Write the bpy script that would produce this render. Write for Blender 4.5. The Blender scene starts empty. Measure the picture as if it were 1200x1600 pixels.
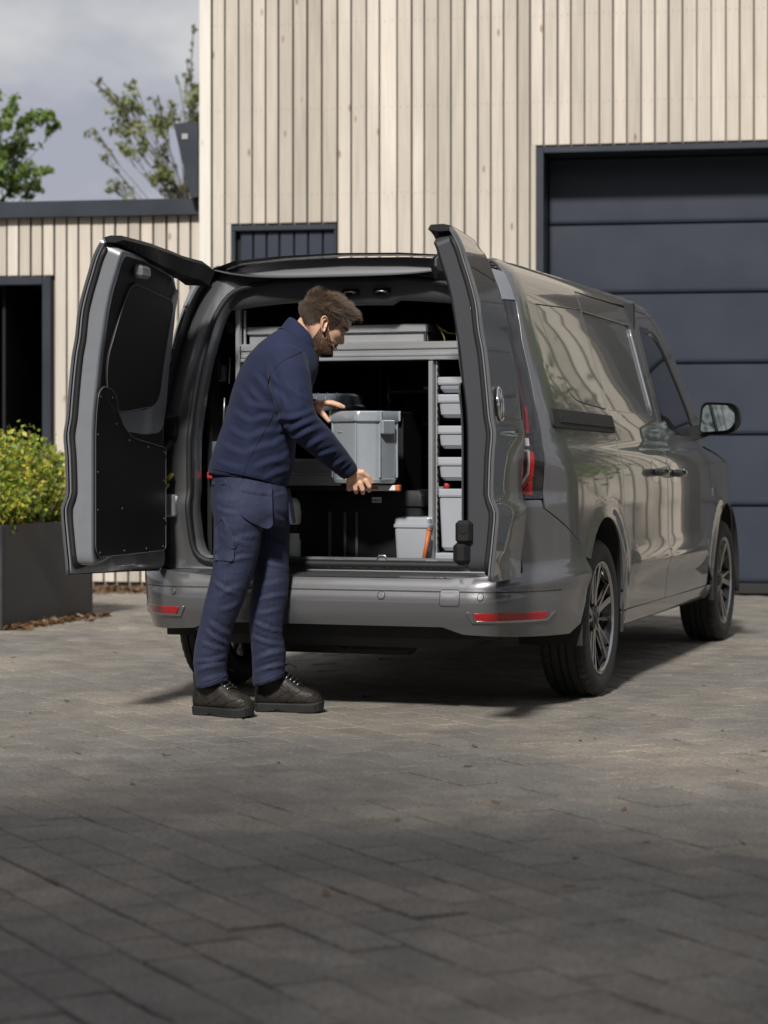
import bpy, bmesh, math, random
import numpy as np
from mathutils import Vector, Matrix
from mathutils.geometry import delaunay_2d_cdt

R = math.radians
random.seed(7)
rng = np.random.default_rng(7)
scene = bpy.context.scene
COL = scene.collection

# ------------------------------------------------------------------ camera
CAM_H = 1.007
cam_d = bpy.data.cameras.new('camera')
cam = bpy.data.objects.new('camera', cam_d)
COL.objects.link(cam)
cam.location = (0, 0, CAM_H)
cam.rotation_euler = (R(90), 0, 0)
cam_d.sensor_fit = 'VERTICAL'
cam_d.sensor_height = 36.0
cam_d.sensor_width = 27.0
cam_d.lens = 36.0 * 3518 / 1600
cam_d.shift_y = -90 / 1600
cam_d.clip_start = 0.1
cam_d.clip_end = 3000
cam_d.dof.use_dof = True
cam_d.dof.focus_distance = 8.8
cam_d.dof.aperture_fstop = 3.5
scene.camera = cam

# ------------------------------------------------------------------ sky and sun
SUN_EL, SUN_AZ = 40.0, -12.0          # azimuth: to the right of straight behind the camera
sdir = Vector((math.sin(R(SUN_AZ)) * math.cos(R(SUN_EL)), -math.cos(R(SUN_AZ)) * math.cos(R(SUN_EL)), math.sin(R(SUN_EL))))
world = bpy.data.worlds.new('World')
scene.world = world
world.use_nodes = True
nt = world.node_tree
for n in list(nt.nodes): nt.nodes.remove(n)
def _n(t, **k):
    n = nt.nodes.new(t)
    for a, v in k.items(): setattr(n, a, v)
    return n
sky = _n('ShaderNodeTexSky', sky_type='NISHITA', sun_disc=False)
sky.sun_elevation = R(SUN_EL); sky.sun_rotation = R(180 - SUN_AZ)
sky.air_density = 1.0; sky.dust_density = 2.0
tc = _n('ShaderNodeTexCoord')
mp = _n('ShaderNodeMapping'); mp.inputs['Scale'].default_value = (1.0, 1.0, 1.9); mp.inputs['Location'].default_value = (2.15, 0.4, 0.33)
nz = _n('ShaderNodeTexNoise'); nz.inputs['Scale'].default_value = 7.0; nz.inputs['Detail'].default_value = 6; nz.inputs['Roughness'].default_value = .52
rp = _n('ShaderNodeValToRGB')
rp.color_ramp.elements[0].position = .40; rp.color_ramp.elements[0].color = (0, 0, 0, 1)
rp.color_ramp.elements[1].position = .585; rp.color_ramp.elements[1].color = (1, 1, 1, 1)
cl = _n('ShaderNodeMixRGB'); cl.inputs[1].default_value = (5.5, 5.55, 6.5, 1); cl.inputs[2].default_value = (9.0, 8.9, 8.9, 1)
nz2 = _n('ShaderNodeTexNoise'); nz2.inputs['Scale'].default_value = 6.0; nz2.inputs['Detail'].default_value = 5
rp2 = _n('ShaderNodeValToRGB'); rp2.color_ramp.elements[0].position = .35; rp2.color_ramp.elements[1].position = .62
mx = _n('ShaderNodeMixRGB')
bg = _n('ShaderNodeBackground'); bg.inputs['Strength'].default_value = .074
out = _n('ShaderNodeOutputWorld')
L = nt.links.new
L(tc.outputs['Generated'], mp.inputs['Vector']); L(mp.outputs[0], nz.inputs['Vector']); L(mp.outputs[0], nz2.inputs['Vector'])
L(nz.outputs['Fac'], rp.inputs[0]); L(nz2.outputs['Fac'], rp2.inputs[0]); L(rp.outputs[0], cl.inputs[0])
mx.inputs[0].default_value = .86; L(sky.outputs[0], mx.inputs[1]); L(cl.outputs[0], mx.inputs[2])
L(mx.outputs[0], bg.inputs['Color']); L(bg.outputs[0], out.inputs['Surface'])

sun_d = bpy.data.lights.new('sun', 'SUN')
sun_d.energy = 4.95; sun_d.angle = R(5.5); sun_d.color = (1.0, .955, .89)
sun = bpy.data.objects.new('sun', sun_d); COL.objects.link(sun)
sun.rotation_euler = sdir.to_track_quat('Z', 'Y').to_euler(); sun.location = (4, -10, 12)

scene.view_settings.view_transform = 'Standard'
scene.view_settings.look = 'None'
scene.view_settings.exposure = 0.0
scene.view_settings.gamma = 1.0
scene.view_settings.use_curve_mapping = False
scene.cycles.max_bounces = 8
scene.cycles.use_denoising = True
scene.cycles.sample_clamp_indirect = 6.0

# ------------------------------------------------------------------ helpers
def tag(o, label=None, cat=None, group=None, kind=None):
    if label: o['label'] = label
    if cat: o['category'] = cat
    if group: o['group'] = group
    if kind: o['kind'] = kind
    return o
def empty(name, loc=(0, 0, 0), rz=0.0, parent=None):
    o = bpy.data.objects.new(name, None); COL.objects.link(o)
    o.location = loc; o.rotation_euler = (0, 0, rz); o.empty_display_size = .1
    if parent: o.parent = parent
    return o
def mesh_of(name, verts, faces, smooth=False, normals=None):
    me = bpy.data.meshes.new(name)
    verts = np.asarray(verts, float).reshape(-1, 3)
    me.from_pydata(verts.tolist(), [], [list(map(int, f)) for f in faces])
    if smooth: me.polygons.foreach_set('use_smooth', [True] * len(me.polygons))
    me.update()
    if normals is not None:
        me.normals_split_custom_set_from_vertices([tuple(map(float, n)) for n in normals])
    return me
def link(name, me, mat=None, parent=None, loc=None, rot=None):
    o = bpy.data.objects.new(name, me); COL.objects.link(o)
    if mat is not None and me is not None and len(me.materials) == 0:
        for m in (mat if isinstance(mat, (list, tuple)) else [mat]): me.materials.append(m)
    if parent: o.parent = parent
    if loc is not None: o.location = loc
    if rot is not None: o.rotation_euler = rot
    return o

class MB:
    """collects simple solids and builds one mesh object"""
    def __init__(self): self.v = []; self.f = []; self.s = []
    def add(self, v, f, smooth=False):
        b = len(self.v); self.v += [tuple(p) for p in v]
        for q in f: self.f.append([b + i for i in q]); self.s.append(smooth)
        return self
    def box(self, c, d, bev=0.0, M=None):
        """box centred at c with full sizes d, chamfered by bev"""
        hx, hy, hz = d[0] / 2, d[1] / 2, d[2] / 2
        if bev <= 0:
            v = [(sx * hx, sy * hy, sz * hz) for sx in (-1, 1) for sy in (-1, 1) for sz in (-1, 1)]
            f = [(0, 1, 3, 2), (4, 6, 7, 5), (0, 4, 5, 1), (2, 3, 7, 6), (0, 2, 6, 4), (1, 5, 7, 3)]
        else:
            b = min(bev, hx * .98, hy * .98, hz * .98); v = []; idx = {}
            for sx in (-1, 1):
                for sy in (-1, 1):
                    for sz in (-1, 1):
                        for ax in range(3):
                            p = [sx * (hx - b), sy * (hy - b), sz * (hz - b)]
                            p[ax] = (sx * hx, sy * hy, sz * hz)[ax]
                            idx[(sx, sy, sz, ax)] = len(v); v.append(tuple(p))
            f = []
            S = (-1, 1)
            for s in S:
                f.append([idx[(s, -1, -1, 0)], idx[(s, 1, -1, 0)], idx[(s, 1, 1, 0)], idx[(s, -1, 1, 0)]][::s])
                f.append([idx[(-1, s, -1, 1)], idx[(-1, s, 1, 1)], idx[(1, s, 1, 1)], idx[(1, s, -1, 1)]][::s])
                f.append([idx[(-1, -1, s, 2)], idx[(1, -1, s, 2)], idx[(1, 1, s, 2)], idx[(-1, 1, s, 2)]][::s])
            for a in S:
                for b2 in S:
                    f.append([idx[(a, b2, -1, 0)], idx[(a, b2, 1, 0)], idx[(a, b2, 1, 1)], idx[(a, b2, -1, 1)]][::-a * b2])
                    f.append([idx[(a, -1, b2, 0)], idx[(a, 1, b2, 0)], idx[(a, 1, b2, 2)], idx[(a, -1, b2, 2)]][::a * b2])
                    f.append([idx[(-1, a, b2, 1)], idx[(1, a, b2, 1)], idx[(1, a, b2, 2)], idx[(-1, a, b2, 2)]][::-a * b2])
            for sx in S:
                for sy in S:
                    for sz in S:
                        f.append([idx[(sx, sy, sz, 0)], idx[(sx, sy, sz, 1)], idx[(sx, sy, sz, 2)]][::sx * sy * sz])
        out = []
        for p in v:
            q = Vector(p)
            if M is not None: q = M @ q
            out.append((q[0] + c[0], q[1] + c[1], q[2] + c[2]))
        return self.add(out, f)
    def tube(self, pts, r, n=8, caps=True, smooth=True):
        pts = [Vector(p) for p in pts]; rs = r if isinstance(r, (list, tuple)) else [r] * len(pts)
        v = []; f = []; up = Vector((0, 0, 1)); prev = None
        for i, p in enumerate(pts):
            d = (pts[min(i + 1, len(pts) - 1)] - pts[max(i - 1, 0)]).normalized()
            if prev is None:
                a = up if abs(d.dot(up)) < .9 else Vector((1, 0, 0)); x = d.cross(a).normalized()
            else:
                x = (prev - d * prev.dot(d)).normalized()
            prev = x; y = d.cross(x)
            for k in range(n):
                t = 2 * math.pi * k / n
                v.append(p + (x * math.cos(t) + y * math.sin(t)) * rs[i])
        for i in range(len(pts) - 1):
            for k in range(n):
                f.append((i * n + k, i * n + (k + 1) % n, (i + 1) * n + (k + 1) % n, (i + 1) * n + k))
        self.add(v, f, smooth)
        if caps:
            b = len(self.v) - len(v)
            self.f.append([b + k for k in range(n)][::-1]); self.s.append(False)
            self.f.append([b + (len(pts) - 1) * n + k for k in range(n)]); self.s.append(False)
        return self
    def prism(self, poly, fn0, fn1, smooth=False):
        """poly: 2-D outline; fn0/fn1 map (a,b) to 3-D on the two faces"""
        n = len(poly)
        v = [fn0(*p) for p in poly] + [fn1(*p) for p in poly]
        f = [list(range(n))[::-1], [n + i for i in range(n)]]
        b = len(self.v); self.add(v, f)
        for i in range(n):
            j = (i + 1) % n
            self.f.append([b + i, b + j, b + n + j, b + n + i]); self.s.append(smooth)
        return self
    def lathe(self, prof, axis=0, n=48, c=(0, 0, 0), smooth=True, closed=False):
        """prof: (radius, along axis) pairs"""
        v = []; f = []; m = len(prof)
        for k in range(n):
            t = 2 * math.pi * k / n
            for r, a in prof:
                p = [0, 0, 0]; p[axis] = a; p[(axis + 1) % 3] = r * math.cos(t); p[(axis + 2) % 3] = r * math.sin(t)
                v.append((p[0] + c[0], p[1] + c[1], p[2] + c[2]))
        for k in range(n):
            k2 = (k + 1) % n
            for i in range(m - (0 if closed else 1)):
                j = (i + 1) % m
                f.append((k * m + i, k2 * m + i, k2 * m + j, k * m + j))
        return self.add(v, f, smooth)
    def mesh(self, name):
        me = bpy.data.meshes.new(name); me.from_pydata([tuple(map(float, p)) for p in self.v], [], self.f)
        me.polygons.foreach_set('use_smooth', self.s); me.update()
        return me
    def build(self, name, mat, parent=None, fix=True, **k):
        me = self.mesh(name)
        if fix:
            bm = bmesh.new(); bm.from_mesh(me); bmesh.ops.recalc_face_normals(bm, faces=bm.faces); bm.to_mesh(me); bm.free()
        return link(name, me, mat, parent, **k)

def round_poly(P, r, n=5):
    """rounds the corners of a polygon; r a number or one per corner"""
    out = []; m = len(P)
    for i in range(m):
        p = np.array(P[i], float); a = np.array(P[i - 1], float); b = np.array(P[(i + 1) % m], float)
        ri = r[i] if isinstance(r, (list, tuple)) else r
        da, db = a - p, b - p; la, lb = np.linalg.norm(da), np.linalg.norm(db)
        if ri <= 0: out.append(tuple(p)); continue
        d = min(ri, la * .48, lb * .48); pa = p + da / la * d; pb = p + db / lb * d
        for k in range(n + 1):
            t = k / n; out.append(tuple((1 - t) ** 2 * pa + 2 * t * (1 - t) * p + t * t * pb))
    return out
def resample(P, step):
    out = []
    for i in range(len(P)):
        a = np.array(P[i], float); b = np.array(P[(i + 1) % len(P)], float)
        k = max(1, int(math.ceil(np.linalg.norm(b - a) / step)))
        for j in range(k): out.append(tuple(a + (b - a) * j / k))
    return out
def inside(pts, poly):
    pts = np.asarray(pts, float); x, y = pts[:, 0], pts[:, 1]; r = np.zeros(len(pts), bool)
    n = len(poly)
    for i in range(n):
        x1, y1 = poly[i]; x2, y2 = poly[(i + 1) % n]
        c = ((y1 > y) != (y2 > y))
        with np.errstate(divide='ignore', invalid='ignore'):
            r ^= c & (x < (x2 - x1) * (y - y1) / (y2 - y1 + 1e-15) + x1)
    return r
def cdt(outline, holes=(), grid=.03, step=.02, mn=.35):
    """triangulates a 2-D outline with holes over a regular grid"""
    loops = [resample(outline, step)] + [resample(h, step) for h in holes]
    V = []; E = []
    for lp in loops:
        b = len(V); V += lp; E += [(b + i, b + (i + 1) % len(lp)) for i in range(len(lp))]
    A = np.array(loops[0]); lo, hi = A.min(0), A.max(0)
    gx = np.arange(lo[0] + grid / 2, hi[0], grid); gy = np.arange(lo[1] + grid / 2, hi[1], grid)
    G = np.array([(a, b) for a in gx for b in gy]).reshape(-1, 2)
    if len(G):
        ok = inside(G, loops[0])
        for h in loops[1:]: ok &= ~inside(G, h)
        B = np.array(V)
        G = G[ok]
        if len(G):
            d = np.min(np.hypot(G[:, None, 0] - B[None, :, 0], G[:, None, 1] - B[None, :, 1]), 1)
            G = G[d > grid * mn]
    allv = [Vector(p) for p in V] + [Vector(p) for p in G]
    r = delaunay_2d_cdt(allv, E, [], 0, 1e-6)
    P = np.array([tuple(p) for p in r[0]]); T = np.array([list(f) for f in r[2]])
    C = P[T].mean(1); ok = inside(C, loops[0])
    for h in loops[1:]: ok &= ~inside(C, h)
    T = T[ok]
    a, b, c = P[T[:, 0]], P[T[:, 1]], P[T[:, 2]]
    cr = (b[:, 0] - a[:, 0]) * (c[:, 1] - a[:, 1]) - (b[:, 1] - a[:, 1]) * (c[:, 0] - a[:, 0])
    T[cr < 0] = T[cr < 0][:, ::-1]
    return P, T
def panel(name, outline, fn, mat, parent=None, holes=(), th=.012, grid=.03, step=.02, flip=False, cham=.0022, mirror=False, xf=None, build=True):
    """sheet-metal panel: an outline on the surface fn(a,b) -> x,y,z, with rolled edges and a returned rim"""
    P, T = cdt(outline, holes, grid, step)
    e = 1e-3
    def pos(q): return np.stack([np.asarray(c, float) + 0 * q[:, 0] for c in fn(q[:, 0], q[:, 1])], 1)
    X = pos(P); da = pos(P + [e, 0]) - pos(P - [e, 0]); db = pos(P + [0, e]) - pos(P - [0, e])
    N = np.cross(da, db); N /= np.linalg.norm(N, axis=1)[:, None] + 1e-12
    if flip: N = -N
    # boundary
    cnt = {}
    for t in T:
        for i in range(3):
            a, b = int(t[i]), int(t[(i + 1) % 3]); k = (min(a, b), max(a, b)); cnt.setdefault(k, []).append((a, b))
    be = [v[0] for v in cnt.values() if len(v) == 1]
    O = np.zeros_like(X)
    for a, b in be:
        d = X[b] - X[a]; n_ = N[a] + N[b]; o = np.cross(d, n_) * (-1 if flip else 1); o /= np.linalg.norm(o) + 1e-12
        O[a] += o; O[b] += o
    bv = sorted({i for ed in be for i in ed}); m = {i: k for k, i in enumerate(bv)}
    Ob = O[bv]; Ob /= np.linalg.norm(Ob, axis=1)[:, None] + 1e-12
    n0 = len(X); nb = len(bv)
    r1 = X[bv] + Ob * cham - N[bv] * cham
    r2 = X[bv] + Ob * cham - N[bv] * th
    V = np.vstack([X, r1, r1, r2]); NN = np.vstack([N, Ob * .75 + N[bv] * .45, Ob, Ob])
    F = [list(t) if not flip else list(t)[::-1] for t in T]
    for a, b in be:
        i, j = m[a], m[b]
        q = [b, a, n0 + i, n0 + j]; q2 = [n0 + nb + j, n0 + nb + i, n0 + 2 * nb + i, n0 + 2 * nb + j]
        F.append(q if not flip else q[::-1]); F.append(q2 if not flip else q2[::-1])
    if mirror:
        V = V * [-1, 1, 1]; NN = NN * [-1, 1, 1]; F = [f[::-1] for f in F]
    if xf is not None:
        V, NN = xf(V, NN)
    NN = NN / (np.linalg.norm(NN, axis=1)[:, None] + 1e-12)
    me = mesh_of(name, V, F, True, NN)
    if not build: return me
    return link(name, me, mat, parent)

# ------------------------------------------------------------------ materials
def mat_new(name):
    m = bpy.data.materials.new(name); m.use_nodes = True
    return m, m.node_tree, m.node_tree.nodes['Principled BSDF']
def pmat(name, col, rough=.5, metal=0.0, coat=0.0, coat_r=.05, spec=.5, var=0.0, vscale=8.0, bump=0.0, bscale=200.0, rvar=0.0, stretch=None, trans=0.0, ior=1.45, sheen=0.0, emit=None, rnd=0.0, obj=True, col2=None, detail=4.0):
    m, t, b = mat_new(name)
    b.inputs['Base Color'].default_value = (*col, 1); b.inputs['Roughness'].default_value = rough; b.inputs['Metallic'].default_value = metal
    b.inputs['Coat Weight'].default_value = coat; b.inputs['Coat Roughness'].default_value = coat_r; b.inputs['Specular IOR Level'].default_value = spec
    b.inputs['Transmission Weight'].default_value = trans; b.inputs['IOR'].default_value = ior
    if sheen: b.inputs['Sheen Weight'].default_value = sheen; b.inputs['Sheen Roughness'].default_value = .4
    N = t.nodes.new; K = t.links.new
    tc = N('ShaderNodeTexCoord'); mp = N('ShaderNodeMapping'); K(tc.outputs['Object' if obj else 'Generated'], mp.inputs['Vector'])
    if stretch: mp.inputs['Scale'].default_value = stretch
    if var or rvar or rnd:
        nz = N('ShaderNodeTexNoise'); nz.inputs['Scale'].default_value = vscale; nz.inputs['Detail'].default_value = detail; K(mp.outputs[0], nz.inputs['Vector'])
        val = N('ShaderNodeMapRange'); val.inputs['From Min'].default_value = .25; val.inputs['From Max'].default_value = .75
        val.inputs['To Min'].default_value = 1 - var; val.inputs['To Max'].default_value = 1 + var; K(nz.outputs['Fac'], val.inputs['Value'])
        src = val.outputs[0]
        if rnd:
            oi = N('ShaderNodeObjectInfo'); mr = N('ShaderNodeMapRange'); mr.inputs['To Min'].default_value = 1 - rnd; mr.inputs['To Max'].default_value = 1 + rnd
            K(oi.outputs['Random'], mr.inputs['Value']); mu = N('ShaderNodeMath'); mu.operation = 'MULTIPLY'; K(src, mu.inputs[0]); K(mr.outputs[0], mu.inputs[1]); src = mu.outputs[0]
        base = N('ShaderNodeRGB'); base.outputs[0].default_value = (*col, 1); bs = base.outputs[0]
        if col2:
            mc = N('ShaderNodeMixRGB'); mc.inputs[1].default_value = (*col, 1); mc.inputs[2].default_value = (*col2, 1)
            nz3 = N('ShaderNodeTexNoise'); nz3.inputs['Scale'].default_value = vscale * .37; nz3.inputs['Detail'].default_value = 5; K(mp.outputs[0], nz3.inputs['Vector'])
            cr = N('ShaderNodeValToRGB'); cr.color_ramp.elements[0].position = .42; cr.color_ramp.elements[1].position = .62; K(nz3.outputs['Fac'], cr.inputs[0]); K(cr.outputs[0], mc.inputs[0]); bs = mc.outputs[0]
        mm = N('ShaderNodeMixRGB'); mm.blend_type = 'MULTIPLY'; mm.inputs[0].default_value = 1; K(bs, mm.inputs[1]); K(src, mm.inputs[2]); K(mm.outputs[0], b.inputs['Base Color'])
        if rvar:
            r2 = N('ShaderNodeMapRange'); r2.inputs['From Min'].default_value = .3; r2.inputs['From Max'].default_value = .7
            r2.inputs['To Min'].default_value = max(rough - rvar, 0.02); r2.inputs['To Max'].default_value = min(rough + rvar, 1); K(nz.outputs['Fac'], r2.inputs['Value']); K(r2.outputs[0], b.inputs['Roughness'])
    if bump:
        n2 = N('ShaderNodeTexNoise'); n2.inputs['Scale'].default_value = bscale; n2.inputs['Detail'].default_value = 3; K(mp.outputs[0], n2.inputs['Vector'])
        bp = N('ShaderNodeBump'); bp.inputs['Strength'].default_value = bump; bp.inputs['Distance'].default_value = .01; K(n2.outputs['Fac'], bp.inputs['Height']); K(bp.outputs[0], b.inputs['Normal'])
    if emit:
        b.inputs['Emission Color'].default_value = (*emit[:3], 1); b.inputs['Emission Strength'].default_value = emit[3]
    return m

M_PAINT = pmat('paint_grey', (.150, .153, .162), .36, .66, coat=1, coat_r=.015, var=.04, vscale=900, rvar=.04)
M_PAINT_LIT = pmat('paint_grey_lit', (.22, .235, .26), .36, .35, coat=.6, coat_r=.12, var=.05, vscale=20)  # same body paint, lightened to carry the sunlight on the door edge
M_GLOSS_BLACK = pmat('gloss_black', (.008, .008, .009), .12, coat=1, coat_r=.02)
M_BLACK = pmat('black_plastic', (.011, .011, .012), .55, spec=.3, var=.15, vscale=30, bump=.08, bscale=600)
M_RUBBER = pmat('seal_rubber', (.012, .012, .013), .62)
M_LINING = pmat('dark_lining', (.014, .014, .016), .7, var=.3, vscale=12)
M_TYRE = pmat('tyre_rubber', (.016, .016, .016), .68, var=.25, vscale=40, bump=.1, bscale=300)
M_RIM = pmat('machined_alloy', (.44, .44, .45), .24, 1.0, var=.06, vscale=60)
M_RIM_DARK = pmat('dark_alloy', (.012, .012, .014), .22, .3, coat=.8)
M_CHROME = pmat('chrome', (.72, .73, .75), .10, 1.0)
M_ALU = pmat('aluminium', (.60, .62, .64), .34, .8, var=.02, vscale=5, rvar=.025)
M_STEEL = pmat('zinc_steel', (.40, .40, .42), .42, .9, var=.12, vscale=40)
M_RED = pmat('red_lens', (.30, .006, .008), .16, coat=1, coat_r=.02, var=.15, vscale=120)
M_REDDIM = pmat('dark_red_lens', (.030, .004, .008), .12, coat=1, coat_r=.02)
M_CLEAR = pmat('white_lens', (.36, .34, .34), .2, coat=1, coat_r=.03, var=.25, vscale=70)
M_GLASS = pmat('dark_glass', (.012, .016, .015), .03, spec=.8, coat=1, coat_r=.01)
M_MIRROR = pmat('mirror_glass', (.50, .58, .57), .015, 1.0)
M_ORANGE = pmat('orange_plastic', (.46, .12, .035), .5, var=.1)
M_REDP = pmat('red_plastic', (.34, .022, .02), .5)
M_BOX_LIGHT = pmat('light_grey_plastic', (.31, .33, .365), .38, var=.05, vscale=6, rvar=.06)
M_BOX_MID = pmat('mid_grey_plastic', (.40, .44, .485), .24, .45, coat=.6, coat_r=.08, var=.05, vscale=7, rvar=.08)
M_BOX_DARK = pmat('dark_grey_plastic', (.10, .115, .14), .36, var=.1, vscale=10)
M_WHITE = pmat('white_plastic', (.62, .63, .63), .4, var=.05)
M_CLEARP = pmat('frosted_plastic', (.55, .60, .60), .22, coat=.5, var=.2, vscale=25)
# ---- van skin: half cross-section, plan corner and rear profile (van-local metres) ----
def _cr(xs, ys):
    xs = np.array(xs, float); ys = np.array(ys, float)
    d = np.diff(ys) / np.diff(xs); m = np.zeros_like(ys)
    m[1:-1] = np.where(d[1:] * d[:-1] > 0, 2 * d[1:] * d[:-1] / (d[1:] + d[:-1] + 1e-12), 0); m[0] = d[0]; m[-1] = d[-1]
    def f(q):
        q = np.clip(np.asarray(q, float), xs[0], xs[-1]); i = np.clip(np.searchsorted(xs, q) - 1, 0, len(xs) - 2)
        h = xs[i + 1] - xs[i]; t = (q - xs[i]) / h
        return ((2*t**3 - 3*t**2 + 1) * ys[i] + (t**3 - 2*t**2 + t) * h * m[i] + (-2*t**3 + 3*t**2) * ys[i + 1] + (t**3 - t**2) * h * m[i + 1])
    return f
SEC_Z = [.25, .28, .33, .42, .47, .515, .53, .545, .575, .62, .70, .80, .90, .97, 1.01, 1.04, 1.065, 1.08, 1.12, 1.25, 1.40, 1.55, 1.66, 1.72, 1.762, 1.79, 1.806, 1.814]
SEC_X = [.855, .88, .893, .902, .908, .924, .928, .926, .914, .909, .909, .910, .907, .901, .892, .880, .872, .869, .861, .826, .783, .741, .708, .680, .637, .58, .50, .42]
f_w = _cr(SEC_Z, SEC_X)
_k = [i for i, q in enumerate(SEC_Z) if q < .45 or q > .60]
f_ws = _cr([SEC_Z[i] for i in _k], [SEC_X[i] for i in _k])      # the same section without the lower crease
REAR_Z = [.25, .33, .395, .435, .476, .483, .50, .53, .56, .70, .80, .865, 1.0, 1.076, 1.14, 1.23, 1.37, 1.44, 1.53, 1.61, 1.67, 1.74, 1.79, 1.82]
REAR_O = [.0, .028, .053, .056, .047, .043, .038, .012, .0, .012, .02, .0, .004, .01, .0, -.008, -.023, -.036, -.046, -.066, -.085, -.108, -.135, -.16]
f_o = _cr(REAR_Z, REAR_O)
Y0 = -.90
def f_yr(z): return Y0 - f_o(z)
f_rx = _cr([.25, .5, .85, 1.2, 1.82], [.33, .32, .28, .20, .18])
f_ry = _cr([.25, .5, .85, 1.2, 1.82], [.50, .50, .42, .30, .24])
WHEELS_Y = (0.0, 2.97)
def skin(t, z):
    """unrolled coordinate t (= y on the flat side, wraps round the rear corner below yc) and height z -> x,y,z (right side)"""
    t = np.asarray(t, float); z = np.asarray(z, float)
    lm = np.clip((np.minimum(t - .02, 2.95 - t) - .47) / .16, 0, 1); lm = lm * lm * (3 - 2 * lm); w = f_ws(z) + (f_w(z) - f_ws(z)) * lm
    for wy in WHEELS_Y:
        r = np.hypot(t - wy, z - .326)
        w = w + .012 * np.exp(-((r - .41) / .05) ** 2) * (z > .2)
    fr = np.clip((t - 1.4) / 1.8, 0, 1); w = w * (1 - .022 * fr * fr)
    fr = np.clip((t - 3.05) / .8, 0, 1); w = w * np.sqrt(np.clip(1 - .72 * fr ** 2.4, 0.02, 1))
    yr = f_yr(z); rx = f_rx(z); ry = f_ry(z); yc = yr + ry; q = (rx + ry) / 2
    ph = np.clip((yc - t) / q, 0, math.pi / 2); ext = np.clip(yc - t - q * math.pi / 2, 0, None)
    x = w - rx * (1 - np.cos(ph)) - ext
    y = np.where(t >= yc, t, yc - ry * np.sin(ph))
    return x, y, z
# ------------------------------------------------------------------ setting materials
def wood_mat(name, c1, c2, rnd=.13):
    m, t, b = mat_new(name); N = t.nodes.new; K = t.links.new
    geo = N('ShaderNodeNewGeometry'); oi = N('ShaderNodeObjectInfo')
    add = N('ShaderNodeVectorMath'); add.operation = 'ADD'; K(geo.outputs['Position'], add.inputs[0])
    sc = N('ShaderNodeVectorMath'); sc.operation = 'SCALE'; sc.inputs['Scale'].default_value = 40
    cmb = N('ShaderNodeCombineXYZ'); K(oi.outputs['Random'], cmb.inputs[0]); K(oi.outputs['Random'], cmb.inputs[2]); K(cmb.outputs[0], sc.inputs[0]); K(sc.outputs[0], add.inputs[1])
    mp = N('ShaderNodeMapping'); mp.inputs['Scale'].default_value = (26, 26, 1.1); K(add.outputs[0], mp.inputs[0])
    g = N('ShaderNodeTexNoise'); g.inputs['Scale'].default_value = 2.2; g.inputs['Detail'].default_value = 6; g.inputs['Distortion'].default_value = .6; K(mp.outputs[0], g.inputs['Vector'])
    mix = N('ShaderNodeMixRGB'); mix.inputs[1].default_value = (*c1, 1); mix.inputs[2].default_value = (*c2, 1)
    cr = N('ShaderNodeMapRange'); cr.inputs['From Min'].default_value = .3; cr.inputs['From Max'].default_value = .7; K(g.outputs['Fac'], cr.inputs['Value'])
    # plank to plank tone
    wn = N('ShaderNodeTexWhiteNoise'); wn.noise_dimensions = '1D'; K(oi.outputs['Random'], wn.inputs['W'])
    ad = N('ShaderNodeMath'); ad.operation = 'MULTIPLY_ADD'; ad.inputs[1].default_value = .5; K(cr.outputs[0], ad.inputs[0])
    h = N('ShaderNodeMath'); h.operation = 'MULTIPLY'; h.inputs[1].default_value = .55; K(wn.outputs['Value'], h.inputs[0]); K(h.outputs[0], ad.inputs[2])
    K(ad.outputs[0], mix.inputs[0])
    # weathering, larger
    w = N('ShaderNodeTexNoise'); w.inputs['Scale'].default_value = .9; w.inputs['Detail'].default_value = 4
    mpw = N('ShaderNodeMapping'); mpw.inputs['Scale'].default_value = (4, 4, .7); K(add.outputs[0], mpw.inputs[0]); K(mpw.outputs[0], w.inputs['Vector'])
    vr = N('ShaderNodeMapRange'); vr.inputs['From Min'].default_value = .3; vr.inputs['From Max'].default_value = .7; vr.inputs['To Min'].default_value = .86; vr.inputs['To Max'].default_value = 1.1; K(w.outputs['Fac'], vr.inputs['Value'])
    r2 = N('ShaderNodeMapRange'); r2.inputs['To Min'].default_value = 1 - rnd; r2.inputs['To Max'].default_value = 1 + rnd * .6; K(oi.outputs['Random'], r2.inputs['Value'])
    mu = N('ShaderNodeMath'); mu.operation = 'MULTIPLY'; K(vr.outputs[0], mu.inputs[0]); K(r2.outputs[0], mu.inputs[1])
    # knots
    kn = N('ShaderNodeTexVoronoi'); kn.inputs['Scale'].default_value = 1.0
    mpk = N('ShaderNodeMapping'); mpk.inputs['Scale'].default_value = (7, 7, 2.6); K(add.outputs[0], mpk.inputs[0]); K(mpk.outputs[0], kn.inputs['Vector'])
    kr = N('ShaderNodeValToRGB'); kr.color_ramp.elements[0].position = .04; kr.color_ramp.elements[0].color = (.45, .33, .22, 1); kr.color_ramp.elements[1].position = .10; kr.color_ramp.elements[1].color = (1, 1, 1, 1); K(kn.outputs['Distance'], kr.inputs[0])
    m1 = N('ShaderNodeMixRGB'); m1.blend_type = 'MULTIPLY'; m1.inputs[0].default_value = 1; K(mix.outputs[0], m1.inputs[1]); K(mu.outputs[0], m1.inputs[2])
    m2 = N('ShaderNodeMixRGB'); m2.blend_type = 'MULTIPLY'; m2.inputs[0].default_value = .8; K(m1.outputs[0], m2.inputs[1]); K(kr.outputs[0], m2.inputs[2])
    K(m2.outputs[0], b.inputs['Base Color']); b.inputs['Roughness'].default_value = .75; b.inputs['Specular IOR Level'].default_value = .25
    bp = N('ShaderNodeBump'); bp.inputs['Strength'].default_value = .18; bp.inputs['Distance'].default_value = .01; K(g.outputs['Fac'], bp.inputs['Height']); K(bp.outputs[0], b.inputs['Normal'])
    return m
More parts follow.
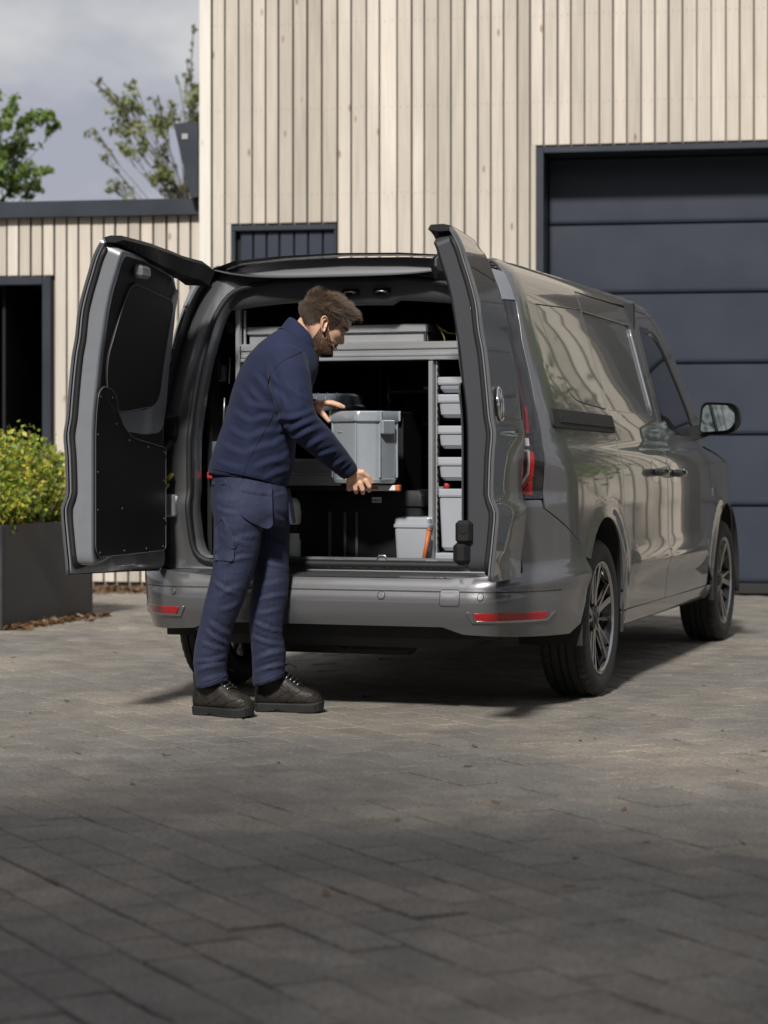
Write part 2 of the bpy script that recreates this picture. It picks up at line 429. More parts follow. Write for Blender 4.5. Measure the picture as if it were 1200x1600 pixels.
M_WOOD = wood_mat('larch_boards', (.575, .527, .465), (.43, .384, .327), .15)
M_WOOD_PALE = wood_mat('pale_corner_board', (.68, .65, .60), (.58, .545, .49), .04)
M_BACK = pmat('dark_membrane', (.15, .13, .105), .85)
M_ANTH = pmat('anthracite_metal', (.022, .028, .038), .42, var=.06, vscale=3, rvar=.05)
M_GDOOR = pmat('garage_door_coating', (.0225, .029, .045), .42, var=.04, vscale=2.5, rvar=.04, bump=.02, bscale=700)
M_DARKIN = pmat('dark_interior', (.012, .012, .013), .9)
M_ROOF = pmat('roof_felt', (.05, .05, .052), .85, var=.2)
M_PLANTER = pmat('planter_zinc', (.036, .037, .042), .5, var=.55, vscale=2.6, rvar=.12, detail=6)
M_SOIL = pmat('soil', (.03, .022, .016), .95, var=.4, vscale=30)

def paving_mat(name, per_object):
    m, t, b = mat_new(name); N = t.nodes.new; K = t.links.new
    geo = N('ShaderNodeNewGeometry')
    def noise(s, d=4, rough=.5):
        n = N('ShaderNodeTexNoise'); n.inputs['Scale'].default_value = s; n.inputs['Detail'].default_value = d; n.inputs['Roughness'].default_value = rough; K(geo.outputs['Position'], n.inputs['Vector']); return n.outputs['Fac']
    def ramp(src, a, b_, lo, hi):
        r = N('ShaderNodeMapRange'); r.inputs['From Min'].default_value = a; r.inputs['From Max'].default_value = b_; r.inputs['To Min'].default_value = lo; r.inputs['To Max'].default_value = hi; K(src, r.inputs['Value']); return r.outputs[0]
    mix = N('ShaderNodeMixRGB'); mix.inputs[1].default_value = (.168, .158, .143, 1); mix.inputs[2].default_value = (.275, .242, .198, 1)
    K(ramp(noise(.75, 6, .6), .46, .70, 0, 1), mix.inputs[0])
    mo = N('ShaderNodeMixRGB'); mo.inputs[2].default_value = (.085, .085, .068, 1); K(mix.outputs[0], mo.inputs[1]); K(ramp(noise(1.9, 5, .6), .60, .78, 0, .6), mo.inputs[0])
    if per_object:
        oi = N('ShaderNodeObjectInfo'); rv = oi.outputs['Random']
    else:
        rv = geo.outputs['Random Per Island']
    v1 = ramp(rv, 0, 1, .90, 1.08); v2 = ramp(noise(75, 7, .8), .3, .7, .42, 1.55); v3 = ramp(noise(7, 4), .3, .7, .84, 1.14)
    mu = N('ShaderNodeMath'); mu.operation = 'MULTIPLY'; K(v1, mu.inputs[0]); K(v2, mu.inputs[1])
    mu2 = N('ShaderNodeMath'); mu2.operation = 'MULTIPLY'; K(mu.outputs[0], mu2.inputs[0]); K(v3, mu2.inputs[1])
    mm = N('ShaderNodeMixRGB'); mm.blend_type = 'MULTIPLY'; mm.inputs[0].default_value = 1; K(mo.outputs[0], mm.inputs[1]); K(mu2.outputs[0], mm.inputs[2])
    K(mm.outputs[0], b.inputs['Base Color']); b.inputs['Roughness'].default_value = .85; b.inputs['Specular IOR Level'].default_value = .3
    bp = N('ShaderNodeBump'); bp.inputs['Strength'].default_value = .9; bp.inputs['Distance'].default_value = .008
    K(noise(70, 5, .7), bp.inputs['Height']); K(bp.outputs[0], b.inputs['Normal'])
    return m
M_PAVER1 = paving_mat('paver_concrete', True)
M_PAVER2 = paving_mat('paver_concrete_field', False)
M_GROUND = pmat('joint_sand', (.115, .104, .088), .95, var=.35, vscale=9, bump=.3, bscale=120, detail=6)

def leaf_mat(name, cols, trans=.35):
    m, t, b = mat_new(name); N = t.nodes.new; K = t.links.new
    geo = N('ShaderNodeNewGeometry'); cr = N('ShaderNodeValToRGB'); cr.color_ramp.interpolation = 'LINEAR'
    e = cr.color_ramp.elements
    while len(e) < len(cols): e.new(.5)
    for i, c in enumerate(cols): e[i].position = i / (len(cols) - 1); e[i].color = (*c, 1)
    K(geo.outputs['Random Per Island'], cr.inputs[0]); K(cr.outputs[0], b.inputs['Base Color']); b.inputs['Roughness'].default_value = .5
    tr = N('ShaderNodeBsdfTranslucent'); K(cr.outputs[0], tr.inputs['Color']); mx = N('ShaderNodeMixShader'); mx.inputs[0].default_value = trans
    K(b.outputs[0], mx.inputs[1]); K(tr.outputs[0], mx.inputs[2]); K(mx.outputs[0], t.nodes['Material Output'].inputs['Surface'])
    return m
M_LEAF_BUSH = leaf_mat('bush_leaves', [(.09, .16, .03), (.20, .29, .035), (.32, .38, .04), (.52, .48, .06), (.13, .21, .03), (.24, .32, .035), (.56, .42, .06)], .35)
M_LEAF_A = leaf_mat('bright_tree_leaves', [(.11, .20, .04), (.17, .26, .06), (.23, .31, .09)], .45)
M_LEAF_B = leaf_mat('olive_tree_leaves', [(.19, .24, .09), (.26, .30, .12), (.23, .23, .09)], .4)
M_LEAF_D = leaf_mat('shade_tree_leaves', [(.05, .085, .02), (.085, .12, .03), (.11, .14, .04)], .12)
M_LEAF_DRY = leaf_mat('dry_leaves', [(.10, .055, .025), (.16, .09, .04), (.06, .035, .018)], .1)
M_BARK = pmat('bark', (.085, .072, .06), .9, var=.35, vscale=14, stretch=(1, 1, .25))

# ------------------------------------------------------------------ ground
gm = mesh_of('ground', [(-600, -600, -.012), (600, -600, -.012), (600, 900, -.012), (-600, 900, -.012)], [(0, 1, 2, 3)])
ground = tag(link('ground', gm, M_GROUND), kind='structure')
pv = empty('paving'); tag(pv, kind='structure')
A_ = np.array([-.475, .88]); A_ /= np.linalg.norm(A_); B_ = np.array([A_[1], -A_[0]])
PL, PW = .208, .136
def paver_verts(l, w, tilt=True):
    hl, hw = l / 2 - .0014, w / 2 - .0014; c = .0042
    return np.array([(-hl + c, -hw + c, 0), (hl - c, -hw + c, 0), (hl - c, hw - c, 0), (-hl + c, hw - c, 0),
                     (-hl, -hw, -.0035), (hl, -hw, -.0035), (hl, hw, -.0035), (-hl, hw, -.0035),
                     (-hl, -hw, -.02), (hl, -hw, -.02), (hl, hw, -.02), (-hl, hw, -.02)])
PF = [(0, 1, 2, 3)] + [(4 + i, 4 + (i + 1) % 4, (i + 1) % 4, i) for i in range(4)] + [(8 + i, 8 + (i + 1) % 4, 4 + (i + 1) % 4, 4 + i) for i in range(4)]
pav = []
for i in range(-105, 115):
    off = (i % 2) * PL / 2 + rng.uniform(-.012, .012)
    for j in range(-80, 115):
        p = A_ * (j * PL + off) + B_ * (i * PW)
        if -7.5 < p[0] < 9 and 2.9 < p[1] < 16.55 - .176 * p[0]: pav.append(p)
pav = np.array(pav)
def visible_size(p):
    x, y = 600 + 3518 * p[0] / p[1], 710 + 3518 * CAM_H / p[1]
    return (1 / p[1]) if (-40 < x < 1240 and y < 1640) else 0
vs = np.array([visible_size(p) for p in pav]); order = np.argsort(-vs); near = set(order[:300].tolist())
ang = math.atan2(A_[1], A_[0]); ca, sa = math.cos(ang), math.sin(ang)
pmesh = mesh_of('paver', paver_verts(PL, PW), PF); pmesh.materials.append(M_PAVER1)
BV = paver_verts(PL, PW); V = []; Fc = []
for k, p in enumerate(pav):
    tx, ty, dz, dr = rng.normal(0, .005), rng.normal(0, .006), rng.normal(0, .0013), rng.normal(0, .006)
    sw = rng.uniform(.925, .97) if rng.random() < .16 else 1.0; sl_ = rng.uniform(.955, .985) if rng.random() < .16 else 1.0
    if k in near:
        o = bpy.data.objects.new('paver', pmesh); COL.objects.link(o); o.parent = pv
        o.location = (p[0], p[1], dz - .001); o.rotation_euler = (tx, ty, ang + dr); o.scale = (sl_, sw, 1)
    else:
        v = BV * [sl_, sw, 1]; v[:, 2] += v[:, 0] * ty + v[:, 1] * tx + dz - .001
        x = v[:, 0] * ca - v[:, 1] * sa + p[0]; y = v[:, 0] * sa + v[:, 1] * ca + p[1]
        b = len(V) * 12; V.append(np.stack([x, y, v[:, 2]], 1)); Fc += [[b + a for a in f] for f in PF]
tag(link('paver_field', mesh_of('paver_field', np.vstack(V), Fc), M_PAVER2, pv), kind='stuff')

# ------------------------------------------------------------------ timber building
PHI = R(10)
def fu(px): a = (px - 600) / 3518; return a * 16.24 / (math.cos(PHI) + a * math.sin(PHI))
bld = empty('timber_building', (0, 16.24, 0), -PHI)
tag(bld, 'tall building clad in pale vertical timber boards behind the van', 'building')
GX0, GX1, GZ = fu(838), fu(838) + 2.9, 3.195
WX0, WX1, WZ0, WZ1 = fu(362), fu(526.5), 1.5, 2.675
gaps = [332.5, 352.5, 374, 395, 416, 436, 459, 481, 504, 528, 550, 573, 594, 621, 644, 664, 685, 705, 727, 747.5, 767.5, 787.5, 809, 829, 850, 871.7, 892.7, 914, 936.7, 958.3, 980, 1002.3, 1023.3, 1045, 1067, 1089, 1111.5, 1134, 1156, 1178]
us = [fu(g) for g in gaps]
while us[-1] < 8.4: us.append(us[-1] + .1)
TOP = 6.3
def plank(parent, u0, u1, z0, z1, v=0.0, mat=None, gap=None):
    g = gap if gap else random.choice([.009, .012, .014, .016]); w = (u1 - u0) - g
    key = (round(w, 3), round(z1 - z0, 2)); me = plank.cache.get((key, mat.name))
    if me is None:
        mb = MB(); mb.box((0, 0, 0), (w, .022, z1 - z0), .0025); me = mb.mesh('plank'); me.materials.append(mat); plank.cache[(key, mat.name)] = me
    link('plank', me, None, parent, ((u0 + u1) / 2, v - .011 + random.uniform(-.0025, .0015), (z0 + z1) / 2))
plank.cache = {}
def run(parent, u0, u1, z0, z1, v=0.0, mat=M_WOOD):
    r = random.random()
    if z1 - z0 > 2 and r < .05:
        zj = random.uniform(z0 + .9, z1 - 1.2); plank(parent, u0, u1, z0, zj - .0015, v, mat, .012); plank(parent, u0, u1, zj + .0015, z1, v, mat, .012)
    else: plank(parent, u0, u1, z0, z1, v, mat)
for a, b in zip(us[:-1], us[1:]):
    mid = (a + b) / 2
    if WX0 - .02 < mid < WX1 + .01: run(bld, a, b, WZ1 + .012, TOP); run(bld, a, b, .07, WZ0 - .01)
    elif GX0 - .01 < mid < GX1: run(bld, a, b, GZ + .012, TOP)
    else: run(bld, a, b, .07, TOP)
plank(bld, us[1], WX0 + .006, WZ0 - .01, WZ1 + .012, 0, M_WOOD, .012); plank(bld, fu(829), GX0 + .004, .07, GZ + .012, 0, M_WOOD, .010)
# corner board, two pale boards meeting at the corner
UC = fu(313)
mb = MB(); mb.box(((UC + us[0]) / 2 - .004, -.018, TOP / 2 + .03), (us[0] - UC - .008, .03, TOP - .06), .003); mb.build('corner_board', M_WOOD_PALE, bld)
def wall_piece(u0, u1, z0, z1, name='wall_backing'):
    mb = MB(); mb.box(((u0 + u1) / 2, .10, (z0 + z1) / 2), (u1 - u0, .16, z1 - z0)); return mb.build(name, M_BACK, bld)
wall_piece(UC + .02, WX0, 0, TOP); wall_piece(WX0, WX1, WZ1, TOP); wall_piece(WX0, WX1, 0, WZ0); wall_piece(WX1, GX0, 0, TOP); wall_piece(GX0, GX1, GZ, TOP); wall_piece(GX1, 8.4, 0, TOP)
mb = MB(); mb.box((UC + .06, 4, TOP / 2), (.10, 7.9, TOP)); mb.build('side_wall', M_BACK, bld)
mb = MB(); mb.box((8.35, 4, TOP / 2), (.10, 7.9, TOP)); mb.box(((UC + 8.4) / 2, 7.95, TOP / 2), (9.6, .1, TOP)); mb.build('rear_wall', M_BACK, bld)
mb = MB(); mb.box(((UC + 8.4) / 2, 4.0, TOP + .06), (8.4 - UC + .2, 8.3, .12), .01); mb.build('roof', M_ROOF, bld)
# planks on the return of the corner
for k in range(14): 
    me = MB().box((0, 0, 0), (.022, .088, TOP - .1), .0025).mesh('plank'); me.materials.append(M_WOOD); link('plank', me, None, bld, (UC + .0, .07 + k * .1, TOP / 2 + .05))
nv = []; nf = []
def nail_dots(parent, edges, z_rows, v, skip):
    mb = MB()
    for a, b in zip(edges[:-1], edges[1:]):
        for z in z_rows:
            m_ = (a + b) / 2
            if skip(m_, z): continue
            for q in (.28, .72):
                u = a + (b - a) * q + random.uniform(-.003, .003); zz = z + random.uniform(-.006, .006); r = .0034
                mb.add([(u + r * math.cos(t), v, zz + r * math.sin(t)) for t in np.linspace(0, 2 * math.pi, 6, endpoint=False)] + [(u + r * .6 * math.cos(t), v - .0015, zz + r * .6 * math.sin(t)) for t in np.linspace(0, 2 * math.pi, 6, endpoint=False)], [[6, 7, 8, 9, 10, 11]] + [(k, (k + 1) % 6, 6 + (k + 1) % 6, 6 + k) for k in range(6)])
    o = mb.build('nail_head', pmat('rusty_nail', (.16, .12, .09), .6, .3), parent); o['kind'] = 'stuff'
nail_dots(bld, us, [4.13 - .62 * k for k in range(7)] + [4.75, 5.37, 5.99], -.0235, lambda u, z: (WX0 - .02 < u < WX1 + .01 and WZ0 - .05 < z < WZ1 + .03) or (GX0 - .02 < u < GX1 + .02 and z < GZ + .03))
# slatted dark shutter panel
sh = MB(); fw = .032
sh.box(((WX0 + WX1) / 2, .012, WZ1 - .02), (WX1 - WX0, .075, .04), .003); sh.box(((WX0 + WX1) / 2, .012, WZ0 + .02), (WX1 - WX0, .075, .04), .003)
sh.box((WX0 + fw / 2, .012, (WZ0 + WZ1) / 2), (fw, .075, WZ1 - WZ0 - .082), .003); sh.box((WX1 - .008, .012, (WZ0 + WZ1) / 2), (.016, .075, WZ1 - WZ0 - .082), .003)
shutter = sh.build('shutter_frame', M_ANTH, bld)
sl = [(us[i], us[i + 1]) for i in range(1, 9)]
for a, b in sl:
    a2, b2 = max(a + .006, WX0 + fw + .004), min(b - .006, WX1 - .02)
    if b2 - a2 > .02: MB().box(((a2 + b2) / 2, .022, (WZ0 + WZ1) / 2), (b2 - a2, .02, WZ1 - WZ0 - .09), .004).build('shutter_slat', M_GDOOR, shutter)
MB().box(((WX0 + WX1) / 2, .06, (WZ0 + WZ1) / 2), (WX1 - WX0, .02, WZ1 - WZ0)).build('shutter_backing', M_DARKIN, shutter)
# sectional garage door in its reveal
DREC = .34
gf = MB(); ft = .055
gf.box((GX0 + ft / 2, .03, GZ / 2), (ft, .12, GZ), .003); gf.box((GX1 - ft / 2, .03, GZ / 2), (ft, .12, GZ), .003)
gf.box(((GX0 + GX1) / 2, .03, GZ - .022), (GX1 - GX0 - 2 * ft, .12, .044), .003)
gf.box((GX0 + .04, .215, GZ / 2), (.026, .25, GZ - .002)); gf.box((GX1 - .04, .215, GZ / 2), (.026, .25, GZ - .002)); gf.box(((GX0 + GX1) / 2, .215, GZ - .030), (GX1 - GX0 - .12, .25, .02))
frame = gf.build('garage_frame', M_ANTH, bld)
gd = empty('garage_door', parent=bld)
zs = [3.15, 2.670, 2.168, 1.660, 1.147, .637, .085]
for z1, z0 in zip(zs[:-1], zs[1:]):
    prof = []; h = z1 - z0 - .012; n = 14
    for k in range(n + 1):
        q = (0, .004, .012, .025, .042, .065, .3, .5, .7, .935, .958, .975, .988, .996, 1)[k]; e = min(q, 1 - q)
        prof.append((-.010 * (1 - (1 - min(1, q / .05)) ** 2), z0 + .006 + h * q))
    v = []; f = []
    for u in (GX0 + .062, GX1 - .062):
        for d, z in prof: v.append((u, DREC + d, z))
    m_ = n + 1
    for k in range(n): f.append((k, k + 1, m_ + k + 1, m_ + k))
    b0 = len(v)
    for u in (GX0 + .062, GX1 - .062):
        for d, z in (prof[0], prof[-1]): v.append((u, DREC + .045, z))
    f += [(0, m_, b0 + 2, b0), (n, b0 + 1, b0 + 3, m_ + n), (b0, b0 + 2, b0 + 3, b0 + 1)]
    o = MB().add(v, f, True).build('door_panel', M_GDOOR, gd)
    bm = bmesh.new(); bm.from_mesh(o.data)
    for e in bm.edges:
        if len(e.link_faces) == 2 and e.calc_face_angle(0) > 1.0: e.smooth = False
    bm.to_mesh(o.data); bm.free()
MB().box(((GX0 + GX1) / 2, DREC + .01, .045), (GX1 - GX0 - .12, .04, .078), .008).build('bottom_seal', M_RUBBER, gd)
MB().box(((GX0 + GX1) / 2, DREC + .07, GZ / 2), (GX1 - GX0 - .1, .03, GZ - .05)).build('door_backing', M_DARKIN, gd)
# hopper on the building's flank above the annex roof
hx = UC
mb = MB(); zt, zb = 3.425, 2.885
def hop(a, b): return (a, .05, b)
mb.prism([(hx - .008, zt + .012), (hx - .008, zb), (hx - .062, zb), (hx - .192, zt)], lambda a, b: (a, -.04, b), lambda a, b: (a, .26, b))
o = mb.build('rain_hopper', M_ANTH, bld)
MB().box((hx - .105, -.043, zt - .095), (.05, .012, .045), .004).build('hopper_bracket', M_STEEL, o)

# ------------------------------------------------------------------ low annex
anx = empty('timber_annex', (0, 16.24, 0), -PHI)
tag(anx, 'low flat-roofed timber annex with dark fascia and open dark doorway', 'building')
AV = .16
def fa(px): a = (px - 600) / 3518; return a * (16.24 + AV / math.cos(PHI)) / (math.cos(PHI) + a * math.sin(PHI))
ag = [fa(g) for g in (6.7, 25, 44, 62, 80.7, 100, 118, 138.7, 157.5, 175.5, 196, 214.7, 234.7, 255.5, 274, 293, 311.5)]
while ag[0] > -5.2: ag.insert(0, ag[0] - .0905)
DX0, DX1, DZ = fa(-95), fa(77), 2.335
AZ = 2.80
for a, b in zip(ag[:-1], ag[1:]):
    mid = (a + b) / 2
    if DX0 < mid < DX1: plank(anx, a, b, DZ + .01, AZ, AV, M_WOOD)
    else: plank(anx, a, b, .06, AZ, AV, M_WOOD)
def apiece(u0, u1, z0, z1):
    MB().box(((u0 + u1) / 2, AV + .09, (z0 + z1) / 2), (u1 - u0, .14, z1 - z0)).build('wall_backing', M_BACK, anx)
AE = fa(312)
apiece(-5.2, DX0, 0, AZ); apiece(DX0, DX1, DZ, AZ); apiece(DX1, AE, 0, AZ)
MB().box(((-5.2 + AE) / 2, AV - .065, 2.832), (AE + 5.2, .05, .122), .004).build('fascia', M_ANTH, anx)
MB().box(((-5.2 + AE) / 2, 2.6, 2.845), (AE + 5.2, 4.9, .07)).build('roof', M_ROOF, anx)
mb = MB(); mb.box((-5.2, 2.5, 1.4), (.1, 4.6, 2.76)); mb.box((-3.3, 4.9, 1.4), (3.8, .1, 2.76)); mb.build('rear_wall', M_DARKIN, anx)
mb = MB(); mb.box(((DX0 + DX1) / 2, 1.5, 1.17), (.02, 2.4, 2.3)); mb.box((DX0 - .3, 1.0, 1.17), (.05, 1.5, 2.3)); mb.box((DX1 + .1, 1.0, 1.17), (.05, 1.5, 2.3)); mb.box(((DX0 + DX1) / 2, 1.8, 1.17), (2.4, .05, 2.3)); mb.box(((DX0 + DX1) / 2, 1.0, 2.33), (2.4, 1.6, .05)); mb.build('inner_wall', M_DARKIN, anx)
mb = MB(); mb.box((DX1 - .033, AV + .0, DZ / 2), (.066, .11, DZ), .003); mb.box((DX0 + .033, AV + .0, DZ / 2), (.066, .11, DZ), .003); mb.box(((DX0 + DX1) / 2, AV + .0, DZ - .03), (DX1 - DX0 - .134, .11, .06), .003)
mb.box((DX1 - .085, AV + .12, DZ / 2 - .03), (.03, .12, DZ - .07), .003); mb.build('doorway_frame', M_ANTH, anx)

# ------------------------------------------------------------------ foliage helpers
def leaf_quads(P, size, flat=.0, lw=.5):
    """one bent leaf quad per point"""
    n = len(P); d = rng.normal(size=(n, 3)); d[:, 2] *= (1 - flat); d /= np.linalg.norm(d, axis=1)[:, None]
    a = rng.normal(size=(n, 3)); b = np.cross(d, a); b /= np.linalg.norm(b, axis=1)[:, None]; nrm = np.cross(d, b)
    s = size * rng.uniform(.65, 1.3, n)[:, None]
    p0 = P - d * s * .5; p2 = P + d * s * .5; p1 = P + b * s * lw * .5 + nrm * s * .08; p3 = P - b * s * lw * .5 + nrm * s * .08
    V = np.stack([p0, p1, p2, p3], 1).reshape(-1, 3); F = np.arange(4 * n).reshape(-1, 4)
    return V, F
def fast_mesh(name, V, F, mat):
    me = bpy.data.meshes.new(name); n = len(F); k = F.shape[1]
    me.vertices.add(len(V)); me.vertices.foreach_set('co', np.asarray(V, np.float32).ravel())
    me.loops.add(n * k); me.loops.foreach_set('vertex_index', F.astype(np.int32).ravel())
    me.polygons.add(n); me.polygons.foreach_set('loop_start', np.arange(0, n * k, k, dtype=np.int32))
    try: me.polygons.foreach_set('loop_total', np.full(n, k, np.int32))
    except Exception: pass
    me.update(calc_edges=True); me.validate(); me.materials.append(mat)
    return me
def bez(a, m, b, n=6):
    a, m, b = Vector(a), Vector(m), Vector(b)
    return [a * (1 - t) ** 2 + m * 2 * t * (1 - t) + b * t * t for t in [i / n for i in range(n + 1)]]
LIMB = .34
def tree(name, base, height, trunk_r, clusters, leaf, size, label, cat, group=None, twigs=5, lean=(0, 0)):
    """clusters: (x,y,z,radius,n leaves), world positions; limbs run from the trunk to each"""
    t = empty(name, base); tag(t, label, cat, group)
    B = Vector(base); tr = MB(); top = Vector((lean[0], lean[1], height))
    pts = bez((0, 0, -.05), (lean[0] * .2, lean[1] * .2, height * .5), top, 10)
    tr.tube(pts, [trunk_r * (1 - .82 * i / 10) for i in range(11)], 9)
    P = []
    for (x, y, z, r, n) in clusters:
        c = Vector((x, y, z)) - B; h = min(max(c.z - .9 * math.hypot(c.x, c.y) - random.uniform(0, .3), height * .3), height * .96)
        i = h / height * 10; a = pts[min(int(i), 9)].lerp(pts[min(int(i), 9) + 1], i - int(min(i, 9)) if i < 10 else 0)
        mid = a.lerp(c, .5) + Vector((random.uniform(-.12, .12), random.uniform(-.12, .12), .12 * (c - a).length))
        lp = bez(a, mid, c, 6); rr = max(trunk_r * LIMB * min(1, r * 1.4 + .2), .007)
        tr.tube(lp, [rr * (1 - .8 * k / 6) for k in range(7)], 6)
        for k in range(twigs):
            d = Vector(rng.normal(size=3)).normalized(); d.z = abs(d.z) * .6 + d.z * .4; e = c + d * r * random.uniform(.6, 1.15)
            s = lp[random.choice([4, 5, 6])]; tp = bez(s, s.lerp(e, .5) + Vector((0, 0, .06)), e, 4)
            tr.tube(tp, [rr * .22 * (1 - .7 * q / 4) + .003 for q in range(5)], 4, caps=False)
            m = n // twigs; w = rng.uniform(.25, 1.05, m); tt = np.array([tuple(v) for v in tp]); idx = np.clip(w * 4, 0, 3.99); lo = idx.astype(int); fr = (idx - lo)[:, None]
            P.append(tt[lo] * (1 - fr) + tt[lo + 1] * fr + rng.normal(0, r * .16, (m, 3)))
    tr.build('trunk', M_BARK, t, fix=False)
    V, F = leaf_quads(np.vstack(P), size)
    o = link('crown', fast_mesh('crown', V, F, leaf), None, t)
    return t
def at(px, py, Y): return ((px - 600) / 3518 * Y, Y, CAM_H - (py - 710) / 3518 * Y)
LIMB = .16
# left tree, bright green
Yt = 22.0
cl = []
for px, py, r, n in [(28, 172, .13, 90), (52, 185, .12, 80), (75, 190, .11, 80), (88, 198, .09, 55), (10, 205, .16, 100), (15, 240, .17, 130), (40, 225, .12, 60), (5, 255, .2, 150), (28, 272, .15, 110), (48, 270, .12, 70), (70, 275, .1, 50), (5, 290, .22, 170), (35, 292, .16, 120), (55, 296, .12, 60), (-20, 230, .3, 260), (-45, 190, .3, 260), (-70, 240, .35, 300), (-30, 150, .22, 160), (-110, 200, .4, 360), (-100, 280, .4, 360), (-150, 240, .4, 360), (-60, 300, .35, 300)]:
    x, y, z = at(px, py, Yt); cl.append((x, y + random.uniform(-.25, .25), z, r, int(n * .95)))
bx, by, _ = at(-60, 700, Yt)
tree('broadleaf_tree', (bx, by, 0), 3.6, .13, cl, M_LEAF_A, .085, 'bright green leafy tree over the annex roof at the far left', 'tree')
# right tree, sparse and olive
Yt = 24.0; cl = []
for px, py, r, n in [(160, 150, .13, 40), (155, 140, .08, 22), (198, 130, .09, 35), (195, 160, .13, 45), (175, 178, .16, 70), (205, 172, .15, 75), (228, 190, .16, 85), (140, 212, .1, 36), (178, 205, .14, 60), (215, 215, .15, 70), (245, 200, .13, 60), (258, 190, .13, 60), (270, 178, .12, 50), (240, 152, .07, 16), (205, 245, .1, 36), (182, 232, .1, 36), (222, 240, .1, 36), (248, 232, .12, 50), (252, 262, .17, 110), (262, 285, .18, 130), (245, 280, .14, 80), (275, 300, .2, 150), (180, 290, .1, 30), (178, 300, .1, 36), (165, 255, .08, 20), (288, 118, .09, 28), (300, 140, .08, 24), (298, 100, .06, 12), (306, 58, .06, 12), (300, 155, .14, 60), (292, 180, .16, 80), (310, 200, .18, 110), (330, 160, .25, 130), (340, 230, .3, 200), (330, 280, .3, 200), (380, 200, .35, 240)]:
    x, y, z = at(px, py, Yt); cl.append((x, y + random.uniform(-.3, .3), z, r, int(n * .95)))
bx, by, _ = at(290, 700, Yt)
tree('slender_tree', (bx, by, 0), 3.8, .11, cl, M_LEAF_B, .075, 'sparse olive-leaved tree above the annex roof beside the tall building', 'tree')

LIMB = .34
# ------------------------------------------------------------------ trees around the yard that shade the near paving and show in the van's paint
def shade_tree(name, x, y, h, r, label, nclu=60, n=260, zlo=.32, seed=1, leaf=M_LEAF_D, size=.15, thin=False):
    rr = np.random.default_rng(seed); cl = []
    for k in range(nclu):
        d = rr.normal(size=3); d /= np.linalg.norm(d); q = rr.uniform(.35, 1) ** .5
        cz = h * (zlo + 1) / 2 + d[2] * q * h * (1 - zlo) / 2
        cz += 0
        if thin and rr.random() < (cz - 5.6) / 3.6: continue
        cl.append((x + d[0] * q * r, y + d[1] * q * r, cz, rr.uniform(.45, .8), n))
    return tree(name, (x, y, 0), h * .8, .2, cl, leaf, size, label, 'tree', 'trees around the yard')
SHADE = [(-.9, -3.5, 9.4, 2.7, 3), (1.7, -3.9, 9.6, 2.7, 4), (4.4, -4.1, 9.4, 2.9, 5), (-3.6, -3.6, 9.5, 2.8, 6), (-6.6, -3.5, 9.4, 2.9, 7), (7.6, -3.7, 9.4, 2.9, 8), (-7.6, .6, 7.6, 2.6, 9), (-8.2, 5.4, 7.0, 2.5, 10), (9.2, -.4, 7.6, 2.6, 13)]
SHL = ['broad leafy yard tree straight behind the viewpoint', 'leafy yard tree just right of the middle behind the viewpoint', 'leafy yard tree second from the right behind the viewpoint', 'leafy yard tree second from the far right behind the viewpoint', 'leafy yard tree at the left end behind the viewpoint', 'leafy yard tree at the right end behind the viewpoint', 'leafy yard tree on the left side of the yard near the viewpoint', 'leafy yard tree on the left side of the yard nearer the planter', 'leafy yard tree on the right side of the yard near the viewpoint']
for x, y, h, r, sd in SHADE:
    shade_tree('yard_tree', x, y, h, r, SHL.pop(0), 110, 230, .16, sd, thin=True)
shade_tree('garden_tree', 5.35, 14.3, 3.5, .95, 'rounded leafy tree standing right of the garage', 44, 900, .10, 11, M_LEAF_A, .075)
shade_tree('garden_tree', 6.7, 13.4, 4.4, 1.3, 'taller leafy tree at the right end of the timber building', 50, 900, .10, 12, M_LEAF_A, .085)

shade_tree('sky_blocking_tree', -2.3, -.9, 4.5, 2.2, 'unseen low tree added to block sky light, just left of the viewpoint', 46, 330, .62, 21)  # out-of-view canopies added overhead to cut sky light on the near paving
shade_tree('sky_blocking_tree', 2.1, -.9, 4.5, 2.2, 'unseen low tree added to block sky light, just right of the viewpoint', 46, 330, .62, 22)
# ------------------------------------------------------------------ planter and shrub
cT, sT = math.cos(R(18.4)), math.sin(R(18.4))
pb = ((3 - 600) / 3518 * 12.9, 12.9)
pl = empty('planter', (pb[0], pb[1], 0), -R(18.4)); tag(pl, 'dark zinc planter box with a clipped yellow-green shrub growing in it', 'planter')
PLX, PLY, PLZ = 1.0, 1.19, .60
mb = MB()
for (x0, x1, y0, y1) in ((-PLX, 0, 0, .03), (-PLX, 0, PLY - .03, PLY), (-.03, 0, .03, PLY - .03), (-PLX, -PLX + .03, .03, PLY - .03)):
    mb.box(((x0 + x1) / 2, (y0 + y1) / 2, PLZ / 2), (x1 - x0, y1 - y0, PLZ), .004)
mb.build('planter_wall', M_PLANTER, pl)
MB().box((-PLX / 2, PLY / 2, PLZ - .09), (PLX - .07, PLY - .07, .06)).build('soil', M_SOIL, pl)
bu = empty('shrub', (pb[0], pb[1], PLZ - .06), -R(18.4)); tag(bu, 'dense yellow-green shrub with small leaves growing in the dark planter', 'shrub')
P = []; st = MB()
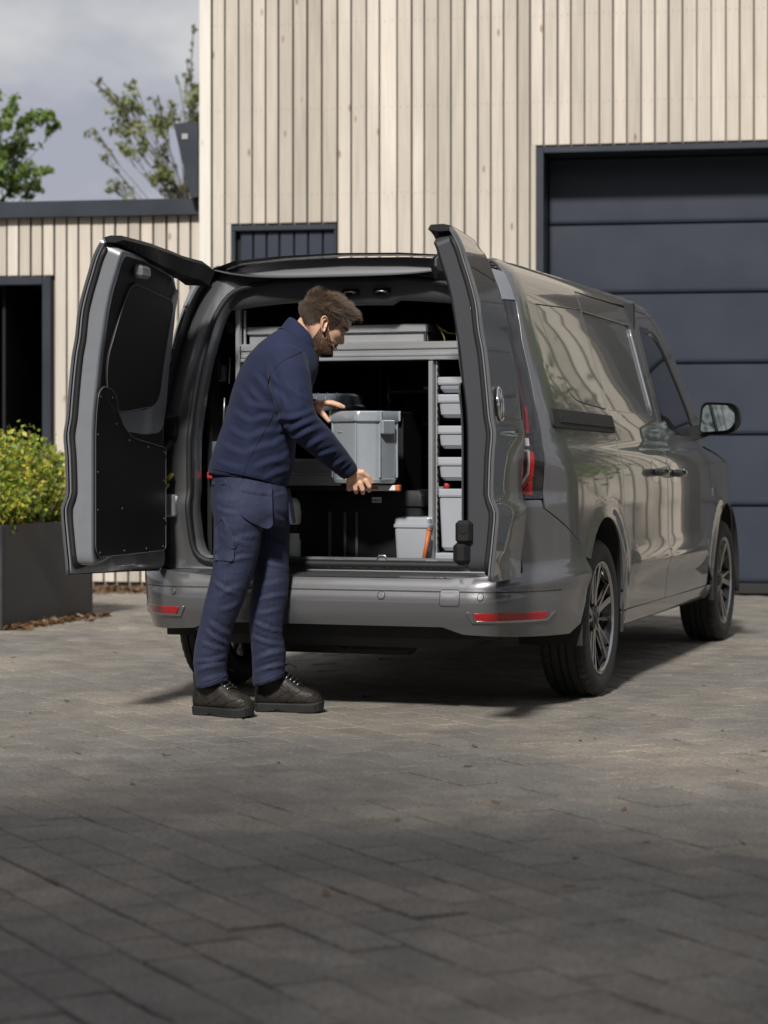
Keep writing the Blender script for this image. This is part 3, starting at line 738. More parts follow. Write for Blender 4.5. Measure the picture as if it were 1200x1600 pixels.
for k in range(170):
    x = rng.uniform(-PLX + .04, .045); y = rng.uniform(-.02, PLY + .01); hx_ = 1 - abs((x + PLX / 2) / (PLX / 2)) ** 3; hy_ = 1 - abs((y - PLY / 2) / (PLY / 2)) ** 3
    h = (.27 + .315 * (max(hx_, 0) * max(hy_, 0)) ** .5) * rng.uniform(.86, 1.12)
    bx_, by_ = (x + PLX / 2) * .55 - PLX / 2, (y - PLY / 2) * .6 + PLY / 2
    top = Vector((x * 1.03 + .01, (y - PLY / 2) * 1.03 + PLY / 2, h)); tp = bez((bx_, by_, 0), (x, y, h * .5), top, 4)
    st.tube(tp, [.006, .005, .004, .003, .002], 4, caps=False)
    tt = np.array([tuple(v) for v in tp]); m = 85; w = rng.uniform(.9, 4, m); lo = np.clip(w.astype(int), 0, 3); fr = (w - lo)[:, None]
    P.append(tt[lo] * (1 - fr) + tt[lo + 1] * fr + rng.normal(0, .035, (m, 3)))
st.build('stem', M_BARK, bu, fix=False)
V, F = leaf_quads(np.vstack(P), .036, 0, .62); link('foliage', fast_mesh('foliage', V, F, M_LEAF_BUSH), None, bu)

# ------------------------------------------------------------------ fallen leaves
lf = MB().add([(-.5, 0, .02), (-.15, -.24, .10), (.3, -.16, .05), (.55, 0, .16), (.3, .18, .12), (-.15, .22, .0), (0, 0, .02)], [(6, 0, 1), (6, 1, 2), (6, 2, 3), (6, 3, 4), (6, 4, 5), (6, 5, 0)], True).mesh('fallen_leaf'); lf.materials.append(M_LEAF_DRY)
spots = [(105, 1096), (47, 1114), (18, 1152), (123, 1178), (258, 1181), (207, 1225), (260, 1181), (435, 1193), (570, 1090), (742, 1167), (907, 1158), (930, 1155), (1128, 1142), (1192, 1174), (1152, 1204), (1058, 1157), (1021, 1117), (730, 1198), (620, 1282), (975, 1266), (1010, 1315), (1160, 1318), (900, 1340), (510, 1397), (890, 1385), (1100, 1072), (775, 1255), (60, 1035), (180, 1020), (20, 1028)]
for px, py in spots:
    Y = CAM_H * 3518 / (py - 710); X = (px - 600) / 3518 * Y
    o = link('fallen_leaf', lf, None, None, (X, Y, .001), (random.uniform(-.15, .15), random.uniform(-.15, .15), random.uniform(0, 6.28))); s = random.uniform(.022, .042); o.scale = (s, s, s)
    tag(o, 'small dry brown leaf lying on the paving', 'leaf', 'fallen leaves on the paving')
P = []
for k in range(900):
    if k < 620:   # along the annex wall
        u = rng.uniform(-2.6, -1.2); q = abs(rng.normal(0, .22)); P.append((u * math.cos(PHI) + math.sin(PHI) * (.1 - q), 16.24 - u * math.sin(PHI) + math.cos(PHI) * (.1 - q), rng.uniform(.004, .03)))
    else:         # at the planter's foot
        y = rng.uniform(0, PLY); q = abs(rng.normal(0, .06)) + .005; P.append((pb[0] + q * cT + y * sT, pb[1] - q * sT + y * cT, rng.uniform(.004, .02)))
V, F = leaf_quads(np.array(P), .055, .75, .6); V[:, 2] = np.maximum(V[:, 2], .002)
tag(link('leaf_litter', fast_mesh('leaf_litter', V, F, M_LEAF_DRY)), 'brown leaf litter gathered along the annex wall and planter foot', 'leaf litter', kind='stuff')
# ------------------------------------------------------------------ the van
VO = (0.062, 9.667); VTH = R(18.4)
van = empty('panel_van', (VO[0], VO[1], 0), -VTH)
tag(van, 'dark grey panel van parked with both rear doors swung open', 'van')
f_oi = _cr([.25, 1.05, 1.14, 1.23, 1.37, 1.44, 1.53, 1.61, 1.67, 1.74, 1.79, 1.82], [.004, .004, .001, -.008, -.023, -.034, -.048, -.066, -.085, -.108, -.135, -.16])
def t0(z): return f_yr(z) + f_ry(z) - (f_rx(z) + f_ry(z)) / 2 * math.pi / 2 - (f_w(z) - f_rx(z))     # t on the centre line of the rear
def xh(z): return _xh(z)
_xh = _cr([.25, .55, .83, 1.1, 1.3, 1.45, 1.58, 1.68, 1.76, 1.82], [.765, .765, .765, .757, .732, .70, .662, .615, .55, .44])
_xd = _cr([.25, .55, 1.2, 1.35, 1.45, 1.55, 1.62, 1.68, 1.72, 1.76, 1.79, 1.82], [.765, .765, .764, .758, .750, .737, .720, .692, .660, .600, .50, .42])
def gy(x, z):
    """rear surface as y of x and z"""
    w, rx, ry, yr = f_w(z), f_rx(z), f_ry(z), f_yr(z)
    q = np.clip(1 - (w - np.abs(x)) / rx, 0, 1); ph = np.arccos(np.clip(1 - (np.abs(x) - (w - rx)) / rx, -1, 1))
    ph = np.where(np.abs(x) < w - rx, 0, np.arccos(np.clip(1 - (w - np.abs(x)) / rx, 0, 1)))
    return np.where(np.abs(x) <= w - rx, yr, yr + ry - ry * np.sin(np.arccos(np.clip(1 - (w - np.abs(x)) / rx, 0, 1))))
def t_of_x(x, z):
    w, rx, ry = f_w(z), f_rx(z), f_ry(z); yc = f_yr(z) + ry
    return float(yc - (rx + ry) / 2 * math.acos(max(0, min(1, 1 - (w - x) / rx)))) if x > w - rx else float(yc - (rx + ry) / 2 * math.pi / 2 - (w - rx - x))
def off(fn, d):
    def g(a, b):
        e = 1e-3
        p = np.stack([c + 0 * a for c in fn(a, b)], -1); u = np.stack([c + 0 * a for c in fn(a + e, b)], -1) - p; v = np.stack([c + 0 * a for c in fn(a, b + e)], -1) - p
        n = np.cross(u, v); n /= np.linalg.norm(n, axis=-1)[..., None] + 1e-12; p = p + n * d
        return p[..., 0], p[..., 1], p[..., 2]
    return g
def offset_poly(P, d):
    P = np.array(P, float); n = len(P); A = sum(P[i][0] * P[(i + 1) % n][1] - P[(i + 1) % n][0] * P[i][1] for i in range(n)); sg = 1 if A > 0 else -1
    out = []
    for i in range(n):
        a, p, b = P[i - 1], P[i], P[(i + 1) % n]
        n1 = np.array([p[1] - a[1], a[0] - p[0]]); n2 = np.array([b[1] - p[1], p[0] - b[0]])
        n1 /= np.linalg.norm(n1) + 1e-12; n2 /= np.linalg.norm(n2) + 1e-12
        m = n1 + n2; m /= max(np.dot(m, m) / 2, .3); out.append(tuple(p + sg * m * d))
    return out
def arch(cy, a, b, t_start, t_end, n=18):
    return [(cy + a * math.cos(t), .33 + b * math.sin(t)) for t in np.linspace(t_start, t_end, n)]
FLIP = True   # skin(t,z): dt x dz points inwards on the right side unless flipped
def sidep(name, outline, mat, parent=van, both=True, **k):
    o = panel(name, outline, skin, mat, parent, **k)
    if both: panel(name, outline, skin, mat, parent, mirror=True, **k)
    return o

# --- quarter panel with its stamped window blank
ARC = arch(-.02, .378, .42, R(200), R(-5), 22)
q_out = [(.352, 1.62), (.385, 1.7205), (1.97, 1.7215), (1.84, 1.785), (.345, 1.785), (-.60, 1.785), (-.655, 1.745), (-.672, 1.70), (-.675, 1.60), (-.712, 1.45), (-.742, 1.2), (-.742, 1.08), (-.735, .80), (-.40, .637), (-.372, .60)]
q_out += [p for p in arch(-.02, .378, .42, R(142), R(12), 16)] + [(.345, .43)]
qb = round_poly([(-.47, 1.612), (.338, 1.638), (.315, 1.197), (-.20, 1.222), (-.315, 1.262)], [.03, .015, .02, .10, .16], 6)
q_out2 = q_out
qp = sidep('rear_quarter_panel', q_out2, M_PAINT, holes=[qb], grid=.04, step=.02)
sidep('window_blank', offset_poly(qb, -.0075), M_PAINT, qp, both=False, grid=.04)
panel('window_blank', offset_poly(qb, -.0075), skin, M_PAINT, van, mirror=True, grid=.04)
# track slot for the sliding door
slot = round_poly([(-.655, 1.182), (.345, 1.170), (.345, 1.102), (-.665, 1.114)], [.01, .004, .004, .014], 3)
so = panel('door_track', slot, off(skin, .010), M_RUBBER, qp, th=.01, cham=.004)
panel('track_groove', round_poly([(-.60, 1.160), (.335, 1.150), (.335, 1.122), (-.60, 1.134)], .006, 3), off(skin, .0120), M_RUBBER, so, th=.004, cham=.001)
panel('track_lip', round_poly([(-.61, 1.136), (.338, 1.124), (.338, 1.119), (-.61, 1.131)], .001, 1), off(skin, .0150), M_RUBBER, so, th=.006, cham=.001)

# --- sliding door
s_out = round_poly([(.356, .335), (1.318, .33), (1.318, .60), (1.305, .86), (1.345, 1.07), (1.40, 1.3), (1.43, 1.53), (1.432, 1.705), (.398, 1.712), (.362, 1.62), (.356, 1.40)], [.01, .01, 0, .05, .05, .05, .05, .02, .012, .05, .05], 3)
sb = round_poly([(.368, 1.632), (1.318, 1.622), (1.287, 1.188), (.368, 1.198)], [.012, .03, .04, .012], 4)
sd = sidep('sliding_door', s_out, M_PAINT, both=False, holes=[sb], grid=.04)
panel('window_blank', offset_poly(sb, -.006), off(skin, -.008), M_PAINT, sd, grid=.04, th=.004)
# rolled edge down the front of the blank, its highlight put in by lightened paint
rim_pts = []
for q in np.linspace(0, 1, 12):
    a, z = 1.318 + (1.287 - 1.318) * q, 1.60 + (1.205 - 1.60) * q; p = off(skin, -.003)(np.array(a - .004), np.array(z)); rim_pts.append(tuple(float(c) for c in p))
MB().tube(rim_pts, .006, 8).build('rolled_edge', M_PAINT_LIT, sd)
panel('body_side', s_out, skin, M_PAINT, van, mirror=True, grid=.05)
# --- front door
APIL = [(1.90, 1.705), (2.02, 1.65), (2.14, 1.56), (2.25, 1.45), (2.36, 1.32), (2.44, 1.20), (2.49, 1.10)]
f_out = [(1.330, .33), (2.44, .33), (2.465, .45), (2.50, .60), (2.50, .74), (2.47, .90), (2.415, 1.045), (2.44, 1.10), (2.39, 1.19), (2.31, 1.32), (2.20, 1.45), (2.09, 1.56), (1.98, 1.645), (1.86, 1.700), (1.444, 1.705), (1.443, 1.53), (1.413, 1.3), (1.358, 1.07), (1.318, .86), (1.331, .60)]
fw_ = round_poly([(1.452, 1.108), (1.545, 1.632), (1.86, 1.628), (1.99, 1.575), (2.10, 1.48), (2.21, 1.34), (2.29, 1.20), (2.315, 1.098), (1.95, 1.095)], [.03, .05, .06, .05, .05, .05, .03, .03, .02], 4)
fd = sidep('front_door', f_out, M_PAINT, both=False, holes=[fw_], grid=.04)
panel('window_frame', offset_poly(fw_, -.004), off(skin, -.004), M_GLOSS_BLACK, fd, holes=[offset_poly(fw_, -.024)], grid=.03, th=.01)
panel('window_glass', offset_poly(fw_, -.022), off(skin, -.009), M_GLASS, fd, grid=.04, th=.003)
fl = panel('front_door', f_out, skin, M_PAINT, van, holes=[fw_], mirror=True, grid=.05)
panel('window_glass', offset_poly(fw_, -.004), off(skin, -.008), M_GLASS, fl, mirror=True, grid=.05, th=.003)
# A-pillar strip between the door and the windscreen
ap = [(1.868, 1.706), (1.99, 1.652), (2.10, 1.567), (2.21, 1.457), (2.32, 1.327), (2.40, 1.197), (2.452, 1.10), (2.428, 1.052), (2.56, 1.048), (2.56, 1.10), (2.50, 1.20), (2.42, 1.33), (2.31, 1.46), (2.20, 1.57), (2.09, 1.66), (1.98, 1.718), (1.45, 1.718), (1.45, 1.712), (1.868, 1.709)]
sidep('windscreen_pillar', ap, M_PAINT, grid=.04, step=.03)
# --- front wing
wing = [(2.43, 1.040), (2.80, 1.0), (3.2, .935), (3.52, .84), (3.72, .72), (3.80, .55), (3.79, .34), (3.40, .33)] + arch(2.97, .40, .415, R(2), R(178), 20) + [(2.475, .44), (2.512, .60), (2.512, .745), (2.482, .905)]
wg = sidep('front_wing', wing, M_PAINT, grid=.04)
panel('wing_badge', round_poly([(2.535, .828), (2.625, .828), (2.60, .792), (2.545, .792)], .008, 3), off(skin, .007), M_CHROME, wg, th=.008, cham=.003)
# --- sill and lower moulding
sill = [(.365, .326), (2.60, .322), (2.58, .27), (2.55, .255), (.40, .255), (.372, .285)]
sidep('sill', sill, M_PAINT, grid=.05)
# --- tail lamps
M_REDDEEP = pmat('deep_red_lens', (.13, .004, .007), .14, coat=1, coat_r=.02)
lamp_l = [(t_of_x(float(_xh(z)) + .006, z), z) for z in (.838, .95, 1.05, 1.15, 1.25, 1.35, 1.45, 1.55, 1.605)]
lamp = lamp_l + [(-.682, 1.605), (-.722, 1.45), (-.750, 1.2), (-.750, 1.08), (-.745, .838)]
for mir in (False, True):
    k = dict(mirror=mir)
    lo = panel('tail_lamp', lamp, skin, M_GLOSS_BLACK, van, grid=.025, **k)
    O = lambda d: off(skin, d)
    panel('reflector_blade', [(-0.806, 1.365), (-0.798, 1.365), (-0.800, 1.23), (-0.812, 1.085), (-0.841, 1.083), (-0.821, 1.23)], O(.004), M_REDDIM, lo, th=.006, cham=.001, grid=.02, **k)
    panel('red_blade', [(-0.809, 1.19), (-0.800, 1.19), (-0.813, 1.088), (-0.829, 1.088)], O(.0065), M_REDDEEP, lo, th=.006, cham=.001, grid=.02, **k)
    panel('reversing_light', [(-0.901, 1.040), (-0.816, 1.040), (-0.816, 1.068), (-0.896, 1.068)], O(.005), M_CLEAR, lo, th=.008, cham=.002, grid=.02, **k)
    panel('red_lens', [(-0.911, 1.012), (-0.866, 1.035), (-0.801, 1.012), (-0.801, .925), (-0.866, .852), (-0.911, .92)], O(.005), M_RED, lo, th=.006, cham=.001, grid=.02, **k)
    panel('light_guide', [(-0.908, 1.022), (-0.866, 1.030), (-0.824, 1.022), (-0.824, .932), (-0.866, .868), (-0.908, .93)], O(.0085), M_CLEAR, lo, holes=[[(-0.898, 1.015), (-0.866, 1.022), (-0.834, 1.014), (-0.834, .936), (-0.866, .885), (-0.898, .935)]], th=.006, cham=.0008, grid=.02, step=.01, **k)
    panel('lamp_well', [(-0.896, 1.013), (-0.866, 1.020), (-0.836, 1.012), (-0.836, .938), (-0.866, .888), (-0.896, .937)], O(.0065), M_GLOSS_BLACK, lo, th=.004, cham=.001, grid=.02, **k)
    panel('brake_light', round_poly([(-0.890, 1.013), (-0.854, 1.013), (-0.854, .98), (-0.890, .98)], .006, 2), O(.0095), M_RED, lo, th=.006, cham=.002, grid=.02, **k)
    panel('brake_light', round_poly([(-0.890, .966), (-0.854, .966), (-0.854, .932), (-0.871, .915), (-0.890, .932)], .008, 2), O(.0095), M_RED, lo, th=.006, cham=.002, grid=.02, **k)
    panel('lower_reflector', [(-0.804, .915), (-0.798, .853), (-0.851, .853)], O(.004), M_RED, lo, th=.006, cham=.001, grid=.02, **k)
# upper rear pillar over the lamp
pil = [(t_of_x(float(_xh(z)) + .006, z), z) for z in (1.612, 1.65, 1.69, 1.72, 1.745)] + [(-.665, 1.722), (-.665, 1.70), (-.680, 1.612)]
sidep('rear_pillar', pil, M_PAINT_LIT, grid=.02)

# --- rear bumper: s runs across from the centre line
def bump_fn(s, z):
    s = np.asarray(s, float); x, y, zz = skin(t0(z) + np.abs(s), z); x0 = skin(t0(z) + 0 * s, z)[0]; x = x - x0
    return np.sign(s) * x, y, zz
def s_of(t, z): return t - float(t0(z))
BTOP = .5275
right = [(0.0, .345), (.48, .345), (.56, .318), (s_of(-.85, .308), .308), (s_of(-.50, .300), .300), (s_of(-.43, .335), .335), (s_of(-.385, .42), .42), (s_of(-.375, .52), .52), (s_of(-.385, .598), .598), (s_of(-.41, .634), .634), (s_of(-.745, .797), .797), (s_of(-.755, .830), .830), (s_of(t_of_x(.772, .83), .83), .830), (s_of(t_of_x(.772, .56), .56), .552), (.5, BTOP)]
out_b = right + [(-a, z) for a, z in right[::-1] if a > 1e-6]
def refl_poly(d=0): return offset_poly([(s_of(-1.06, .40) , .400), (s_of(-.69, .40), .400), (s_of(-.71, .374), .374), (s_of(-1.03, .374), .374)], d)
bumper = panel('rear_bumper', out_b, bump_fn, M_PAINT, van, grid=.03, step=.02, th=.02)
for sg in (1, -1):
    def bf(s, z, sg=sg):
        x, y, zz = bump_fn(s, z); return x * 1.0, y, zz
    rp_ = [(a * sg, z) for a, z in refl_poly()]
    if sg < 0: rp_ = rp_[::-1]
    panel('silver_trim', [(a * sg, z) for a, z in ([(s_of(-1.095, .40), .404), (s_of(-1.06, .38), .366), (s_of(-.70, .38), .366), (s_of(-.655, .40), .398), (s_of(-.665, .40), .402), (s_of(-.70, .375), .3725), (s_of(-1.045, .375), .3725), (s_of(-1.08, .40), .404)])], off(bump_fn, .006), M_RIM, bumper, th=.01, cham=.0008, step=.015)
    panel('reflector', rp_, off(bump_fn, .004), M_RED, bumper, th=.008, cham=.001, step=.015)
    for sx in (.24, .65):
        c0 = [(sg * sx + .016 * math.cos(a), .463 + .016 * math.sin(a)) for a in np.linspace(0, 2 * math.pi, 18, endpoint=False)]
        panel('sensor_ring', c0, off(bump_fn, .0012), M_RUBBER, bumper, th=.004, cham=.0003, step=.01, grid=.02)
        panel('parking_sensor', offset_poly(c0, -.0035), off(bump_fn, .0035), M_PAINT, bumper, th=.004, cham=.001, step=.01, grid=.02)
tw = round_poly([(.475, .490), (.555, .490), (.555, .425), (.475, .425)], .012, 3)
panel('tow_cover_gap', tw, off(bump_fn, .0008), M_RUBBER, bumper, th=.004, cham=.0003, step=.01, grid=.02)
panel('tow_cover', offset_poly(tw, -.003), off(bump_fn, .0018), M_PAINT, bumper, th=.004, cham=.0005, step=.01, grid=.02)
# groove under the top roll
panel('bumper_groove', [(-s_of(-.62, .48), .4835), (s_of(-.62, .48), .4835), (s_of(-.62, .48), .4785), (-s_of(-.62, .48), .4785)], off(bump_fn, .0012), M_RUBBER, bumper, th=.003, cham=.0002, step=.03)
# top tread between bumper and door sill
ys = np.linspace(-.775, .775, 41); v = []; f = []
for i, x in enumerate(ys):
    yb = float(gy(x, .55)); v += [(x, float(gy(x, .53)) + .003, .5300), (x, yb + .03, .5425), (x, min(yb + .13, -.62), .5435), (x, min(yb + .14, -.61), .60)]
for i in range(len(ys) - 1):
    for k in range(3): f.append((4 * i + k, 4 * i + k + 1, 4 * i + 5 + k, 4 * i + 4 + k))
MB().add(v, f, True).build('bumper_tread', M_PAINT, bumper)

# --- body frame round the rear opening
FD = .098
def ring_fn(x, z): return x, gy(x, z) + FD, z
zz_ = [.548, .7, .83, 1.0, 1.15, 1.3, 1.45, 1.56, 1.64, 1.70]
outer = [(float(_xh(z)) - .004, z) for z in zz_] + [(.56, 1.748), (.45, 1.778), (.25, 1.792)]
outer = outer + [(0, 1.797)] + [(-a, z) for a, z in outer[::-1]]
op_r = [(.60, .575), (.622, .75), (.625, 1.0), (.61, 1.2), (.575, 1.42), (.53, 1.58), (.47, 1.672), (.30, 1.703), (0, 1.710)]
opening = op_r + [(-a, z) for a, z in op_r[::-1] if a > 0]
opening = round_poly(opening, [.10] + [.1] * 5 + [.10, .1, .1, .1, .10] + [.1] * 5 + [.10], 4)
fr = panel('rear_frame', outer, ring_fn, M_PAINT, van, holes=[opening], grid=.03, step=.02, th=.01)
# gutter wall from outer skin back to the frame, all round the hinge sides and the roof
gp = [(float(_xh(z)), z) for z in np.linspace(.54, 1.70, 30)] + [(.56, 1.75), (.45, 1.782), (.25, 1.797), (0, 1.803)]
gp = gp + [(-a, z) for a, z in gp[::-1][1:]]
v = []; f = []
for i, (x, z) in enumerate(gp):
    y = float(gy(x, z)); k = 1.006; v += [(x * k + .001 * np.sign(x), y + .012, z + (.006 if abs(x) < .57 else 0)), (x, y + FD + .004, z)]
for i in range(len(gp) - 1): f.append((2 * i, 2 * i + 1, 2 * i + 3, 2 * i + 2))
MB().add(v, f, True).build('door_gutter', M_PAINT, fr)
# rubber seal and inner return
sp = [(x, float(gy(x, z)) + FD - .010, z) for x, z in resample(opening, .02)]
MB().tube(sp + sp[:1], .0125, 8, caps=False).build('door_seal', M_RUBBER, fr)
op2 = resample(opening, .03); v = []; f = []
ct = np.array([0, 1.14])
for x, z in op2:
    d = np.array([x, z]) - ct; q = ct + d * .985; y = float(gy(x, z)); q2 = ct + d * 1.0
    v += [(x, y + FD + .002, z), (q[0], y + FD + .03, q[1]), (q2[0], y + FD + .12, q2[1])]
n = len(op2)
for i in range(n):
    j = (i + 1) % n
    for k in range(2): f.append((3 * i + k, 3 * i + k + 1, 3 * j + k + 1, 3 * j + k))
MB().add(v, f, True).build('jamb', M_PAINT_LIT, fr)
# header trim with two interior lamps, hung just inside
hv = []; hf = []; xs_ = np.linspace(-.50, .50, 33)
for x in xs_:
    zt = 1.706 - .03 * (abs(x) / .5) ** 2.5; hgt = .075 + (.02 if abs(x - .02) < .17 else 0.0)
    y = float(gy(x, 1.68)) + FD + .012; hv += [(x, y, zt), (x, y + .012, zt - hgt), (x, y + .06, zt - hgt - .006)]
for i in range(len(xs_) - 1):
    for k in range(2): hf.append((3 * i + k, 3 * i + k + 1, 3 * i + 4 + k, 3 * i + 3 + k))
M_HEAD = pmat('header_trim', (.10, .10, .105), .6, var=.1, vscale=30)
head = MB().add(hv, hf, True).build('header_trim', M_HEAD, fr)
for x in (.02 - .02, .13):
    yl = float(gy(x, 1.68)) + FD + .012
    MB().box((x + .03, yl - .002, 1.652), (.075, .012, .030), .006).build('striker_recess', M_BLACK, head)
    MB().tube([(x + .005, yl - .010, 1.652), (x + .02, yl - .022, 1.655), (x + .04, yl - .022, 1.655), (x + .055, yl - .010, 1.652)], .004, 6).build('striker', M_STEEL, head)
# load sill
ls = MB(); ls.box((0, -.735, .578), (1.22, .10, .022), .006); ls.box((0, -.792, .558), (1.20, .02, .05), .004)
sillp = ls.build('load_sill', M_BLACK, fr)
for x0, x1 in ((-.42, -.26), (-.20, -.02), (.02, .16), (.20, .36), (.41, .56)):
    MB().box(((x0 + x1) / 2, -.735, .5905), (x1 - x0, .07, .006), .002).build('sill_plate', M_HEAD, sillp)
for x in (-.23, .18): MB().tube([(x - .02, -.76, .59), (x - .012, -.76, .607), (x + .012, -.76, .607), (x + .02, -.76, .59)], .005, 6).build('lashing_eye', M_STEEL, sillp)
# hinges and wiring on the left pillar
for sx in (-1, 1):
    for z in (1.12, .80):
        hb = MB(); y = float(gy(.70, z)) + FD - .02; hb.box((sx * .70, y, z), (.05, .035, .09), .006); hb.box((sx * .735, y - .045, z), (.02, .09, .06), .005); hb.tube([(sx * .745, y - .085, z - .05), (sx * .745, y - .085, z + .05)], .011, 8)
        hb.build('door_hinge', M_BLACK if z > 1 else M_PAINT_LIT, fr)
for x, z in ((-.695, .905), (-.715, .865)):
    MB().tube([(x, float(gy(.7, z)) + FD - .03, z + .02), (x - .01, float(gy(.7, z)) + FD - .06, z)], .010, 8).build('wiring_plug', pmat('yellow_plug', (.30, .27, .02), .5), fr)
MB().tube([(-.70, float(gy(.7, 1.0)) + FD - .02, 1.06), (-.72, float(gy(.7, 1.0)) + FD - .08, 1.0), (-.715, float(gy(.7, .93)) + FD - .05, .93)], .012, 8).build('cable_boot', M_RUBBER, fr)

# --- roof
f_zr = _cr([.0, .2, .42, .50, .58, .637, .680, .6905], [1.809, 1.808, 1.804, 1.799, 1.79, 1.762, 1.72, 1.7105])
def roof_fn(x, y):
    drop = .03 * np.clip((y - .9) / 1.2, 0, 1) ** 2 + .052 * np.clip((.25 - y) / .85, 0, 1.3) ** 2
    k = np.clip(1 - (np.abs(x) / .597) ** 4, 0, 1)
    return x, y, f_zr(np.abs(x)) - drop * k
rf = [(.590, -.60), (.592, 1.84), (.50, 2.0), (.3, 2.08), (0, 2.10), (-.3, 2.08), (-.50, 2.0), (-.592, 1.84), (-.590, -.60), (-.45, -.640), (0, -.655), (.45, -.640)]
roof = panel('roof', rf, roof_fn, M_PAINT, van, grid=.045, step=.03)
# recess strip at the roof's rear edge
panel('roof_ledge', [(.585, -.605), (.45, -.645), (0, -.66), (-.45, -.645), (-.585, -.605), (-.58, -.72), (-.45, -.775), (0, -.80), (.45, -.775), (.58, -.72)], off(roof_fn, -.014), M_PAINT, roof, th=.006, cham=.002, flip=False)
panel('ledge_shade_strip', round_poly([(-.42, -.69), (.42, -.69), (.40, -.655), (-.40, -.655)], .01, 3), off(roof_fn, -.008), M_GLOSS_BLACK, roof, th=.006, cham=.002)  # black strip standing in for the shade inside the ledge recess
for sx in (-1, 1):
    MB().tube([(sx * .594, y, 1.780) for y in np.linspace(-.585, 1.82, 20)], .004, 6).build('roof_strip', M_RUBBER, roof)
# windscreen, bonnet and front, beyond what the picture sees but closed
wsv = []; wsf = []; n = 13
for i in range(n):
    q = i / (n - 1)
    tt, z = np.interp(q, np.linspace(0, 1, 6), [1.98, 2.09, 2.20, 2.31, 2.42, 2.56]), np.interp(q, np.linspace(0, 1, 6), [1.72, 1.66, 1.57, 1.46, 1.33, 1.06]); xw = float(f_w(z)) * .985
    for j in range(n):
        s = -1 + 2 * j / (n - 1); wsv.append((xw * s, tt + (.12 + .28 * q) * (1 - s * s), z + .04 * (1 - s * s) * (1 - q)))
for i in range(n - 1):
    for j in range(n - 1): wsf.append((i * n + j, i * n + j + 1, (i + 1) * n + j + 1, (i + 1) * n + j))
MB().add(wsv, wsf, True).build('windscreen', M_GLASS, van)
bv = []; bf_ = []
TT = [2.43, 2.6, 2.80, 3.0, 3.2, 3.4, 3.52, 3.65, 3.72, 3.79]; TZ = [1.046, 1.03, 1.005, .975, .94, .885, .845, .775, .725, .60]
for tt, z in zip(TT, TZ):
    x, y, _ = skin(np.array(tt), np.array(z - .004))
    for j in range(n):
        s = -1 + 2 * j / (n - 1); bv.append((float(x) * .997 * s, float(y) + .10 * (1 - s * s) * ((tt - 2.43) / 1.36), z + .055 * (1 - s * s) + .004))
for i in range(len(TT) - 1):
    for j in range(n - 1): bf_.append((i * n + j, i * n + j + 1, (i + 1) * n + j + 1, (i + 1) * n + j))
MB().add(bv, bf_, True).build('bonnet', M_PAINT, van)
fv = []; ff = []
for z in (.28, .36, .48, .60, .66):
    x, y, _ = skin(np.array(3.79), np.array(z))
    for j in range(n):
        s = -1 + 2 * j / (n - 1); fv.append((float(x) * s, float(y) + .10 * (1 - s * s), z))
for i in range(4):
    for j in range(n - 1): ff.append((i * n + j, i * n + j + 1, (i + 1) * n + j + 1, (i + 1) * n + j))
MB().add(fv, ff, True).build('front_bumper', M_PAINT, van)
# --- inner shell: cargo lining, wheel housings, underbody
inn = MB(); inn.box((0, .35, .545), (1.52, 2.15, .05)); inn.build('cargo_floor', M_LINING, van)
for sx in (-1, 1):
    vv = [(sx * .735, y, z) for y in (-.72, 1.42) for z in (.50, .95)] + [(sx * .70, y, 1.15) for y in (-.70, 1.42)] + [(sx * .615, y, 1.55) for y in (-.66, 1.42)] + [(sx * .50, y, 1.70) for y in (-.64, 1.42)]
    MB().add(vv, [(0, 1, 3, 2), (1, 4, 5, 3), (4, 6, 7, 5), (6, 8, 9, 7)]).build('side_lining', M_LINING, van)
MB().add([(-.50, -.64, 1.70), (.50, -.64, 1.70), (.50, 1.42, 1.70), (-.50, 1.42, 1.70)], [(0, 1, 2, 3)]).build('headlining', M_LINING, van)
MB().box((0, 1.42, 1.13), (1.45, .03, 1.2)).build('bulkhead', M_LINING, van)
ub = MB(); ub.box((0, 1.35, .40), (1.30, 4.2, .24), .03); ub.box((0, -.52, .36), (1.14, .62, .22), .04); ub.box((0, 1.48, .34), (1.66, 1.95, .14), .02)
ub.build('underbody', M_LINING, van)
MB().tube([(.34, -.82, .315), (.34, -.55, .325), (.30, -.2, .30)], .032, 10).build('exhaust', M_STEEL, van)
MB().box((-.1, -.55, .235), (.7, .09, .07), .02).build('axle_beam', M_BLACK, van)
MB().tube([(-.02, -.78, .30), (-.02, -.76, .245), (.03, -.76, .23), (.05, -.74, .27)], .016, 8).build('tow_eye', M_BLACK, van)
for wy in WHEELS_Y:
    for sx in (-1, 1):
        v = []; f = []; A = np.linspace(R(-12), R(192), 20); cy, a, b = (-.02, .385, .425) if wy == 0 else (2.97, .405, .42)
        for t in A:
            for x in (.905, .64): v.append((sx * x, cy + a * math.cos(t), .33 + b * math.sin(t)))
        for i in range(len(A) - 1): f.append((2 * i, 2 * i + 1, 2 * i + 3, 2 * i + 2))
        b0 = len(v); v.append((sx * .64, cy, .33))
        for i in range(len(A) - 1): f.append((2 * i + 1, 2 * i + 3, b0))
        MB().add(v, f, True).build('wheel_housing', M_LINING, van)

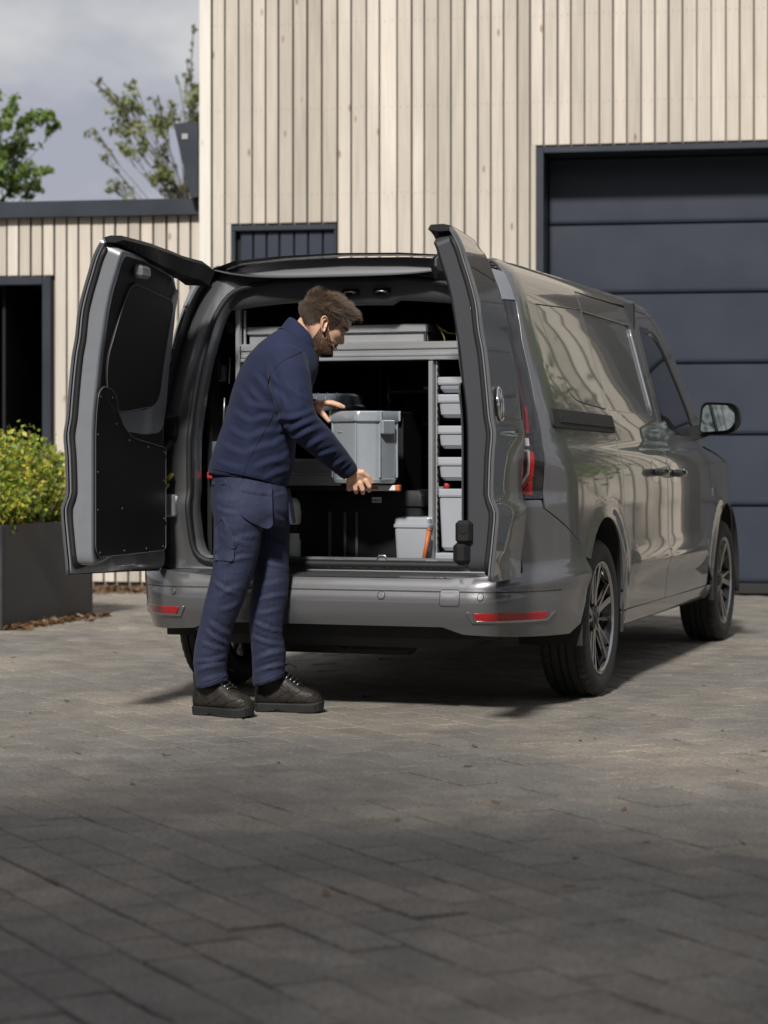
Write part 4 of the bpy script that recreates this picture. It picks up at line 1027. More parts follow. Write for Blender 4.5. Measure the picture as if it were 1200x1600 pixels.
# --- wheels
def make_wheel():
    Rt = .326
    # tread ribs and grooves
    prof = [(.222, .070), (.232, .088), (.250, .099), (.275, .1035), (.292, .102), (.306, .096), (.3155, .087), (.3205, .078)]
    for a, b in ((.077, .060), (.052, .028), (.020, -.004), (-.012, -.036), (-.044, -.068)):
        pass
    ribs = [(.076, .056), (.046, .020), (.010, -.010), (-.020, -.046), (-.056, -.076)]
    for i, (a, b) in enumerate(ribs):
        r = Rt - (abs((a + b) / 2) / .1) ** 2 * .004
        if i: prof.append((r - .009, a + .002))
        prof += [(r, a), (r, b)]
        if i < 4: prof.append((r - .009, b - .002))
    prof += [(.3205, -.078), (.3155, -.087), (.306, -.096), (.292, -.102), (.275, -.1035), (.250, -.099), (.232, -.088), (.222, -.070)]
    n = 150; v = []; f = []; m = len(prof)
    for k in range(n):
        t = 2 * math.pi * k / n
        for i, (r, a) in enumerate(prof):
            rr = r
            if k % 3 == 0 and (abs(a) > .055 and r > .305) : rr = r - .0045
            v.append((a, rr * math.cos(t), rr * math.sin(t)))
    for k in range(n):
        k2 = (k + 1) % n
        for i in range(m - 1): f.append((k * m + i, k2 * m + i, k2 * m + i + 1, k * m + i + 1))
    tyre = MB(); tyre.add(v, f, False)
    me_t = tyre.mesh('tyre'); bm = bmesh.new(); bm.from_mesh(me_t); bmesh.ops.recalc_face_normals(bm, faces=bm.faces); bm.to_mesh(me_t); bm.free()
    me_t.polygons.foreach_set('use_smooth', [abs(p.center[0]) > .082 and math.hypot(p.center[1], p.center[2]) < .312 for p in me_t.polygons]); me_t.materials.append(M_TYRE)
    barrel = MB().lathe([(.222, .072), (.232, .086), (.2355, .092), (.231, .093), (.224, .086), (.2135, .066), (.208, .03), (.204, -.05), (.205, -.085)], 0, 64)
    rim = barrel.mesh('rim'); rim.materials.append(M_RIM_DARK)
    lip = MB().lathe([(.2355, .0925), (.2375, .0945), (.231, .0955), (.2255, .0925), (.222, .086)], 0, 64).mesh('rim_edge'); lip.materials.append(M_RIM)
    disc = MB().lathe([(0.001, .0), (.145, .0), (.145, -.02), (0.001, -.02)], 0, 40, smooth=False).mesh('brake_disc'); disc.materials.append(M_STEEL)
    # five forked spokes: machined faces over dark flanks
    face = MB(); dark = MB()
    def spoke(aw0, aw1, a0, a1, x0, x1, r0=.052, r1=.226, mb=face, th=.004, depth=None):
        N = 7; vv = []
        for q in np.linspace(0, 1, N):
            r = r0 + (r1 - r0) * q; am = a0 + (a1 - a0) * q; w = (aw0 + (aw1 - aw0) * q) / 2; x = x0 + (x1 - x0) * q ** 1.4
            for s in (-1, 1):
                ang = am + s * w / r
                for d in (0, -(depth if depth else th)): vv.append((x + d, r * math.sin(ang), r * math.cos(ang)))
        ff = []
        for i in range(N - 1):
            b = i * 4; c = b + 4
            ff += [(b, b + 2, c + 2, c), (b + 1, c + 1, c + 3, b + 3), (b, c, c + 1, b + 1), (b + 2, b + 3, c + 3, c + 2)]
        ff += [(0, 1, 3, 2), (4 * N - 4, 4 * N - 2, 4 * N - 1, 4 * N - 3)]
        mb.add(vv, ff)
    for k in range(5):
        a = 2 * math.pi * k / 5 + .16
        spoke(.017, .010, a - .13, a - .155, .070, .088); spoke(.022, .030, a + .10, a + .20, .070, .088)
        spoke(.05, .07, a, a + .01, .058, .070, mb=dark, depth=.03)
        spoke(.012, .012, a + .63, a + .60, .056, .078, mb=dark, depth=.024)
    me_f = face.mesh('spoke_face'); me_d = dark.mesh('spoke_flank')
    for me in (me_f, me_d):
        bm = bmesh.new(); bm.from_mesh(me); bmesh.ops.recalc_face_normals(bm, faces=bm.faces); bm.to_mesh(me); bm.free()
    me_f.materials.append(M_RIM); me_d.materials.append(M_RIM_DARK)
    hub = MB().lathe([(.058, .045), (.058, .066), (.052, .071), (.034, .072), (.032, .068), (.030, .076), (.024, .079), (0.001, .080)], 0, 32)
    for k in range(5):
        a = 2 * math.pi * k / 5 + .4; hub.tube([(.06, .045 * math.sin(a), .045 * math.cos(a)), (.074, .045 * math.sin(a), .045 * math.cos(a))], .0075, 6)
    me_h = hub.mesh('hub_cap'); me_h.materials.append(M_RIM_DARK)
    return me_t, rim, lip, disc, me_f, me_d, me_h
WM = make_wheel()
for wy in WHEELS_Y:
    for sx in (1, -1):
        w_ = empty('wheel', (sx * .797, wy, .326), 0, van); w_.rotation_euler = (random.uniform(0, 6), 0, 0 if sx > 0 else math.pi)
        if sx > 0: w_.rotation_euler[0] = .35 if wy == 0 else -.12
        ty = link('tyre', WM[0], None, w_); link('rim', WM[1], None, w_)
        for nm, me in zip(('rim_edge', 'brake_disc', 'spoke_face', 'spoke_flank', 'hub_cap'), WM[2:]): link(nm, me, None, w_)

# --- door mirrors
for sx in (1, -1):
    dm = empty('door_mirror', (sx * .845, 2.16, 1.115), 0, van)
    mb = MB(); n = 16; rings = []
    # housing: rounded box, lofted front to back
    def mring(y, sc, cy=.0):
        pts = round_poly([(.055, -.012), (.07, .158), (.252, .150), (.268, .045), (.225, -.0)], [.03, .04, .045, .05, .04], 4)
        c = np.array([.165, .078]); return [(sx * float(c[0] + (p[0] - c[0]) * sc), y, float(c[1] + (p[1] - c[1]) * sc)) for p in pts]
    ys_ = [(-.005, .985), (-.012, 1.0), (.01, 1.02), (.045, 1.0), (.075, .88), (.095, .6), (.10, .3)]
    rr = [mring(y, s) for y, s in ys_]; m = len(rr[0]); v = [p for r in rr for p in r]; f = []
    for i in range(len(rr) - 1):
        for k in range(m): f.append((i * m + k, i * m + (k + 1) % m, (i + 1) * m + (k + 1) % m, (i + 1) * m + k))
    f.append([(len(rr) - 1) * m + k for k in range(m)]); f.append([k for k in range(m)][::-1])
    mb.add(v, f, True); mb.build('mirror_housing', M_BLACK, dm)
    gl = mring(-.008, .84); mb = MB(); v = gl + [(p[0], -.0045, p[2]) for p in gl]; f = [list(range(m)), [m + k for k in range(m)][::-1]] + [(k, (k + 1) % m, m + (k + 1) % m, m + k) for k in range(m)]
    g_ = mb.add(v, f).build('mirror_glass', M_MIRROR, dm); g_.rotation_euler = (R(-9), 0, R(-4 * sx)); g_.location = (sx * -.002, -.03 if sx > 0 else -.012, 0)
    MB().prism(round_poly([(-.02, -.05), (-.02, .03), (.10, .05), (.14, -.0), (.05, -.03)], .012, 3), lambda a, b: (sx * a, .0, b), lambda a, b: (sx * a, .07, b)).build('mirror_foot', M_BLACK, dm)
# --- exterior door handles
for name, t, z in (('slide', 1.08, .925), ('front', 1.51, .917)):
    p = [float(c) for c in skin(np.array(t), np.array(z))]
    hd = MB(); par = sd if name == 'slide' else fd
    cup = panel('handle_cup', round_poly([(t - .12, z + .052), (t + .06, z + .052), (t + .06, z - .042), (t - .12, z - .042)], .045, 4), off(skin, .001), M_GLOSS_BLACK, par, th=.004, cham=.001, grid=.03, step=.012)
    hd.tube([(p[0] + .012, t - .12, z), (p[0] + .034, t - .08, z + .002), (p[0] + .038, t, z + .003), (p[0] + .034, t + .07, z + .002), (p[0] + .012, t + .10, z)], [.014, .021, .023, .021, .014], 8)
    hd.build('door_handle', M_GLOSS_BLACK, par)

# --- rear doors
def rear_door(sx, L_, angle):
    """sx=+1: right leaf, hinged at +x. Built closed, then turned about its hinge."""
    hx, hy = .765, -.868
    root = empty('rear_door', (sx * hx, hy, 0), R(angle), van)
    tag(root, 'open rear door seen from inside with black trim' if sx < 0 else 'open rear door seen from outside with chrome emblem')
    zs_ = [.545, .7, .83, 1.0, 1.15, 1.3, 1.45, 1.56, 1.64, 1.70]
    fe = hx - L_                                  # x of the free edge
    oh = [(float(_xd(z)) - .002, z) for z in zs_] + [(.655, 1.725), (.59, 1.762), (.44, 1.79), (.25, 1.802)]
    outl = [(fe, .562)] + oh + [(fe, 1.808)]
    def loc(fn):
        def g(x, z):
            a, b, c = fn(x, z); return sx * (np.asarray(a) - hx) , np.asarray(b) - hy, np.asarray(c)
        return g
    gd_ = lambda x, z: gy(np.minimum(x, np.minimum(_xh(z), f_w(z) - .06)), z)
    skin_o = loc(lambda x, z: (x, gd_(x, z), z)); fl = (sx < 0)
    wbl = round_poly([(fe + .018, 1.140), (.720, 1.132), (.690, 1.53), (.64, 1.652), (fe + .018, 1.672)], [.02, .05, .06, .06, .02], 5)
    body = panel('outer_skin', outl, skin_o, M_PAINT, root, holes=[wbl], flip=fl, grid=.035, th=.012)
    panel('window_blank', offset_poly(wbl, -.006), loc(lambda x, z: (x, gd_(x, z) + .003, z)), M_PAINT, root, flip=fl, grid=.035, th=.004)
    # flange plate (inner side of the skin) and raised inner pressing
    fl_in = loc(lambda x, z: (x, gd_(x, z) + .022, z))
    panel('flange', offset_poly(outl, -.004), fl_in, M_PAINT_LIT, root, flip=not fl, grid=.05, th=.006)
    inset = [(fe + .030, .60)] + [(a - .045, z) for a, z in oh if .58 < z < 1.69] + [(.55, 1.715), (.25, 1.745), (fe + .030, 1.752)]
    inset = round_poly(inset, [.03] + [.0] * (len(inset) - 4) + [.06, .08, .0, .04], 4)
    DP = .106
    bfn = lambda d: loc(lambda x, z: (x, gy(np.minimum(x, .55), z) + f_o(z) - f_oi(z) + d, z))
    win = round_poly([(fe + .055, 1.335), (fe + .16, 1.66), (.63, 1.625), (.625, 1.19), (.50, 1.155), (fe + .20, 1.15)], [.08, .05, .07, .09, .05, .06], 5)
    edge_mat = M_PAINT_LIT if sx < 0 else M_PAINT_SHADED  # left leaf gets the lit copy of the paint, right leaf the shaded one
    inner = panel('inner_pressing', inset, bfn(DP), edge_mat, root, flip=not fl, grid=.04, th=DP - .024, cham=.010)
    # door seal between flange and pressing
    lp = [(x, z) for x, z in resample(offset_poly(inset, .016), .03)]
    pts = [tuple(float(c) for c in loc(lambda x, z: (x, gd_(x, z) + .03, z))(np.array(x), np.array(z))) for x, z in lp]
    MB().tube(pts + pts[:1], .010, 6, caps=False).build('edge_seal', M_RUBBER, root)
    # black covering over most of the inner face, window board and screwed trim board
    cov = [(fe + .045, .615)] + [(a - .055, z) for a, z in oh if .58 < z < 1.69] + [(.54, 1.70), (.25, 1.735), (fe + .05, 1.742)]
    cov = round_poly(cov, .02, 2)
    panel('inner_cover', cov, bfn(DP + .003), M_BLACK, root, flip=not fl, grid=.05, th=.006, cham=.002)
    wb = round_poly([(fe + .06, 1.34), (fe + .17, 1.655), (.640, 1.612), (.625, 1.20), (fe + .24, 1.165), (fe + .12, 1.19)], [.08, .05, .06, .08, .05, .05], 5)
    sur = round_poly([(.690, 1.10), (.706, 1.20), (.688, 1.52), (.650, 1.66), (.612, 1.64), (.608, 1.215), (.52, 1.178), (fe + .24, 1.165), (fe + .30, 1.10), (.52, 1.088)], [.05, .03, .03, .02, .03, .06, .04, .02, .05, .05], 4)
    panel('window_surround', sur, bfn(DP + .009), M_PAINT_LIT, root, flip=not fl, grid=.03, th=.010, cham=.006)
    panel('window_board', wb, bfn(DP + .010), M_BOARD, root, flip=not fl, grid=.05, th=.006, cham=.002)
    tb = round_poly([(fe + .012, .655), (fe + .012, 1.235), (fe + .055, 1.262), (fe + .165, 1.248), (fe + .245, 1.13), (fe + .36, 1.072), (.705, 1.035), (.735, 1.0), (.735, .66), (.70, .622), (fe + .05, .622)], [.02, .03, .03, .05, .08, .08, .02, .02, .03, .02, .02], 5)
    tb = [(min(x, float(_xd(z)) - .05), z) for x, z in tb]
    tbo = panel('trim_board', tb, bfn(DP + .012), M_BOARD, root, flip=not fl, grid=.06, th=.006, cham=.0025)
    def glint_line(poly, d, nm, par):
        q_ = [tuple(float(c) for c in bfn(DP + d)(np.array(x), np.array(z))) for x, z in resample(poly, .03)]
        MB().tube(q_ + q_[:1], .0022, 5, caps=False).build(nm, M_EDGE_GLINT, par, fix=False)
    glint_line(offset_poly(tb, -.001), .0125, 'board_edge_glint', tbo); glint_line(offset_poly(wb, -.001), .0105, 'window_edge_glint', root)
    for x, z in ((fe + .03, 1.22), (fe + .14, 1.22), (fe + .03, 1.08), (fe + .20, 1.12), (fe + .33, 1.06), (fe + .52, 1.035), (.69, 1.015), (.69, .90), (.69, .75), (fe + .03, .94), (fe + .03, .80), (fe + .26, .80), (fe + .05, .64), (fe + .28, .638), (fe + .5, .638), (.68, .64)):
        p = Vector([float(c) for c in bfn(DP + .013)(np.array(x), np.array(z))]); q = Vector([float(c) for c in bfn(DP + .018)(np.array(x), np.array(z))])
        MB().tube([p, q], [.0065, .004], 7).build('rivet', M_RIVET, tbo)
    # top lip: roof edge carried by the door
    lipv = []; lipf = []; xs2 = np.linspace(fe, .635, 16)
    for x in xs2:
        z = float(np.interp(x, [fe, .25, .44, .59, .665], [1.808, 1.802, 1.79, 1.762, 1.722])); y = float(gy(x, z))
        e = 1 + max(0, (x - fe) / .6) * .75
        for dy, dz in ((.0, .001), (.03, .008), (.055 * e + .02, .006), (.065 * e + .02, -.010), (.05 + .062 * min(1, (x - fe) / .3), -.018 - .05 * min(1, (x - fe) / .3)), (.012, -.016 - .046 * min(1, (x - fe) / .3))): lipv.append((sx * (x - hx), y + dy - hy, z + dz))
    for i in range(len(xs2) - 1):
        for k in range(6): lipf.append((i * 6 + k, i * 6 + (k + 1) % 6, (i + 1) * 6 + (k + 1) % 6, (i + 1) * 6 + k))
    lipf += [tuple(range(6)), tuple(range((len(xs2) - 1) * 6, len(xs2) * 6))]
    MB().add(lipv, lipf).build('top_lip', M_BLACK, root)
    # striker hook at the top, latch lower down
    c = [float(q) for q in bfn(DP + .02)(np.array(fe + .20), np.array(1.705))]
    MB().box((c[0], c[1], c[2] - .01), (.10, .04, .05), .012).build('top_catch', M_PAINT_LIT, root)
    zl = .735
    c = [float(q) for q in bfn(DP * .62)(np.array(fe + .022), np.array(zl))]
    lt = MB(); lt.box((c[0] + sx * -.006, c[1] + .045, zl), (.05, .060, .082), .012); lt.box((c[0] + sx * -.004, c[1] + .055, zl - .075), (.045, .06, .085), .018)
    lo = lt.build('door_latch', M_BLACK, root) if sx > 0 else None
    if sx > 0: MB().tube([(c[0] - sx * .034, c[1] + .045, zl + .01), (c[0] - sx * .026, c[1] + .045, zl + .01)], .016, 12).build('latch_claw', M_GLOSS_BLACK, lo)
    return root, skin_o, loc, fe
M_PAINT_SHADED = pmat('paint_grey_shaded', (.045, .047, .055), .42, .2, coat=.4, coat_r=.2)  # door paint darkened to carry the shade on the right leaf's edge
M_BOARD = pmat('black_board', (.012, .012, .013), .55, spec=.3, var=.12, vscale=40, bump=.05, bscale=900)
M_EDGE_GLINT = pmat('edge_glint', (.085, .085, .09), .4)  # paler grey painting the light caught along the board edges
M_RIVET = pmat('rivet_black', (.05, .05, .052), .3, .5)
ld, _, _, _ = rear_door(-1, .758, -88)
rd, rd_skin, rd_loc, rd_fe = rear_door(1, .755, 96)
# round chrome emblem on the right leaf's outside
ex, ez, er = rd_fe + .125, 1.185, .058
def em(a, b, d): return tuple(float(c) for c in rd_loc(lambda x, z: (x, gy(x, z) - d, z))(np.array(ex + a), np.array(ez + b)))
emb = MB(); n = 40
emb.tube([em(er * math.cos(2 * math.pi * k / n), er * math.sin(2 * math.pi * k / n), .006) for k in range(n + 1)], .0055, 6, caps=False)
def stroke(pts, w=.0048):
    emb.tube([em(a * er, b * er, .007) for a, b in pts], w, 6)
stroke([(-.42, .86), (0, .08), (.42, .86)]); stroke([(-.92, .40), (-.46, -.80), (0, .02), (.46, -.80), (.92, .40)])
eo = emb.build('emblem', M_CHROME, rd, fix=False)
disc_v = [em(er * .98 * math.cos(2 * math.pi * k / n), er * .98 * math.sin(2 * math.pi * k / n), .003) for k in range(n)]
MB().add(disc_v, [list(range(n))]).build('emblem_ground', M_GLOSS_BLACK, rd)
for i in range(3):
    MB().box(em(0, 0, 0), (.001, .001, .001)) if False else None
# ------------------------------------------------------------------ what stands in the cargo space
def vw(x, y, z=0.0):
    return (VO[0] + x * math.cos(VTH) + y * math.sin(VTH), VO[1] - x * math.sin(VTH) + y * math.cos(VTH), z)
def inv(name, x, y, z, label, cat, group=None, rz=0.0):
    o = empty(name, vw(x, y, z), -VTH + rz); tag(o, label, cat, group); return o
FL = .572
# aluminium racking
rk = inv('shelf_rack', 0, 0, FL, 'aluminium racking with a top shelf beam and perforated uprights inside the van', 'shelving')
def zr(z): return z - FL
mb = MB()
mb.box((.0, -.60, zr(1.4225)), (.96, .03, .072), .004); mb.box((.0, -.619, zr(1.4405)), (.955, .008, .022), .003); mb.box((.0, -.618, zr(1.4065)), (.955, .007, .010), .002); mb.box((.0, -.62, zr(1.391)), (.958, .010, .014), .003)
mb.build('shelf_beam', M_ALU, rk)
MB().box((0, -.30, zr(1.395)), (.95, .56, .012), .003).build('shelf_board', M_LINING, rk)
for x in (.338,):
    mb = MB(); mb.box((x, -.612, zr(.975)), (.021, .026, .81), .003); mb.box((x + .016, -.585, zr(.975)), (.008, .03, .81), .002); up = mb.build('upright', M_ALU, rk)
    mb = MB()
    for z in np.arange(.60, 1.37, .028): mb.box((x + .0215, -.600, zr(z)), (.004, .012, .012))
    mb.build('perforation', M_STEEL, up)
MB().box((-.495, -.60, zr(1.30)), (.02, .03, .82), .003).build('upright', M_ALU, rk)
MB().box((-.475, -.58, zr(1.0)), (.01, .012, 1.2), .002).build('upright', M_ALU, rk)
for z in (1.235, 1.11, .985, .885, .60):
    MB().box((.372, -.598, zr(z) - .012), (.028, .02, .012), .002).box((.362, -.604, zr(z) - .006), (.006, .008, .034)).build('runner_bracket', M_STEEL, rk)
for z in (1.235, 1.11, .985, .885):
    MB().box((.47, -.40, zr(z) - .020), (.23, .36, .008)).build('runner', M_BLACK, rk)
MB().box((.60, -.38, zr(1.0)), (.012, .45, .82)).build('rack_side', M_LINING, rk)
MB().box((.345, -.30, zr(1.0)), (.006, .5, .80)).build('rack_side', M_LINING, rk)
# long tray on the top shelf
tr_ = inv('storage_tray', -.08, -.44, 1.402, 'long aluminium tray resting on the top shelf behind the beam', 'tray')
mb = MB(); mb.box((0.0, 0, .048), (.77, .24, .095), .004); mb.build('tray_body', M_ALU, tr_)
mb = MB(); mb.box((0.0, -.004, .1135), (.78, .26, .034), .004); mb.build('tray_cap', M_ALU, tr_)
MB().box((.388, -.134, .113), (.012, .01, .030), .003).box((.377, -.126, .045), (.012, .008, .088), .002).build('corner_profile', M_RIM, tr_)
rs = inv('tool_case', -.02, -.20, 1.402, 'red tool case lying deep on the top shelf', 'tool case')
MB().box((0, 0, .075), (.46, .16, .15), .012).build('case_body', M_REDP, rs); MB().box((0, -.085, .10), (.46, .006, .01), .002).build('case_seam', M_BLACK, rs)
cb = tag(link('cable', MB().tube([vw(.33, -.52, 1.53), vw(.35, -.54, 1.515), vw(.38, -.52, 1.495), vw(.42, -.50, 1.492), vw(.47, -.48, 1.487)], .004, 6).tube([vw(.35, -.54, 1.515), vw(.365, -.53, 1.48), vw(.37, -.52, 1.44)], .0035, 6).mesh('cable'), pmat('yellow_cable', (.25, .22, .05), .5)), 'thin yellowish cable curling beside the top tray', 'cable')
# stacked drawers on the right
def bin_box(x0, x1, z0, z1, name, label, group, dep=.34, y=-.615, lip=.30, taper=.010):
    w, h = x1 - x0, z1 - z0
    o = inv(name, (x0 + x1) / 2, y, z0, label, 'storage bin', group)
    # tapered body with rounded lower corners and a sloped label ledge in front
    v = []; f = []
    prof = [(0.012, 0.0), (0.0, 0.014), (-.004, h * (1 - lip) - .006), (-.004, h * (1 - lip))]
    pl_ = lambda ww, y0: round_poly([(-ww, y0), (ww, y0), (ww, dep), (-ww, dep)], [.016, .016, .004, .004], 4)
    rings = []
    for i, (yo, z) in enumerate(prof):
        ww = w / 2 - taper * (1 - z / h) - (.008 if i == 0 else 0); rings.append([(a, b, z) for a, b in pl_(ww, yo)])
    m = len(rings[0]); v = [p for r in rings for p in r]
    for i in range(len(rings) - 1):
        for k in range(m): f.append((i * m + k, i * m + (k + 1) % m, (i + 1) * m + (k + 1) % m, (i + 1) * m + k))
    f.append(list(range(m))[::-1]); f.append([(len(rings) - 1) * m + k for k in range(m)])
    MB().add(v, f, False).build('bin_body', M_BOX_LIGHT, o)
    r2 = [[(a, b, z) for a, b in pl_(w / 2 + .002, yo)] for yo, z in ((-.009, h * (1 - lip) + .0005), (-.011, h * (1 - lip) + .008), (-.009, h - .006), (-.002, h))]
    v = [p for r in r2 for p in r]; f = []
    for i in range(3):
        for k in range(m): f.append((i * m + k, i * m + (k + 1) % m, (i + 1) * m + (k + 1) % m, (i + 1) * m + k))
    f.append([3 * m + k for k in range(m)]); f.append(list(range(m))[::-1])
    MB().add(v, f, False).build('bin_rim', M_BOX_LIGHT, o)
    MB().add([(w / 2 - .026, -.0125, h - .002), (w / 2 + .0015, -.0125, h - .002), (w / 2 + .0015, -.0125, h * (1 - lip) + .006)], [(0, 2, 1)]).build('scoop_edge', M_BOX_MID, o)
    return o
X0, X1 = .366, .545
bin_box(X0, X1, 1.253, 1.315, 'storage_bin', 'top light grey drawer with scuffs in the van rack', 'grey bins in the rack', lip=.5)
bin_box(X0, X1, 1.153, 1.246, 'storage_bin', 'second light grey drawer from the top of the van rack', 'grey bins in the rack', lip=.36)
bin_box(X0, X1, 1.030, 1.121, 'storage_bin', 'third light grey drawer from the top of the van rack', 'grey bins in the rack', lip=.36)
bin_box(X0, X1, .903, .996, 'storage_bin', 'fourth light grey drawer just above the tall bin', 'grey bins in the rack', lip=.36)
bin_box(X0 + .003, X1, .624, .870, 'tall_bin', 'tall light grey bin low in the van rack', None, lip=.13)
o = inv('low_tray', .455, -.66, FL, 'shallow light grey tray under the tall bin', 'tray'); MB().box((0, .16, .0225), (.178, .32, .043), .005).build('tray_body', M_BOX_LIGHT, o)
o = inv('red_stopper', .392, -.58, .8715, 'small red stopper lying on the tall grey bin', 'stopper'); MB().lathe([(.001, .022), (.010, .021), (.012, .012), (.012, 0), (.001, 0)], 2, 14).build('stopper_body', M_REDP, o)
# bucket with lid, orange rod
pa = inv('bucket', .272, -.60, FL, 'light grey square bucket with a fitted lid on the van floor', 'bucket')
def sq_loft(rings, mat, name, par, n=5, closed_top=True):
    R_ = [[(a, b, z) for a, b in round_poly([(-w, -d), (w, -d), (w, d), (-w, d)], r, n)] for (w, d, r, z) in rings]
    m = len(R_[0]); v = [p for r in R_ for p in r]; f = []
    for i in range(len(R_) - 1):
        for k in range(m): f.append((i * m + k, i * m + (k + 1) % m, (i + 1) * m + (k + 1) % m, (i + 1) * m + k))
    f.append(list(range(m))[::-1])
    if closed_top: f.append([(len(R_) - 1) * m + k for k in range(m)])
    me = MB().add(v, f, True)
    o = me.build(name, mat, par); bm = bmesh.new(); bm.from_mesh(o.data)
    for e in bm.edges:
        if len(e.link_faces) == 2 and e.calc_face_angle(0) > .6: e.smooth = False
    bm.to_mesh(o.data); bm.free(); return o
sq_loft([(.063, .063, .014, 0), (.066, .066, .016, .006), (.072, .072, .018, .142)], M_BOX_LIGHT, 'bucket_body', pa)
sq_loft([(.0745, .0745, .019, .1425), (.077, .077, .02, .145), (.077, .077, .02, .157), (.0735, .0735, .02, .159), (.072, .072, .02, .178), (.066, .066, .02, .184), (.05, .05, .02, .186)], M_BOX_LIGHT, 'bucket_lid', pa)
o = inv('orange_rod', .330, -.695, FL, 'orange rod leaning against the bucket by the rack upright', 'rod')
MB().tube([(0, 0, .004), (.021, .004, .135)], .0085, 8).build('rod', M_ORANGE, o); MB().tube([(.021, .004, .135), (.0225, .0044, .142)], .0098, 8).build('end_cap', M_ORANGE, o)
# dark boxes under the crate
bb = inv('black_toolbox', .02, -.42, FL, 'large black toolbox with a small white label under the grey crate', 'toolbox')
sq_loft([(.265, .17, .02, 0), (.27, .175, .02, .02), (.275, .18, .02, .225), (.283, .19, .02, .228), (.283, .19, .02, .270), (.27, .18, .02, .290)], M_BLACK, 'box_body', bb)
mb = MB()
for x in (-.115, -.05, .0): mb.box((x, -.184, .11), (.012, .012, .19), .003)
mb.build('box_rib', M_BOX_DARK, bb)
lb = MB().box((.065, -.188, .252), (.085, .003, .030)).build('label_plate', M_BLACK, bb)
MB().box((.087, -.1905, .252), (.040, .002, .022)).build('paper_label', M_WHITE, bb)
tx = MB()
for k, w in enumerate((.005, .003, .006, .004, .003, .005)): tx.box((.071 + k * .0062, -.192, .250), (w * .7, .001, .009))
tx.build('label_print', M_BLACK, bb)
sb_ = inv('dark_case', -.24, -.38, FL, 'dark case with latches standing left of the black toolbox', 'case')
sq_loft([(.07, .12, .012, 0), (.075, .125, .014, .012), (.075, .125, .014, .17), (.07, .12, .012, .18)], M_BOX_DARK, 'case_body', sb_)
MB().box((-.02, -.128, .12), (.035, .01, .05), .004).box((.03, -.128, .12), (.035, .01, .05), .004).build('latch', M_BLACK, sb_)
# frosted container by the man's leg
bo = inv('clear_canister', -.215, -.715, FL, 'frosted clear canister with black band beside the man\'s leg', 'canister')
MB().lathe([(.001, 0), (.030, 0), (.034, .01), (.034, .085), (.028, .10), (.028, .12)], 2, 24).build('canister_body', M_CLEARP, bo)
MB().lathe([(.029, .118), (.031, .122), (.031, .15), (.029, .154)], 2, 24).build('black_band', M_BLACK, bo)
MB().lathe([(.028, .152), (.034, .165), (.036, .20), (.032, .235), (.020, .258), (.001, .262)], 2, 24).build('canister_head', M_CLEARP, bo)
# aluminium pull-out left of the crate
po = inv('pull_out_drawer', -.26, -.735, .882, 'bright aluminium pull-out drawer front behind the man\'s forearm', 'drawer')
mb = MB(); mb.box((.0, .17, .053), (.52, .34, .098), .004); mb.build('drawer_body', M_ALU, po)
mb = MB(); mb.box((0, -.006, .020), (.525, .012, .038), .003); mb.box((0, -.008, .103), (.525, .016, .010), .003); mb.box((0, -.005, .046), (.525, .010, .008), .002); mb.box((0, -.003, .075), (.522, .006, .04), .002); mb.build('drawer_front', M_ALU, po)
MB().box((.13, .17, -.012), (.50, .36, .018)).build('runner', M_BLACK, po)
# white and orange level under the crate
lv = inv('spirit_level', .15, -.80, .864, 'white spirit level with orange end lying under the grey crate', 'spirit level')
MB().box((0, 0, .011), (.20, .03, .022), .003).build('level_body', M_WHITE, lv); MB().box((.108, 0, .011), (.018, .033, .025), .004).build('orange_end', M_ORANGE, lv); MB().box((-.02, -.0155, .011), (.10, .003, .012), .001).build('orange_stripe', M_ORANGE, lv)
lv.rotation_euler = (0, 0, -VTH + .06)
# grey case behind the crate
gc = inv('grey_case', -.135, -.47, 1.185, 'dark grey moulded case lying behind the crate', 'case')
sq_loft([(.115, .10, .03, 0), (.120, .105, .032, .008), (.120, .105, .032, .020), (.112, .098, .03, .026), (.112, .098, .03, .060), (.100, .085, .03, .070)], M_BOX_DARK, 'case_body', gc)
mb = MB()
for x in (-.03, .01, .05): mb.tube([(x, -.104, .022), (x, -.10, .058), (x, -.08, .070)], .005, 6)
mb.build('case_rib', M_BOX_DARK, gc)
MB().box((-.1, -.22, 1.178), (.0, .0, .0)) if False else None
st_ = inv('case_stand', -.12, -.42, FL, 'dark inner shelf carrying the moulded grey case', 'shelf'); MB().box((0, .02, .60), (.60, .30, .018), .003).box((-.29, .05, .30), (.02, .24, .59)).box((.29, .05, .30), (.02, .24, .59)).build('shelf_board', M_BLACK, st_)
# deep shelf at the back with tool cases and an orange handle
bs = inv('back_shelf', .18, .30, FL, 'dark shelving deep in the cargo space', 'shelving')
for z in (.42, .56, .70): MB().box((.0, 0, z), (.62, .34, .014), .003).build('shelf_board', M_LINING, bs)
for sx_ in (-.31, .31): MB().box((sx_, 0, .42), (.016, .34, .84)).build('shelf_side', M_LINING, bs)
MB().box((.02, -.165, .567), (.56, .010, .012)).box((.02, -.165, .707), (.56, .010, .012)).box((.02, -.165, .427), (.56, .010, .012)).build('shelf_edge', M_BOX_DARK, bs)
o = inv('orange_drill_case', .22, .27, FL + .709, 'orange tool lying on the upper dark shelf', 'tool'); MB().box((0, 0, .022), (.15, .10, .042), .012).build('tool_body', M_ORANGE, o); MB().box((-.13, -.02, .016), (.11, .05, .03), .01).build('tool_head', M_BOX_MID, o)
o = inv('black_tool_case', .15, .27, FL + .569, 'black tool case on the middle dark shelf', 'tool case'); MB().box((0, 0, .045), (.40, .2, .09), .012).build('case_body', M_BLACK, o); MB().box((.12, -.105, .03), (.05, .012, .03), .004).build('latch', M_BOX_DARK, o)
